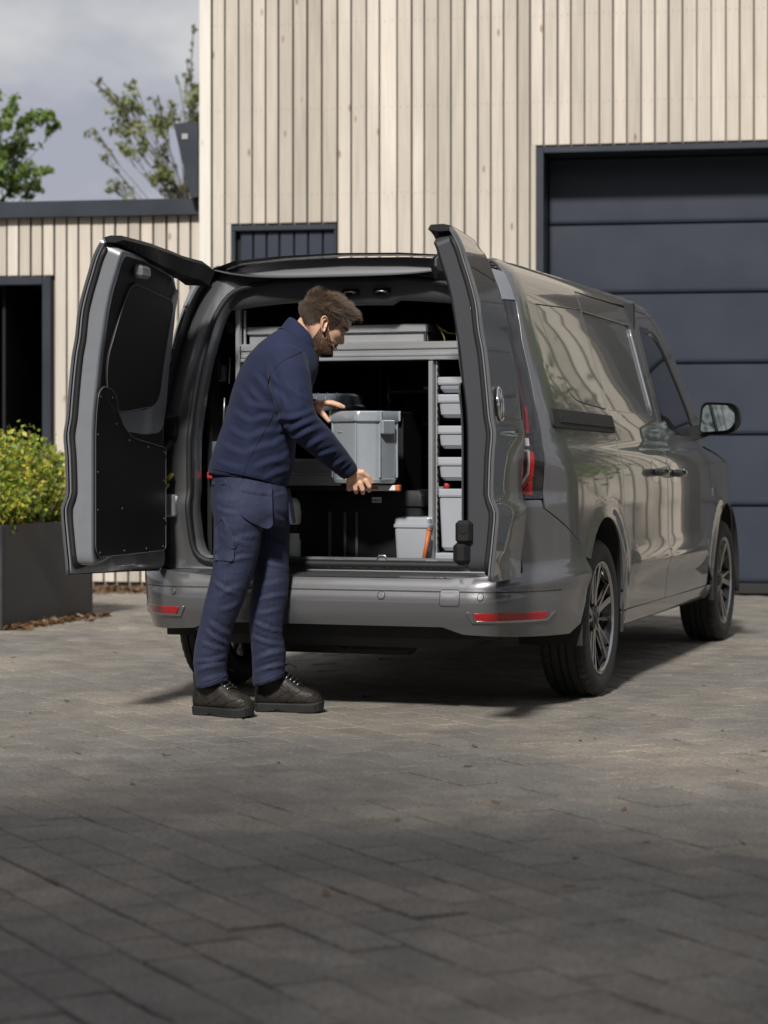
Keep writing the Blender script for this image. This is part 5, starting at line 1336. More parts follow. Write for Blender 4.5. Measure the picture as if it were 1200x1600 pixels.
o = inv('hanging_rod', .02, -.20, FL + .62, 'thin metal rod standing beside the grey case', 'rod'); MB().tube([(0, 0, 0), (0.0, 0, .05), (.004, 0, .13)], .004, 6).tube([(.004, 0, .03), (.004, 0, .045)], .008, 8).build('rod', M_STEEL, o)
# left wall fittings
lw = inv('wall_rack', -.62, -.35, FL, 'dark wall rack of small tools along the left lining', 'tool rack')
MB().box((-.0, 0, .50), (.02, .52, .95)).build('rack_panel', M_BLACK, lw)
r7 = random.Random(5)
for i in range(16):
    y = -.24 + .045 * (i % 6) + r7.uniform(-.01, .01); z = .14 + .16 * (i // 3) + r7.uniform(-.03, .03)
    MB().box((.025, y, z), (.03, r7.uniform(.02, .04), r7.uniform(.03, .10)), .005).build('tool_holder', r7.choice([M_BLACK, M_BOX_DARK, M_GLOSS_BLACK]), lw)
for i in range(8):
    y = -.25 + .03 * i; z = .25 + r7.uniform(0, .6); MB().tube([(.045, y, z), (.05, y, z + r7.uniform(.05, .12))], .004, 6).build('hanging_tool', M_STEEL, lw)
o = inv('red_strap', -.585, -.64, .905, 'red strap on the left lining beside the man\'s hip', 'strap'); MB().box((0, 0, .016), (.06, .03, .030), .004).build('strap', M_REDP, o)

# ------------------------------------------------------------------ the crate in his hands
cr = empty('storage_crate', (-.078, 8.875, .892), R(-42)); tag(cr, 'grey plastic crate with rounded corners and rim held by the man', 'crate')
ca_, cb2, cc = .128, .117, .064
def oct_(a, b, c, z): return [(p[0], p[1], z) for p in round_poly([(-a + c, -b), (a - c, -b), (a, -b + c), (a, b - c), (a - c, b), (-a + c, b), (-a, b - c), (-a, -b + c)], [.018] * 8, 4)]
def oloft(rings, name, mat, par, cap0=True, cap1=True):
    R_ = [oct_(*r) for r in rings]; m = len(R_[0]); v = [p for r in R_ for p in r]; f = []
    for i in range(len(R_) - 1):
        for k in range(m): f.append((i * m + k, i * m + (k + 1) % m, (i + 1) * m + (k + 1) % m, (i + 1) * m + k))
    if cap0: f.append(list(range(m))[::-1])
    if cap1: f.append([(len(R_) - 1) * m + k for k in range(m)])
    o = MB().add(v, f, True).build(name, mat, par); bm = bmesh.new(); bm.from_mesh(o.data)
    for e in bm.edges:
        if len(e.link_faces) == 2 and e.calc_face_angle(0) > .6: e.smooth = False
    bm.to_mesh(o.data); bm.free(); return o
oloft([(ca_ - .012, cb2 - .012, cc - .006, 0), (ca_ - .006, cb2 - .006, cc - .003, .004), (ca_ - .001, cb2 - .001, cc, .018), (ca_ - .004, cb2 - .004, cc - .002, .020), (ca_ + .000, cb2 + .000, cc, .244)], 'crate_body', M_BOX_MID, cr)
oloft([(ca_ + .003, cb2 + .003, cc, .240), (ca_ + .007, cb2 + .007, cc, .243), (ca_ + .009, cb2 + .009, cc, .246), (ca_ + .009, cb2 + .009, cc, .278), (ca_ + .006, cb2 + .006, cc, .284), (ca_ - .004, cb2 - .004, cc, .284), (ca_ - .006, cb2 - .006, cc, .235)], 'crate_rim', M_BOX_MID, cr, True, True)
mb = MB()
for (x, y) in ((ca_ - cc - .004, -cb2), (ca_, -cb2 + cc + .004), (ca_, cb2 - cc), (-ca_ + cc, -cb2), (-ca_, -cb2 + cc)):
    MB().box((x * .985, y * .985, .132), (.009, .009, .218), .003).build('crate_rib', M_BOX_MID, cr)
    MB().box((x * 1.06, y * 1.06, .264), (.010, .010, .040), .003).build('rim_rib', M_BOX_MID, cr)
hb = MB()   # pull tab under the rim on the right-hand face
hb.box((ca_ + .012, .012, .222), (.018, .006, .052), .002); hb.box((ca_ + .012, -.052, .222), (.018, .006, .052), .002); hb.box((ca_ + .019, -.02, .222), (.006, .07, .052), .003); hb.box((ca_ + .012, -.02, .197), (.018, .064, .006), .002)
hb.build('crate_handle', M_BOX_MID, cr)
for fx in (0, 1):
    wv = MB()
    if fx == 0:
        pts = [(-.032, .2035), (-.018, .201), (-.008, .205)]
        wv.tube([(p[0], -cb2 - .0025, p[1]) for p in pts], .0011, 5)
    else:
        for k in range(4): wv.box((ca_ + .0005, .024 + k * .007, .205 - k * .001), (.002, .0045, .007), .0006)
    wv.build('moulded_mark', M_BOX_LIGHT, cr)
# ------------------------------------------------------------------ the man
from mathutils.bvhtree import BVHTree
def pw(px, py, Y): return np.array([(px - 600) / 3518 * Y, Y, CAM_H + (710 - py) / 3518 * Y])
def remesh(mb, voxel, smooth_it=6, name='tmp'):
    me = mb.mesh(name); bm = bmesh.new(); bm.from_mesh(me); bmesh.ops.recalc_face_normals(bm, faces=bm.faces); bm.to_mesh(me); bm.free()
    o = bpy.data.objects.new(name, me); COL.objects.link(o)
    m = o.modifiers.new('r', 'REMESH'); m.mode = 'VOXEL'; m.voxel_size = voxel; m.use_smooth_shade = True
    if smooth_it:
        s = o.modifiers.new('s', 'SMOOTH'); s.factor = .5; s.iterations = smooth_it
    dg = bpy.context.evaluated_depsgraph_get(); me2 = bpy.data.meshes.new_from_object(o.evaluated_get(dg))
    bpy.data.objects.remove(o); bpy.data.meshes.remove(me); me2.name = name
    return me2
def co_of(me):
    a = np.empty(len(me.vertices) * 3, np.float32); me.vertices.foreach_get('co', a); return a.reshape(-1, 3).astype(float)
def no_of(me):
    me.update(); a = np.empty(len(me.vertices) * 3, np.float32); me.vertices.foreach_get('normal', a); return a.reshape(-1, 3).astype(float)
def set_co(me, V): me.vertices.foreach_set('co', V.astype(np.float32).ravel()); me.update()
def eloft(rings, n=28, caps=True, p=2.0):
    """rings: (centre, U radius vector, V radius vector)"""
    mb = MB(); v = []; f = []
    for C, U, W in rings:
        for k in range(n):
            t = 2 * math.pi * k / n; c, s = math.cos(t), math.sin(t)
            c = math.copysign(abs(c) ** (2 / p), c); s = math.copysign(abs(s) ** (2 / p), s)
            v.append(np.array(C) + np.array(U) * c + np.array(W) * s)
    m = len(rings)
    for i in range(m - 1):
        for k in range(n): f.append((i * n + k, i * n + (k + 1) % n, (i + 1) * n + (k + 1) % n, (i + 1) * n + k))
    if caps: f.append(list(range(n))[::-1]); f.append([(m - 1) * n + k for k in range(n)])
    mb.add(v, f, True); return mb
def merge(*mbs):
    o = MB()
    for m in mbs:
        b = len(o.v); o.v += m.v; o.f += [[b + i for i in q] for q in m.f]; o.s += m.s
    return o
def ball(mb, c, r, n=10):
    v = []; f = []
    for i in range(n + 1):
        a = math.pi * i / n
        for k in range(n): v.append((c[0] + r * math.sin(a) * math.cos(2 * math.pi * k / n), c[1] + r * math.sin(a) * math.sin(2 * math.pi * k / n), c[2] + r * math.cos(a)))
    for i in range(n):
        for k in range(n): f.append((i * n + k, (i + 1) * n + k, (i + 1) * n + (k + 1) % n, i * n + (k + 1) % n))
    mb.add(v, f, True)
def smoothstep(a, b, x): t = np.clip((x - a) / (b - a), 0, 1); return t * t * (3 - 2 * t)
def creases(V, Nn, lst, facing=None):
    """adds cloth folds: each (px0,py0,px1,py1,width px,depth mm[,bow]) is a fold running between two picture-plane points on the near side"""
    sx = 600 + 3518 * V[:, 0] / V[:, 1]; sy = 710 - 3518 * (V[:, 2] - CAM_H) / V[:, 1]
    near = np.clip(-Nn[:, 1] * 1.6 + .15, 0, 1); D = np.zeros(len(V))
    for c in lst:
        x0, y0, x1, y1, w, d = c[:6]; bow = c[6] if len(c) > 6 else 0
        dx, dy = x1 - x0, y1 - y0; L2 = math.hypot(dx, dy); ux, uy = dx / L2, dy / L2
        a = (sx - x0) * ux + (sy - y0) * uy; q = a / L2; b = -(sx - x0) * uy + (sy - y0) * ux - bow * 4 * q * (1 - q)
        env = smoothstep(-.12, .30, q) * (1 - smoothstep(.65, 1.12, q))
        z = b / w
        D += 1.7 * d * .001 * env * (1.5 * z * np.exp(.5 - z * z) * .62 + .55 * np.exp(-((z - 1.1) / .8) ** 2) - .35 * np.exp(-(z / .55) ** 2))
    return V + Nn * (D * near)[:, None]
def finish(name, me, mat, parent):
    me.materials.clear(); me.polygons.foreach_set('use_smooth', [True] * len(me.polygons)); me.update()
    return link(name, me, mat, parent)

def cloth_mat(name, col, rough, bscale, bump, sheen, var=.12, weave=None):
    m, t, b = mat_new(name); N = t.nodes.new; K = t.links.new
    b.inputs['Roughness'].default_value = rough; b.inputs['Sheen Weight'].default_value = sheen; b.inputs['Sheen Roughness'].default_value = .5; b.inputs['Specular IOR Level'].default_value = .25
    geo = N('ShaderNodeNewGeometry')
    n1 = N('ShaderNodeTexNoise'); n1.inputs['Scale'].default_value = 6; n1.inputs['Detail'].default_value = 6; K(geo.outputs['Position'], n1.inputs['Vector'])
    n2 = N('ShaderNodeTexNoise'); n2.inputs['Scale'].default_value = bscale; n2.inputs['Detail'].default_value = 3; K(geo.outputs['Position'], n2.inputs['Vector'])
    r = N('ShaderNodeMapRange'); r.inputs['From Min'].default_value = .3; r.inputs['From Max'].default_value = .7; r.inputs['To Min'].default_value = 1 - var; r.inputs['To Max'].default_value = 1 + var; K(n1.outputs['Fac'], r.inputs['Value'])
    r2 = N('ShaderNodeMapRange'); r2.inputs['From Min'].default_value = .3; r2.inputs['From Max'].default_value = .7; r2.inputs['To Min'].default_value = .88; r2.inputs['To Max'].default_value = 1.12; K(n2.outputs['Fac'], r2.inputs['Value'])
    mu = N('ShaderNodeMath'); mu.operation = 'MULTIPLY'; K(r.outputs[0], mu.inputs[0]); K(r2.outputs[0], mu.inputs[1])
    mm = N('ShaderNodeMixRGB'); mm.blend_type = 'MULTIPLY'; mm.inputs[0].default_value = 1; mm.inputs[1].default_value = (*col, 1); K(mu.outputs[0], mm.inputs[2]); K(mm.outputs[0], b.inputs['Base Color'])
    n3 = N('ShaderNodeTexNoise'); n3.inputs['Scale'].default_value = 26; n3.inputs['Detail'].default_value = 4; n3.inputs['Distortion'].default_value = .8; K(geo.outputs['Position'], n3.inputs['Vector'])
    ad = N('ShaderNodeMath'); ad.operation = 'MULTIPLY_ADD'; ad.inputs[1].default_value = .16; K(n2.outputs['Fac'], ad.inputs[0]); K(n3.outputs['Fac'], ad.inputs[2])
    bp = N('ShaderNodeBump'); bp.inputs['Strength'].default_value = bump; bp.inputs['Distance'].default_value = .012; K(ad.outputs[0], bp.inputs['Height']); K(bp.outputs[0], b.inputs['Normal'])
    return m
M_FLEECE = cloth_mat('navy_fleece', (.0125, .018, .048), .85, 420, .22, .04)
M_TROUS = cloth_mat('navy_work_cloth', (.022, .0275, .058), .72, 600, .38, .02)
M_TRIM = cloth_mat('navy_pocket_cloth', (.026, .032, .064), .75, 600, .3, .02)
M_SEAM = pmat('seam_thread', (.008, .011, .030), .8)
M_STITCH = pmat('pale_stitch', (.032, .038, .075), .7)
def skin_mat():
    m, t, b = mat_new('skin'); N = t.nodes.new; K = t.links.new; geo = N('ShaderNodeNewGeometry')
    n1 = N('ShaderNodeTexNoise'); n1.inputs['Scale'].default_value = 45; n1.inputs['Detail'].default_value = 5; K(geo.outputs['Position'], n1.inputs['Vector'])
    mx = N('ShaderNodeMixRGB'); mx.inputs[1].default_value = (.58, .335, .225, 1); mx.inputs[2].default_value = (.68, .43, .31, 1); K(n1.outputs['Fac'], mx.inputs[0]); K(mx.outputs[0], b.inputs['Base Color'])
    b.inputs['Roughness'].default_value = .48; b.inputs['Subsurface Weight'].default_value = .12; b.inputs['Subsurface Radius'].default_value = (.012, .005, .003); b.inputs['Subsurface Scale'].default_value = .6
    n2 = N('ShaderNodeTexNoise'); n2.inputs['Scale'].default_value = 320; n2.inputs['Detail'].default_value = 3; K(geo.outputs['Position'], n2.inputs['Vector'])
    bp = N('ShaderNodeBump'); bp.inputs['Strength'].default_value = .12; bp.inputs['Distance'].default_value = .002; K(n2.outputs['Fac'], bp.inputs['Height']); K(bp.outputs[0], b.inputs['Normal'])
    return m
M_SKIN = skin_mat()
def hair_mat(name, cols, rough=.38):
    m, t, b = mat_new(name); N = t.nodes.new; K = t.links.new; geo = N('ShaderNodeNewGeometry'); cr_ = N('ShaderNodeValToRGB'); e = cr_.color_ramp.elements
    while len(e) < len(cols): e.new(.5)
    for i, c in enumerate(cols): e[i].position = i / (len(cols) - 1); e[i].color = (*c, 1)
    K(geo.outputs['Random Per Island'], cr_.inputs[0]); K(cr_.outputs[0], b.inputs['Base Color']); b.inputs['Roughness'].default_value = rough; b.inputs['Specular IOR Level'].default_value = .12
    return m
M_HAIR = hair_mat('brown_hair', [(.030, .019, .013), (.085, .055, .036), (.17, .118, .08), (.055, .035, .024)], .5)
M_BEARD = hair_mat('beard_hair', [(.030, .017, .011), (.065, .037, .022), (.12, .068, .04)], .6)
M_SCALP = pmat('hair_ground', (.028, .018, .012), .7)
M_BOOT = pmat('boot_leather', (.010, .0095, .0088), .5, var=.45, vscale=22, rvar=.15, bump=.35, bscale=110, col2=(.028, .024, .020), spec=.35)
M_SOLE = pmat('boot_sole', (.008, .0085, .0095), .7, var=.25, vscale=30, bump=.1, bscale=200)
M_LACE = pmat('boot_lace', (.012, .012, .012), .7)
M_EYE = pmat('eyelid', (.45, .25, .17), .5)

man = empty('person', tuple(pw(365, 1112, 8.76)[:2]) + (0,), 0)
MC = np.array(man.location)
tag(man, 'man in navy fleece and work trousers lifting a grey crate', 'person')
def rel(me): set_co(me, co_of(me) - MC); return me
A20 = R(22); FW = np.array([math.cos(A20), math.sin(A20), 0]); RT = np.array([math.sin(A20), -math.cos(A20), 0])   # facing and right-hand directions

# --- fleece
YB = 8.70
def trg(px0, py0, px1, py1, v, k=.95, Y=YB):
    a, b = pw(px0, py0, Y), pw(px1, py1, Y); C = (a + b) / 2; U = (b - a) / 2 * k
    U = U + np.array([0, U[0] * math.tan(A20), 0]); return (C, U, RT * v)
torso = eloft([trg(328, 741, 443, 766, .155), trg(329, 728, 451, 748, .165), trg(336, 705, 457, 722, .168), trg(347, 675, 459, 692, .166), trg(358, 645, 464, 662, .172), trg(366, 612, 474, 632, .180), trg(376, 582, 484, 606, .185), trg(390, 555, 492, 582, .172), trg(408, 534, 496, 564, .130), trg(430, 517, 496, 552, .090), trg(442, 511, 495, 548, .066)], 36, p=2.25)
def arm(pts, rs, n=20):
    mb = MB(); mb.tube(pts, list(rs), n); return mb
sleeve = arm([pw(434, 556, 8.64), pw(448, 570, 8.57), pw(453, 592, 8.51), pw(458, 622, 8.475), pw(464, 648, 8.46), pw(475, 667, 8.47), pw(500, 690, 8.51), pw(525, 715, 8.57), pw(540, 731, 8.605), pw(546.5, 737.5, 8.62)], [.066, .083, .082, .076, .070, .066, .060, .050, .042, .039])
sleeveL = arm([pw(440, 575, 8.84), pw(437, 600, 8.94), pw(440, 640, 9.0), pw(452, 668, 9.0), pw(472, 652, 8.94), pw(488, 638, 8.88), pw(491, 636, 8.868)], [.075, .078, .068, .060, .052, .044, .041])
top = remesh(merge(torso, sleeve, sleeveL), .0085, 7, 'fleece_top')
V = co_of(top); Nn = no_of(top)
F_T = [(366, 636, 398, 656, 6, 9, 3), (392, 656, 428, 648, 6, 8, -3), (360, 664, 392, 680, 6, 8, 3), (386, 682, 430, 668, 6, 7, -3), (350, 690, 386, 706, 6, 8, 2), (380, 706, 440, 690, 6, 7, -4), (340, 716, 380, 728, 5, 6, 2), (395, 728, 448, 712, 6, 8, -3), (410, 745, 450, 730, 5, 6, -2), (398, 580, 424, 616, 5, 6, -2), (390, 600, 424, 634, 6, 7, 3), (388, 624, 428, 636, 6, 7, 2), (425, 690, 458, 680, 5, 7, -3), (426, 655, 446, 640, 5, 8, 2), (432, 672, 455, 662, 5, 6, -2), (436, 712, 456, 700, 4, 5, 1), (345, 735, 430, 753, 5, -5), (420, 560, 436, 600, 5, 5, 2), (372, 604, 396, 640, 7, 5, -3)]
F_S = [(440, 650, 490, 636, 6, 7, 4), (448, 672, 496, 650, 6, 8, -3), (458, 684, 505, 662, 5, 7, -3), (474, 700, 516, 676, 5, 6, -3), (492, 712, 530, 700, 4, 6, -2), (514, 730, 545, 712, 4, 5, -2), (446, 590, 484, 622, 6, 5, 3), (432, 606, 456, 650, 6, 7, -4), (470, 606, 486, 640, 5, 5, 3), (524, 742, 552, 722, 3.0, -4), (424, 600, 440, 640, 5, 7, -3)]
V = creases(V, Nn, [(a, b, c, d, w * .9, h * .5, *r) for a, b, c, d, w, h, *r in F_T] + [(a, b, c, d, w * .85, h * .62, *r) for a, b, c, d, w, h, *r in F_S])
set_co(top, V)
fleece_bvh = BVHTree.FromPolygons([tuple(v) for v in V], [tuple(p.vertices) for p in top.polygons])
def cast(bvh, px, py, lift=0.0):
    o = Vector((0, 0, CAM_H)); d = Vector(((px - 600) / 3518, 1, (710 - py) / 3518)).normalized(); h = bvh.ray_cast(o, d, 30)
    if h[0] is None: return None
    return np.array(h[0]) + np.array(h[1]) * lift
def seam_line(bvh, pts, r, lift=.0006, step=3):
    for _ in range(2):
        q_ = [pts[0]]
        for a_, b_ in zip(pts[:-1], pts[1:]): q_ += [(a_[0] * .75 + b_[0] * .25, a_[1] * .75 + b_[1] * .25), (a_[0] * .25 + b_[0] * .75, a_[1] * .25 + b_[1] * .75)]
        pts = q_ + [pts[-1]]
    P = []
    for (a, b), (c, d) in zip(pts[:-1], pts[1:]):
        n = max(2, int(math.hypot(c - a, d - b) / step))
        for k in range(n): P.append(cast(bvh, a + (c - a) * k / n, b + (d - b) * k / n, lift))
    P.append(cast(bvh, *pts[-1], lift)); P = [p for p in P if p is not None]
    out = MB()
    run_ = [P[0]]
    for p in P[1:]:
        if np.linalg.norm(p - run_[-1]) < .05: run_.append(p)
        else:
            if len(run_) > 2: out.tube([q - MC for q in run_], r, 5)
            run_ = [p]
    if len(run_) > 2: out.tube([q - MC for q in run_], r, 5)
    return out
sm = merge(seam_line(fleece_bvh, [(440, 690), (452, 640), (444, 618)], .0001) if False else MB(),
           seam_line(fleece_bvh, [(472, 549), (458, 556), (442, 563), (429, 576), (420, 592), (418, 608)], .0022),
           seam_line(fleece_bvh, [(425, 650), (412, 675), (398, 700), (384, 728), (378, 748)], .0020),
           seam_line(fleece_bvh, [(333, 733), (360, 738), (400, 746), (438, 757)], .0016))
fl_o = finish('fleece_top', rel(top), M_FLEECE, man)
if sm.v: sm.build('seam', M_SEAM, fl_o, fix=False)
# stand-up collar
def cring(pts_px, v):
    (x0, y0), (x1, y1) = pts_px; a, b = pw(x0, y0, 8.70), pw(x1, y1, 8.70); C = (a + b) / 2; U = (b - a) / 2; U = U + np.array([0, U[0] * .35, 0]); return C, U, RT * v
rings = [cring(((438, 515), (488, 571)), .096), cring(((444, 507), (492, 566)), .088), cring(((450, 499), (496, 558)), .080), cring(((453, 496), (498, 555)), .076)]
inner_ = [cring(((457, 499), (494, 553)), .071), cring(((457, 508), (490, 556)), .066)]
col = eloft(rings + inner_, 32, caps=False); me = col.mesh('collar'); rel(me); finish('collar', me, M_FLEECE, fl_o)
C_, U_, W__ = rings[0]; ring_pts = [np.array(C_) + np.array(U_) * math.cos(t) * 1.01 + np.array(W__) * math.sin(t) * 1.01 + [0, 0, .004] - MC for t in np.linspace(0, 2 * math.pi, 40)]
MB().tube(ring_pts, .0022, 5, caps=False).build('seam', M_SEAM, fl_o, fix=False)

# --- trousers
def lr(px, py, Y, r, ry=None): c = pw(px, py, Y); return (c, np.array([r, 0, 0]), np.array([0, (ry or r), 0]))
hips = eloft([trg(335, 738, 442, 752, .145), trg(333, 765, 447, 776, .160), trg(333, 792, 448, 800, .165), trg(338, 818, 446, 822, .135)], 32, p=2.3)
legR = eloft([lr(374, 775, 8.63, .097, .10), lr(373, 815, 8.62, .096, .10), lr(370, 858, 8.62, .090, .092), lr(365, 890, 8.62, .082, .085), lr(357, 918, 8.62, .078, .080), lr(348, 947, 8.63, .075, .076), lr(338, 978, 8.645, .067, .070), lr(332, 1006, 8.66, .068, .072), lr(328, 1034, 8.67, .066, .072), lr(329, 1050, 8.675, .063, .070), (pw(333, 1070, 8.68), np.array([.064, 0, .019]), np.array([0, .072, 0]))], 24)
legL = eloft([lr(420, 790, 8.78, .085, .09), lr(423, 830, 8.79, .075, .085), lr(424, 870, 8.79, .070, .08), lr(424, 900, 8.78, .070, .078), lr(421, 930, 8.775, .073, .075), lr(417, 960, 8.775, .069, .072), lr(416, 990, 8.78, .065, .07), lr(420, 1018, 8.79, .068, .072), lr(420, 1043, 8.80, .065, .07), (pw(420, 1066, 8.80), np.array([.063, 0, .020]), np.array([0, .070, 0]))], 24)
tm = remesh(merge(hips, legR, legL), .0085, 6, 'trousers')
V = co_of(tm); Nn = no_of(tm)
F_L = [(328, 968, 366, 990, 5, 9, 2), (322, 982, 358, 1004, 5, 8, 2), (314, 1000, 352, 1012, 5, 6, 2), (304, 1046, 352, 1034, 5, 9, -3), (306, 1030, 354, 1022, 5, 7, 3), (312, 1064, 356, 1052, 4, 5, -2), (338, 930, 380, 912, 6, 6, -3), (334, 905, 372, 925, 6, 6, 3), (345, 880, 396, 866, 6, 6, -3), (342, 950, 372, 938, 5, 5, 2), (342, 832, 398, 848, 6, 5, 3), (336, 790, 372, 800, 5, 5, 2), (352, 845, 410, 832, 6, 5, -3),
       (396, 968, 444, 984, 5, 8, 3), (392, 990, 446, 1004, 5, 7, 4), (396, 1030, 446, 1014, 5, 9, -4), (396, 1050, 446, 1036, 5, 8, -3), (398, 936, 450, 926, 6, 6, -2), (402, 910, 450, 902, 5, 5, 2), (408, 870, 448, 884, 6, 6, 2), (424, 840, 450, 850, 5, 6, 2), (430, 800, 449, 812, 5, 6, 2), (398, 955, 440, 948, 5, 5, 2), (420, 775, 446, 768, 4, 4)]
F_L = [(a, b, c, d, w * (.6 if i % 3 else .9), h * (.62 if i % 3 else .4), *r) for i, (a, b, c, d, w, h, *r) in enumerate(F_L)]
V = creases(V, Nn, F_L); set_co(tm, V)
tr_bvh = BVHTree.FromPolygons([tuple(v) for v in V], [tuple(p.vertices) for p in tm.polygons])
def patch(name, poly, bvh, lift, th, mat, parent, rad=4, sag=0.0):
    """a piece of cloth laid on the surface: outline in picture coordinates cast on to the garment"""
    P, T = cdt(round_poly(poly, rad, 4), (), 6.0, 4.0)
    base = [cast(bvh, *p) for p in P]
    ok = [b for b in base if b is not None]; my = np.median([b[1] for b in ok])
    X = []
    for p, b in zip(P, base):
        X.append(b if b is not None and abs(b[1] - my) < .12 else pw(p[0], p[1], my + .02))
    X = np.array(X); ydir = np.array([0, -1, 0])
    # soften the underlying folds
    sm_y = np.array([np.mean(X[np.argsort(np.hypot(*(P - p).T))[:14], 1]) for p in P]); X[:, 1] = sm_y - lift
    n = len(X); V2 = np.vstack([X, X + [0, th, 0]]) - MC; F2 = [list(t) for t in T] + [[n + i for i in t[::-1]] for t in T]
    cnt = {}
    for t in T:
        for i in range(3):
            a, b = int(t[i]), int(t[(i + 1) % 3]); cnt.setdefault((min(a, b), max(a, b)), []).append((a, b))
    for k, v in cnt.items():
        if len(v) == 1: a, b = v[0]; F2.append([b, a, n + a, n + b])
    mb = MB().add(V2, F2, True); o = mb.build(name, mat, parent); bm = bmesh.new(); bm.from_mesh(o.data)
    for e in bm.edges:
        if len(e.link_faces) == 2 and e.calc_face_angle(0) > .7: e.smooth = False
    bm.to_mesh(o.data); bm.free(); return o
seams_t = merge(seam_line(tr_bvh, [(358, 765), (352, 800), (352, 860), (357, 890), (350, 925), (338, 960), (330, 1000), (326, 1040), (328, 1068)], .0014),
                seam_line(tr_bvh, [(425, 835), (420, 890), (416, 950), (412, 985)], .0013), seam_line(tr_bvh, [(357, 892), (395, 900)], .0013), seam_line(tr_bvh, [(408, 892), (450, 892)], .0012),
                seam_line(tr_bvh, [(310, 1072), (332, 1066), (354, 1055)], .0014), seam_line(tr_bvh, [(397, 1069), (420, 1062), (443, 1051)], .0014))
tr_o = finish('trousers', rel(tm), M_TROUS, man)
if seams_t.v: seams_t.build('seam', M_STITCH, tr_o, fix=False)
patch('holster_pocket', [(375, 748), (425, 757), (427, 821), (419, 827), (392, 816), (378, 806), (374, 794)], tr_bvh, .014, .010, M_TRIM, tr_o, 6)
patch('pocket_hem', [(377, 765), (425, 772), (425, 776), (377, 769)], tr_bvh, .0165, .004, M_TROUS, tr_o, 1)
patch('thigh_pocket', [(336, 818), (352, 806), (370, 852), (366, 858), (336, 860)], tr_bvh, .006, .007, M_TROUS, tr_o, 3)
patch('pocket_flap', [(336, 858), (366, 859), (366, 874), (362, 877), (336, 875)], tr_bvh, .009, .009, M_TRIM, tr_o, 2)
patch('rear_pocket', [(330, 752), (356, 750), (353, 757), (334, 758)], tr_bvh, .005, .006, M_TRIM, tr_o, 2)
zp = seam_line(tr_bvh, [(349, 808), (356, 824), (367, 850)], .0022, .008); zp.build('pocket_zip', M_STITCH, tr_o, fix=False)
# far-side holster pocket, seen edge on
fp = [pw(443, 764, 8.68), pw(448, 790, 8.665), pw(453, 818, 8.66)]
MB().add([tuple(fp[0] - MC + [0, 0, 0]), tuple(fp[0] - MC + [.012, .10, 0]), tuple(fp[1] - MC), tuple(fp[1] - MC + [.014, .10, 0]), tuple(fp[2] - MC), tuple(fp[2] - MC + [.012, .09, 0])] + [tuple(q) for q in (fp[0] - MC + [.008, -.004, 0], fp[0] - MC + [.02, .098, 0], fp[1] - MC + [.010, -.004, 0], fp[1] - MC + [.022, .098, 0], fp[2] - MC + [.010, -.004, 0], fp[2] - MC + [.02, .088, 0])],
         [(0, 1, 3, 2), (2, 3, 5, 4), (6, 8, 9, 7), (8, 10, 11, 9), (0, 2, 8, 6), (2, 4, 10, 8), (1, 7, 9, 3), (3, 9, 11, 5), (0, 6, 7, 1), (4, 5, 11, 10)]).build('holster_pocket', M_TRIM, tr_o)

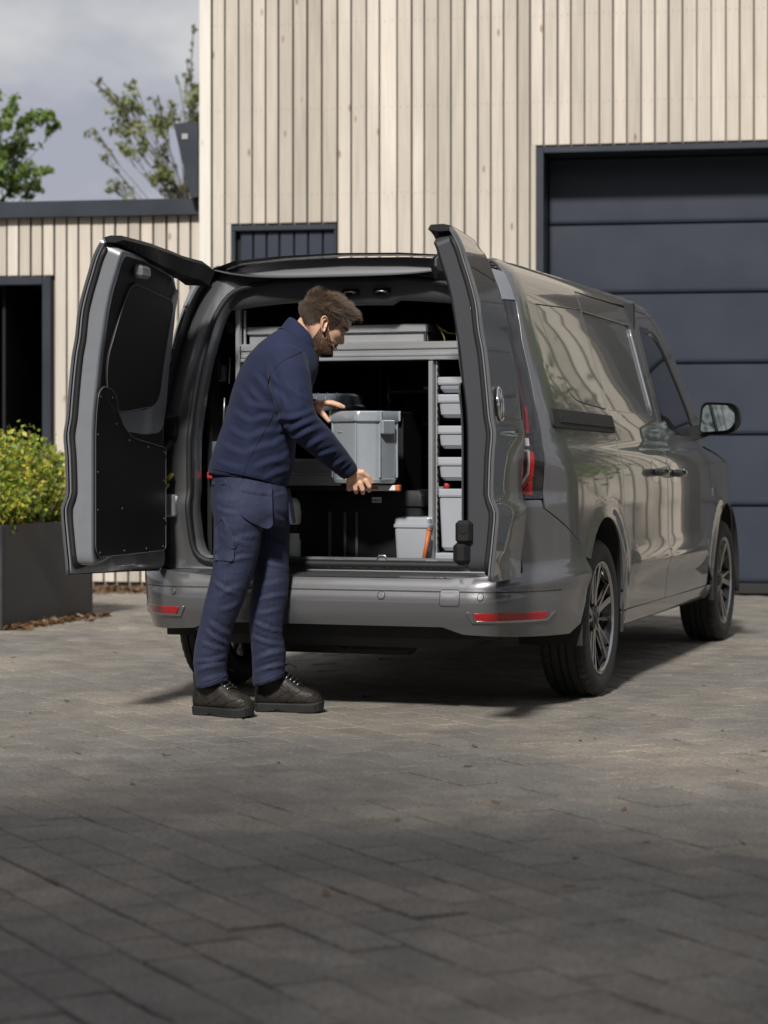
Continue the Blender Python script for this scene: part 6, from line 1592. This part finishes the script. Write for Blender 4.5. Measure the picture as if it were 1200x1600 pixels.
# --- boots
def boot(hx, hy, tx, ty, ankle, label):
    """hx,hy heel and tx,ty toe on the ground (world metres)"""
    h = np.array([hx, hy, 0.0]); t = np.array([tx, ty, 0.0]); d = t - h; Ln = np.linalg.norm(d); d /= Ln; s = np.array([-d[1], d[0], 0]); up = np.array([0, 0, 1.0])
    def q(a, b, c): return h + d * a * Ln + s * b + up * c - MC
    # sole outline, 0..1 along the foot
    A = np.array([0, .02, .08, .2, .35, .5, .65, .78, .88, .95, .985, 1.0]); Wd = np.array([.0, .022, .034, .037, .036, .040, .047, .049, .044, .032, .018, .0])
    root = empty('boot', tuple(h - MC), 0, man)
    off_ = h - MC
    mb = MB(); v = []; f = []
    loop = [(a, w) for a, w in zip(A, Wd)] + [(a, -w) for a, w in zip(A[::-1][1:-1], Wd[::-1][1:-1])]; n = len(loop)
    lev = [(0.0, .985, 0), (.004, 1.0, 0), (.022, 1.02, .0), (.030, 1.03, 0), (.034, .99, 0)]
    for z, k, _ in lev:
        for a, w in loop:
            zz = z
            if z < .01:
                if .30 < a < .50: zz = z + .016 * math.sin(math.pi * (a - .30) / .20)
                if a > .9: zz = z + (a - .9) * .09
            elif a > .88: zz = z + (a - .88) * .10
            v.append(q(.5 + (a - .5) * k, w * k, zz) - off_)
    for i in range(len(lev) - 1):
        for k in range(n): f.append((i * n + k, i * n + (k + 1) % n, (i + 1) * n + (k + 1) % n, (i + 1) * n + k))
    f.append(list(range(n))[::-1]); f.append([(len(lev) - 1) * n + k for k in range(n)])
    so_ = mb.add(v, f).build('sole', M_SOLE, root)
    cl_ = MB()
    for a in np.concatenate([np.linspace(.05, .30, 6), np.linspace(.56, .95, 8)]):
        w = np.interp(a, A, Wd)
        for sg in (-1, 1): cl_.box(tuple(q(a, sg * (w - .0022), .0060 + max(0, a - .9) * .09) - off_), (.008, .008, .010), .002)
    cl_.build('cleat', M_SOLE, so_)['kind'] = 'stuff'
    # upper
    rg = []
    H = [(.02, .070, .026), (.08, .105, .036), (.18, .125, .040), (.30, .132, .041), (.40, .126, .041), (.50, .112, .043), (.60, .092, .046), (.70, .073, .047), (.79, .066, .046), (.87, .060, .040), (.94, .047, .028), (.98, .030, .013)]
    body = eloft([(q(a, 0, .030 + hh * .5 - .004), s * w, up * (hh * .5)) for a, hh, w in H], 24, p=2.5)
    aw = np.array(ankle) - MC
    shaft = eloft([(q(.20, 0, .06), d * .055, s * .040), (q(.21, 0, .10), d * .053, s * .041), (np.array([q(.20, 0, 0)[0], q(.20, 0, 0)[1], .165]), d * .055, s * .048)], 20)
    tongue = eloft([(q(.34, 0, .10), d * .03, s * .028), (q(.46, 0, .085), d * .035, s * .03), (q(.56, 0, .07), d * .03, s * .030)], 12) if False else MB()
    mm = merge(body, shaft); mm.v = [tuple(np.array(p) - off_) for p in mm.v]
    me = remesh(mm, .005, 5, 'upper'); me.materials.clear(); link('upper', me, M_BOOT, root)
    bv = BVHTree.FromPolygons([tuple(x) for x in co_of(me)], [tuple(p.vertices) for p in me.polygons])
    wb_ = BVHTree.FromPolygons([tuple(np.array(x) + off_ + MC) for x in co_of(me)], [tuple(p.vertices) for p in me.polygons])
    for sl_ in label: 
        s_ = seam_line(wb_, sl_, .0016, .0004)
        if s_.v: s_.v = [tuple(np.array(p) - off_) for p in s_.v]; s_.build('seam', M_LACE, root, fix=False)
    def drop(a, b):
        o = Vector(tuple(q(a, b, .4) - off_)); hit = bv.ray_cast(o, Vector((0, 0, -1)), 1); return (np.array(hit[0]) + np.array(hit[1]) * .003) if hit[0] is not None else q(a, b, .1) - off_
    lc = MB(); ey = MB()
    for i, a in enumerate(np.linspace(.38, .64, 6)):
        p, r_ = drop(a, .022), drop(a + .01, -.022); m_ = drop(a + .02, 0); lc.tube([p, (p + m_) / 2 + [0, 0, .006], m_ + [0, 0, .005], (r_ + m_) / 2 + [0, 0, .006], r_], .003, 6)
        p2, r2 = drop(a, -.022), drop(a + .05, .022); lc.tube([p2, drop(a + .025, 0) + [0, 0, .008], r2], .0028, 6)
        for b in (.025, -.025): c = drop(a, b); ball(ey, c, .0042, 7)
    c0 = drop(.34, 0)
    for e in ((.03, -.03, .012), (.045, .02, .010), (.01, .04, .005), (-.0, -.045, .006)): lc.tube([c0 + [0, 0, .008], c0 + [e[0], e[1] * .7, .016], c0 + [e[0] * 1.6, e[1], e[2] - .01]], .0024, 5)
    lc.build('lace', M_LACE, root, fix=False); ey.build('eyelet', M_STEEL, root, fix=False)
    sm_ = MB()
    tc_ = [drop(.70, b) for b in np.linspace(-.036, .036, 9)]; sm_.tube([p - np.array([0, 0, .002]) for p in tc_], .0022, 5)
    sm_.build('toe_cap_seam', M_BOOT, root, fix=False)
def gxy(px, py): Y = CAM_H * 3518 / (py - 710); return (px - 600) / 3518 * Y, Y
h1 = gxy(308, 1110); t1 = gxy(394, 1121.5)
boot(h1[0], 8.74, t1[0], 8.60, pw(333, 1075, 8.68), [[(308, 1082), (314, 1090), (319, 1103)], [(342, 1108), (352, 1098), (366, 1094), (378, 1090)], [(360, 1110), (368, 1102), (384, 1096)], [(322, 1100), (334, 1094), (346, 1086)]])
boot((398 - 600) / 3518 * 8.86, 8.85, (506 - 600) / 3518 * 8.83, 8.80, pw(420, 1073, 8.8), [[(405, 1076), (413, 1082), (422, 1094)], [(446, 1096), (458, 1086), (470, 1080)], [(474, 1098), (482, 1090), (494, 1084)], [(426, 1092), (440, 1086), (452, 1078)]])

# --- head: built in its own frame (f forward, s towards the camera side, h up from the chin)
f_front = _cr([0, .012, .022, .034, .042, .050, .057, .064, .074, .090, .104, .118, .130, .140, .155, .172, .190, .205, .217, .225], [.052, .074, .082, .078, .0755, .0835, .0805, .0845, .080, .084, .084, .083, .090, .0955, .096, .0935, .083, .063, .035, .0])
f_back = _cr([0, .02, .04, .06, .08, .10, .12, .145, .17, .19, .205, .217, .225], [.012, -.004, -.026, -.050, -.072, -.088, -.097, -.1025, -.098, -.083, -.062, -.034, 0])
f_half = _cr([0, .012, .025, .04, .06, .08, .10, .12, .145, .17, .19, .205, .217, .225], [.020, .034, .045, .053, .060, .066, .070, .0735, .0765, .074, .066, .051, .029, 0])
def head_pt(ph, h):
    """ph 0 = face, pi/2 = camera side"""
    ff, fb, w = f_front(h), f_back(h), f_half(h); c = (ff + fb) / 2 * .45 + .0 ; c = np.clip(c, fb + .01 * (h < .21), ff - .01 * (h < .21))
    co, si = np.cos(ph), np.sin(ph); p = 2.25
    cx = np.sign(co) * np.abs(co) ** (2 / p); sx = np.sign(si) * np.abs(si) ** (2 / p)
    f = np.where(co > 0, c + (ff - c) * cx, c + (c - fb) * cx); s = w * sx
    g = lambda x, m, sd: np.exp(-((x - m) / sd) ** 2); front = co > 0
    a = np.abs(s)
    nose = np.interp(h, [.066, .071, .076, .082, .090, .100, .112, .124, .134], [0, .007, .0185, .0235, .0205, .0155, .0095, .005, 0]) * np.exp(-(a / np.interp(h, [.07, .08, .09, .12], [.0145, .0135, .0105, .0085])) ** 2)
    wing = .006 * g(h, .077, .006) * g(a, .013, .006)
    eye = -.0115 * g(h, .117, .0105) * g(a, .031, .014) - .004 * g(h, .116, .012) * g(a, .016, .007)
    lid = .0075 * g(h, .1155, .0065) * g(a, .031, .0105)
    brow = .0055 * g(h, .133, .007) * g(a, .026, .018)
    cheek = .005 * g(h, .095, .014) * g(a, .046, .014) - .004 * g(h, .060, .014) * g(a, .042, .012)
    lips = (.0045 * g(h, .0535, .0042) + .004 * g(h, .045, .0042) - .0045 * g(h, .0495, .0016)) * g(a, 0, .021)
    phil = -.002 * g(h, .061, .005) * g(a, 0, .004); mouthc = -.003 * g(h, .0495, .006) * g(a, .026, .007)
    chin = .004 * g(h, .018, .010) * g(a, 0, .016)
    f = f + np.where(front, nose + wing + eye + lid + brow + cheek + lips + phil + mouthc + chin, 0)
    s = s + np.sign(s) * np.where(front, .0 * h, 0) + np.sign(s) * (-.004 * g(h, .135, .02) * g(f, .062, .02) + .003 * g(h, .10, .012) * g(f, .055, .02))
    return f, s, h
PITCH, YAW = R(27), R(13)
HF = np.array([math.cos(PITCH) * math.cos(YAW), math.cos(PITCH) * math.sin(YAW), -math.sin(PITCH)]); HS = np.array([math.sin(YAW), -math.cos(YAW), 0]); HU = np.cross(HS, HF)
EAR0 = (-.010, .072, .103); HSC = .99
EARW = pw(506, 507, 8.60)
def hw(f, s, h): return EARW + HSC * (np.multiply.outer(np.asarray(f) - EAR0[0], HF) + np.multiply.outer(np.asarray(s) - EAR0[1], HS) + np.multiply.outer(np.asarray(h) - EAR0[2], HU))
NP, NH = 120, 96
hs = np.concatenate([np.linspace(0, .205, NH - 14), .205 + .0199 * np.sin(np.linspace(0, math.pi / 2, 15))[1:]]); NH = len(hs)
ph = np.linspace(-math.pi, math.pi, NP, endpoint=False)
# denser towards the face
ph = ph - .38 * np.sin(ph)
PH, HH = np.meshgrid(ph, hs, indexing='ij'); f_, s_, h_ = head_pt(PH, HH); W_ = hw(f_, s_, h_)
hv = W_.reshape(-1, 3); hf = []
for i in range(NP):
    for j in range(NH - 1): a, b = i * NH + j, ((i + 1) % NP) * NH + j; hf.append((a, b, b + 1, a + 1))
body = MB(); body.add(hv, hf, True)
body.f.append([i * NH for i in range(NP)][::-1]); body.s.append(True); body.f.append([i * NH + NH - 1 for i in range(NP)]); body.s.append(True)
# ear
def earp(u, v, d): return hw(EAR0[0] + u * .98 - v * .18, EAR0[1] + d, EAR0[2] + v)
def ear_build(mb, sg):
    P2 = lambda u, v, d: hw(EAR0[0] + u - v * .22, sg * (EAR0[1] + d), EAR0[2] + v)
    outl = [(.012, .004), (.014, .016), (.010, .027), (.0, .032), (-.011, .029), (-.018, .018), (-.018, .004), (-.013, -.010), (-.006, -.022), (.003, -.029), (.009, -.025), (.010, -.012)]
    o2 = round_poly(outl, .01, 3); n = len(o2); v = []
    c = np.mean(o2, 0)
    for k, dd in ((1.0, .001), (1.04, .012), (.98, .018), (.84, .0165), (.70, .009), (.35, .007), (.06, .006)):
        for (u, w) in o2:
            uu, ww = c[0] + (u - c[0]) * k, c[1] + (w - c[1]) * k; back = np.clip(-(uu - .012) / .03, 0, 1); v.append(P2(uu, ww, dd * (.45 + .75 * back)))
    f = []
    for i in range(6):
        for k in range(n): f.append((i * n + k, i * n + (k + 1) % n, (i + 1) * n + (k + 1) % n, (i + 1) * n + k))
    f.append([6 * n + k for k in range(n)]); mb.add(v, f, True)
    mb.tube([P2(.006, .018, .010), P2(-.004, .019, .0135), P2(-.010, .010, .0145), P2(-.009, -.004, .0135), P2(-.003, -.013, .0105)], [.002, .003, .0034, .003, .002], 7)
    mb.tube([P2(.010, .000, .006), P2(.009, -.006, .009), P2(.007, -.011, .006)], [.002, .0035, .002], 7)
ear_build(body, 1); ear_build(body, -1)
# neck and the body under the clothes
neck = eloft([(pw(464, 545, 8.71), FW * .060 + [0, 0, -.03], RT * .062), (pw(473, 530, 8.70), FW * .056 + [0, 0, -.03], RT * .055), (pw(482, 518, 8.69), FW * .053 + [0, 0, -.028], RT * .052), (pw(489, 508, 8.68), FW * .053 + [0, 0, -.028], RT * .052), (pw(497, 497, 8.675), FW * .052 + [0, 0, -.02], RT * .052)], 28)
neck_me = remesh(neck, .006, 5, 'n'); body.add(co_of(neck_me), [tuple(p.vertices) for p in neck_me.polygons], True)
inner_t = remesh(merge(eloft([trg(350, 745, 430, 758, .12), trg(365, 690, 440, 700, .12), trg(392, 610, 480, 630, .14), trg(425, 550, 490, 570, .13), trg(448, 525, 492, 550, .07)], 20),
    arm([pw(448, 575, 8.58), pw(458, 628, 8.475), pw(470, 660, 8.465), pw(520, 710, 8.56), pw(548, 738, 8.62)], [.06, .05, .045, .036, .026]), arm([pw(440, 580, 8.85), pw(440, 640, 9.0), pw(452, 668, 9.0), pw(492, 636, 8.868)], [.05, .045, .04, .026]),
    arm([pw(378, 770, 8.64), pw(365, 890, 8.62), pw(336, 985, 8.65), pw(332, 1040, 8.67)], [.08, .055, .045, .04]), arm([pw(415, 780, 8.78), pw(424, 890, 8.79), pw(417, 985, 8.78), pw(420, 1040, 8.8)], [.07, .05, .045, .04])), .012, 4, 'i')
body.add(co_of(inner_t), [tuple(p.vertices) for p in inner_t.polygons], True)
# hands
def hand(palm, fingers, voxel=.0026, it=3):
    mb = palm
    for pts, rs in fingers:
        mb.tube(pts, rs, 10)
        for p, r in zip(pts, rs): ball(mb, p, r * 1.0, 8)
    return remesh(mb, voxel, it, 'h')
def P_(x, y, d, Y0_): return pw(x, y, Y0_ + d)
YR = 8.645
palmR = eloft([(pw(546, 734, 8.618), np.array([.017, .004, .014]), np.array([.006, -.024, .004])), (P_(551, 740, -.015, YR), np.array([.022, .004, .016]), np.array([.004, -.020, .004])), (P_(556, 747, -.012, YR), np.array([.036, .004, .009]), np.array([.003, -.018, .006])), (P_(559, 753, -.004, YR), np.array([.039, .004, .004]), np.array([0, -.015, .006])), (P_(560, 757, .004, YR), np.array([.036, .003, .001]), np.array([0, -.010, .004]))], 20)
fR = [([P_(571.5, 750, -.008, YR), P_(577, 760, -.004, YR), P_(577, 766.5, .018, YR), P_(576, 765, .040, YR)], [.0105, .0100, .0088, .0078]),
      ([P_(562.5, 754, -.010, YR), P_(566.5, 764.5, -.006, YR), P_(567, 770, .018, YR), P_(566, 767, .042, YR)], [.0110, .0104, .0092, .008]),
      ([P_(553, 755, -.008, YR), P_(555.5, 764, -.004, YR), P_(556.5, 769, .018, YR), P_(557, 766, .040, YR)], [.0105, .0098, .0086, .0076]),
      ([P_(544.5, 753, -.002, YR), P_(544.5, 760.5, .002, YR), P_(546, 765, .018, YR), P_(548, 763, .036, YR)], [.0095, .0085, .0076, .0068]),
      ([P_(556, 738, -.022, YR), P_(566, 738, -.020, YR), P_(575, 745, -.008, YR), P_(581.5, 753.5, .006, YR)], [.0135, .0118, .0100, .0082])]
hR = hand(palmR, fR)
YL = 8.80
palmL = eloft([(pw(488, 637, 8.862), np.array([.004, -.006, .024]), np.array([.006, .017, .0])), (P_(494, 634, .035, YL), np.array([.004, -.006, .022]), np.array([.008, .022, .0])), (P_(501, 632, .02, YL), np.array([.003, -.004, .019]), np.array([.010, .034, .004])), (P_(508, 630, .012, YL), np.array([.003, -.003, .013]), np.array([.010, .037, .004])), (P_(512, 630, .012, YL), np.array([.002, -.002, .009]), np.array([.008, .034, .003]))], 20)
fL = [([P_(507, 629, -.018, YL), P_(518, 630, -.022, YL), P_(526, 632.5, -.022, YL), P_(532.5, 635.5, -.020, YL)], [.0105, .0096, .0086, .0074]),
      ([P_(509, 628.5, .006, YL), P_(521, 629.5, .004, YL), P_(530, 632.5, .004, YL), P_(537, 636, .006, YL)], [.011, .0098, .0088, .0076]),
      ([P_(509, 629, .030, YL), P_(520, 630, .030, YL), P_(528, 633, .030, YL), P_(534, 636, .03, YL)], [.0105, .0096, .0086, .0074]),
      ([P_(507, 631, .050, YL), P_(515, 632, .052, YL), P_(521, 635, .052, YL), P_(526, 637, .052, YL)], [.0095, .0085, .0075, .0066]),
      ([P_(496, 638, -.004, YL), P_(502, 644, -.028, YL), P_(508, 651, -.040, YL), P_(514, 658, -.044, YL)], [.0150, .0125, .0105, .0085])]
hL = hand(palmL, fL)
for h in (hR, hL): body.add(co_of(h), [tuple(p.vertices) for p in h.polygons], True)
body.v = [tuple(np.array(p) - MC) for p in body.v]
body_o = body.build('body', M_SKIN, man, fix=False)
bm = bmesh.new(); bm.from_mesh(body_o.data); bmesh.ops.recalc_face_normals(bm, faces=bm.faces); bm.to_mesh(body_o.data); bm.free()
# nails
def nail(c, n_, w, l, d):
    c = np.array(c); n_ = np.array(n_) / np.linalg.norm(n_); d = np.array(d) / np.linalg.norm(d); s = np.cross(n_, d); v = []
    for a in np.linspace(0, 2 * math.pi, 10, endpoint=False): v.append(c + n_ * .0006 + d * l * math.cos(a) + s * w * math.sin(a) - n_ * .0012 * math.sin(a) ** 2 - MC)
    return v
M_NAIL = pmat('nail', (.55, .34, .27), .3)
nb = MB()
for c, n_, d in ((P_(581.8, 752.8, -.002, YR), (.35, -.9, .3), (.6, .2, -.8)), (P_(531.5, 633.2, -.026, YL), (.1, -.4, .9), (.95, 0, -.25)), (P_(513.2, 656.5, -.0525, YL), (-.1, -.95, .2), (.5, -.1, -.8))): nb.add(nail(c, n_, .0045, .006, d), [list(range(10))])
nb.build('nail', M_NAIL, body_o)
# eyes: lids nearly closed, looking down
for sg in (1, -1):
    e = MB(); ball(e, hw(.0665, sg * .031, .1155), .0112, 14); e.v = [tuple(np.array(p) - MC) for p in e.v]; e.build('eyelid', M_EYE, body_o, fix=False)

# --- hair, beard and brows as tapered ribbons
def strands(roots, dirs, lens, width, curl=.0, seg=4, grav=None, nrm=None):
    n = len(roots); V_ = np.zeros((n, seg + 1, 2, 3)); p = roots.copy(); d = dirs.copy()
    for k in range(seg + 1):
        q = k / seg; w = width * (1 - .8 * q ** 1.5)
        view = np.array([0, -1.0, .25]); side = np.cross(d, view); side /= np.linalg.norm(side, axis=1)[:, None] + 1e-9
        V_[:, k, 0] = p + side * w * .5; V_[:, k, 1] = p - side * w * .5
        if grav is not None: d = d + grav * (lens / .05)[:, None] / seg
        d = d + rng.normal(0, curl, (n, 3)); d /= np.linalg.norm(d, axis=1)[:, None]
        p = p + d * (lens / seg)[:, None]
    V_ = V_.reshape(-1, 3); F_ = []
    base = np.arange(n) * (seg + 1) * 2
    F_ = np.concatenate([np.stack([base + 2 * k, base + 2 * k + 1, base + 2 * k + 3, base + 2 * k + 2], 1) for k in range(seg)])
    return V_, F_
def head_samples(n, cond):
    out_f = []
    while sum(len(o) for o in out_f) < n:
        p_ = rng.uniform(-math.pi, math.pi, 4000); h = rng.uniform(.0, .2245, 4000); f, s, hh = head_pt(p_, h); k = cond(f, s, hh, p_); out_f.append(np.stack([p_[k], h[k]], 1))
    return np.concatenate(out_f)[:n]
def head_frame(ph_, h):
    e = 2e-3; f, s, hh = head_pt(ph_, h); P0 = hw(f, s, hh)
    a = hw(*head_pt(ph_ + e, h)) - hw(*head_pt(ph_ - e, h)); hi, lo = np.clip(h + e, 0, .2249), np.clip(h - e, 0, .2249); b = hw(*head_pt(ph_, hi)) - hw(*head_pt(ph_, lo))
    n_ = np.cross(a, b); n_ /= np.linalg.norm(n_, axis=1)[:, None] + 1e-12
    c = hw(0 * h - .0, 0 * h, 0 * h + .12); sgn = np.sign(((P0 - c) * n_).sum(1)); return P0, n_ * sgn[:, None], f, s
# hairline: height above which hair grows, as a function of f along the head
def hairline(f): return np.interp(f, [-.11, -.085, -.05, -.026, -.014, .006, .018, .030, .045, .058, .070, .082, .095], [.074, .076, .086, .104, .130, .130, .100, .106, .146, .160, .180, .188, .196])
hcond = lambda f, s, h, p_: (h > hairline(f) + rng.normal(0, .003, len(f)))
# cap
cap = MB(); v = []; keep = []
capn = 90; ch = np.linspace(.04, .2249, 70); CP, CH = np.meshgrid(np.linspace(-math.pi, math.pi, capn, endpoint=False), ch, indexing='ij'); fp_, np_, ff_, ss_ = head_frame(CP.ravel(), CH.ravel())
hk = (CH.ravel() > hairline(ff_)); amt = .0004 + .012 * smoothstep(.165, .215, CH.ravel()) * smoothstep(-.13, .05, ff_) + .003 * smoothstep(.13, .18, CH.ravel())
vv = fp_ + np_ * amt[:, None] - MC; m = len(ch); fc = []
for i in range(capn):
    for j in range(m - 1):
        q = (i * m + j, ((i + 1) % capn) * m + j, ((i + 1) % capn) * m + j + 1, i * m + j + 1)
        if all(hk[list(q)]): fc.append(q)
hair_o = link('hair', fast_mesh('hair', vv, np.array(fc), M_SCALP), None, man)
def hair_layer(n, cond, length, lift, flow, width, lenvar=.25, curl=.05, grav=None, seg=4, amt=.004, tuft=0):
    smp = head_samples(n, cond); P0, n_, f, s = head_frame(smp[:, 0], smp[:, 1]); h = smp[:, 1]
    fl = flow(f, s, h); T_ = np.multiply.outer(fl[0], HF) + np.multiply.outer(fl[1], HS) + np.multiply.outer(fl[2], HU); T_ -= n_ * (T_ * n_).sum(1)[:, None]; T_ /= np.linalg.norm(T_, axis=1)[:, None] + 1e-9
    if tuft:
        key = (np.floor(f / tuft).astype(int) * 73 + np.floor(s / tuft).astype(int) * 31 + np.floor(h / tuft).astype(int) * 17) % 997
        tv = np.random.default_rng(3).normal(0, 1, (997, 3))[key]; T_ = T_ + tv * .22
    ln = length(f, s, h) * rng.uniform(1 - lenvar, 1 + lenvar, n); li = lift(f, s, h)
    d = T_ + n_ * li[:, None] + rng.normal(0, .08, (n, 3)); d /= np.linalg.norm(d, axis=1)[:, None]
    av = amt if np.isscalar(amt) else amt(f, s, h)[:, None]
    return strands(P0 + n_ * av - MC, d, ln, width, curl, seg, grav)
topz = lambda h: smoothstep(.150, .195, h)
V1, F1 = hair_layer(15000, lambda f, s, h, p_: hcond(f, s, h, p_) & (h < .19), lambda f, s, h: .008 + .024 * topz(h) + .014 * smoothstep(.10, .15, h), lambda f, s, h: .5 + .6 * topz(h), lambda f, s, h: (-.55 + 0 * f + 1.1 * smoothstep(.14, .19, h), 0 * f, -.8 + .9 * smoothstep(.13, .18, h)), .0011, curl=.05, amt=.0008)
V2, F2 = hair_layer(6200, lambda f, s, h, p_: (h > .160) & (f > -.055) & (h > hairline(f)), lambda f, s, h: .031 + .007 * smoothstep(-.05, .08, f), lambda f, s, h: .42 + .35 * smoothstep(.03, .08, f), lambda f, s, h: (.75 + 0 * f, .55 * np.sign(s + 1e-6) * 0 + .30, .25 + 0 * f), .0012, curl=.05, grav=np.array([.05, 0, -.10]), seg=5, amt=.006, tuft=.016)
V3, F3 = hair_layer(1500, lambda f, s, h, p_: (h > .18) & (f > .035) & (h > hairline(f) - .002), lambda f, s, h: .029 + 0 * f, lambda f, s, h: .95 + 0 * f, lambda f, s, h: (.8 + 0 * f, .15 + 0 * f, .1 + 0 * f), .0016, curl=.06, grav=np.array([.08, 0, -.06]), seg=6, amt=.004, tuft=.014)
V4, F4 = hair_layer(1600, lambda f, s, h, p_: (h > .185) & (f < .03) & (f > -.05), lambda f, s, h: .022 + 0 * f, lambda f, s, h: .30 + 0 * f, lambda f, s, h: (.55 + 0 * f, .35 + 0 * f, .1 + 0 * f), .0012, curl=.05, grav=np.array([.08, 0, -.06]), seg=5, amt=.006, tuft=.018)
V5, F5 = hair_layer(5000, lambda f, s, h, p_: (h > .125) & (f < -.025), lambda f, s, h: .016 + .008 * smoothstep(.15, .2, h), lambda f, s, h: .26 + 0 * f, lambda f, s, h: (-.6 + 0 * f, .15 + 0 * f, -.55 + 0 * f), .0012, curl=.05, grav=np.array([0, 0, -.05]), amt=lambda f, s, h: .0008 + .008 * smoothstep(.15, .2, h) * smoothstep(-.1, -.05, f))
M_HAIR_SIDE = hair_mat('short_side_hair', [(.022, .015, .011), (.058, .040, .029), (.11, .08, .06), (.036, .025, .018)], .5)
link('hair_sides', fast_mesh('hair_sides', V1, F1, M_HAIR_SIDE), None, hair_o)
off_n = 0; VV = []; FF = []
for a, b in ((V5, F5), (V2, F2), (V3, F3), (V4, F4)): VV.append(a); FF.append(b + off_n); off_n += len(a)
link('hair_strands', fast_mesh('hair_strands', np.vstack(VV), np.vstack(FF), M_HAIR), None, hair_o)
# beard over jaw, chin and upper lip; sideburn
def bcond(f, s, h, p_):
    a = np.abs(s); j = (h < np.interp(f, [-.02, 0, .02, .04, .055, .07, .085, .11], [.105, .100, .088, .070, .058, .046, .042, .042])) & (f > -.022 + h * .05)
    mo = (h > .053) & (h < .069) & (a < .030) & (f > .055); li_ = (h > .040) & (h < .058) & (a < .021) & (f > .07)
    sb2 = (f > -.006) & (f < .022) & (h > .08) & (h < .118)
    edge = rng.uniform(0, 1, len(f)) < .96
    return ((j & ~li_) | mo | sb2) & edge
def blen(f, s, h): return .0045 + .002 * smoothstep(.05, .0, h)
VB, FB = hair_layer(9500, bcond, blen, lambda f, s, h: .42 + 0 * f, lambda f, s, h: (.25 + 0 * f, 0 * f, -1 + 0 * f), .0013, curl=.12, seg=3, amt=.0002)
link('beard', fast_mesh('beard', VB, FB, M_BEARD), None, man)
VE, FE = hair_layer(260, lambda f, s, h, p_: (np.abs(h - (.1335 - .14 * np.abs(np.abs(s) - .030) )) < .0042) & (np.abs(s) > .012) & (np.abs(s) < .052) & (f > .05), lambda f, s, h: .009 + 0 * f, lambda f, s, h: .30 + 0 * f, lambda f, s, h: (0 * f - .3, np.sign(s), .15 + 0 * f), .0012, seg=3, amt=.0003)
VL, FL_ = hair_layer(160, lambda f, s, h, p_: (np.abs(h - .1085) < .0022) & (np.abs(s) > .019) & (np.abs(s) < .043) & (f > .05), lambda f, s, h: .008 + 0 * f, lambda f, s, h: 1.0 + 0 * f, lambda f, s, h: (.4 + 0 * f, .2 * np.sign(s), -.8 + 0 * f), .0012, seg=3, amt=.002)
link('eyebrow', fast_mesh('eyebrow', np.vstack([VE, VL]), np.vstack([FE, FL_ + len(VE)]), M_BEARD), None, man)
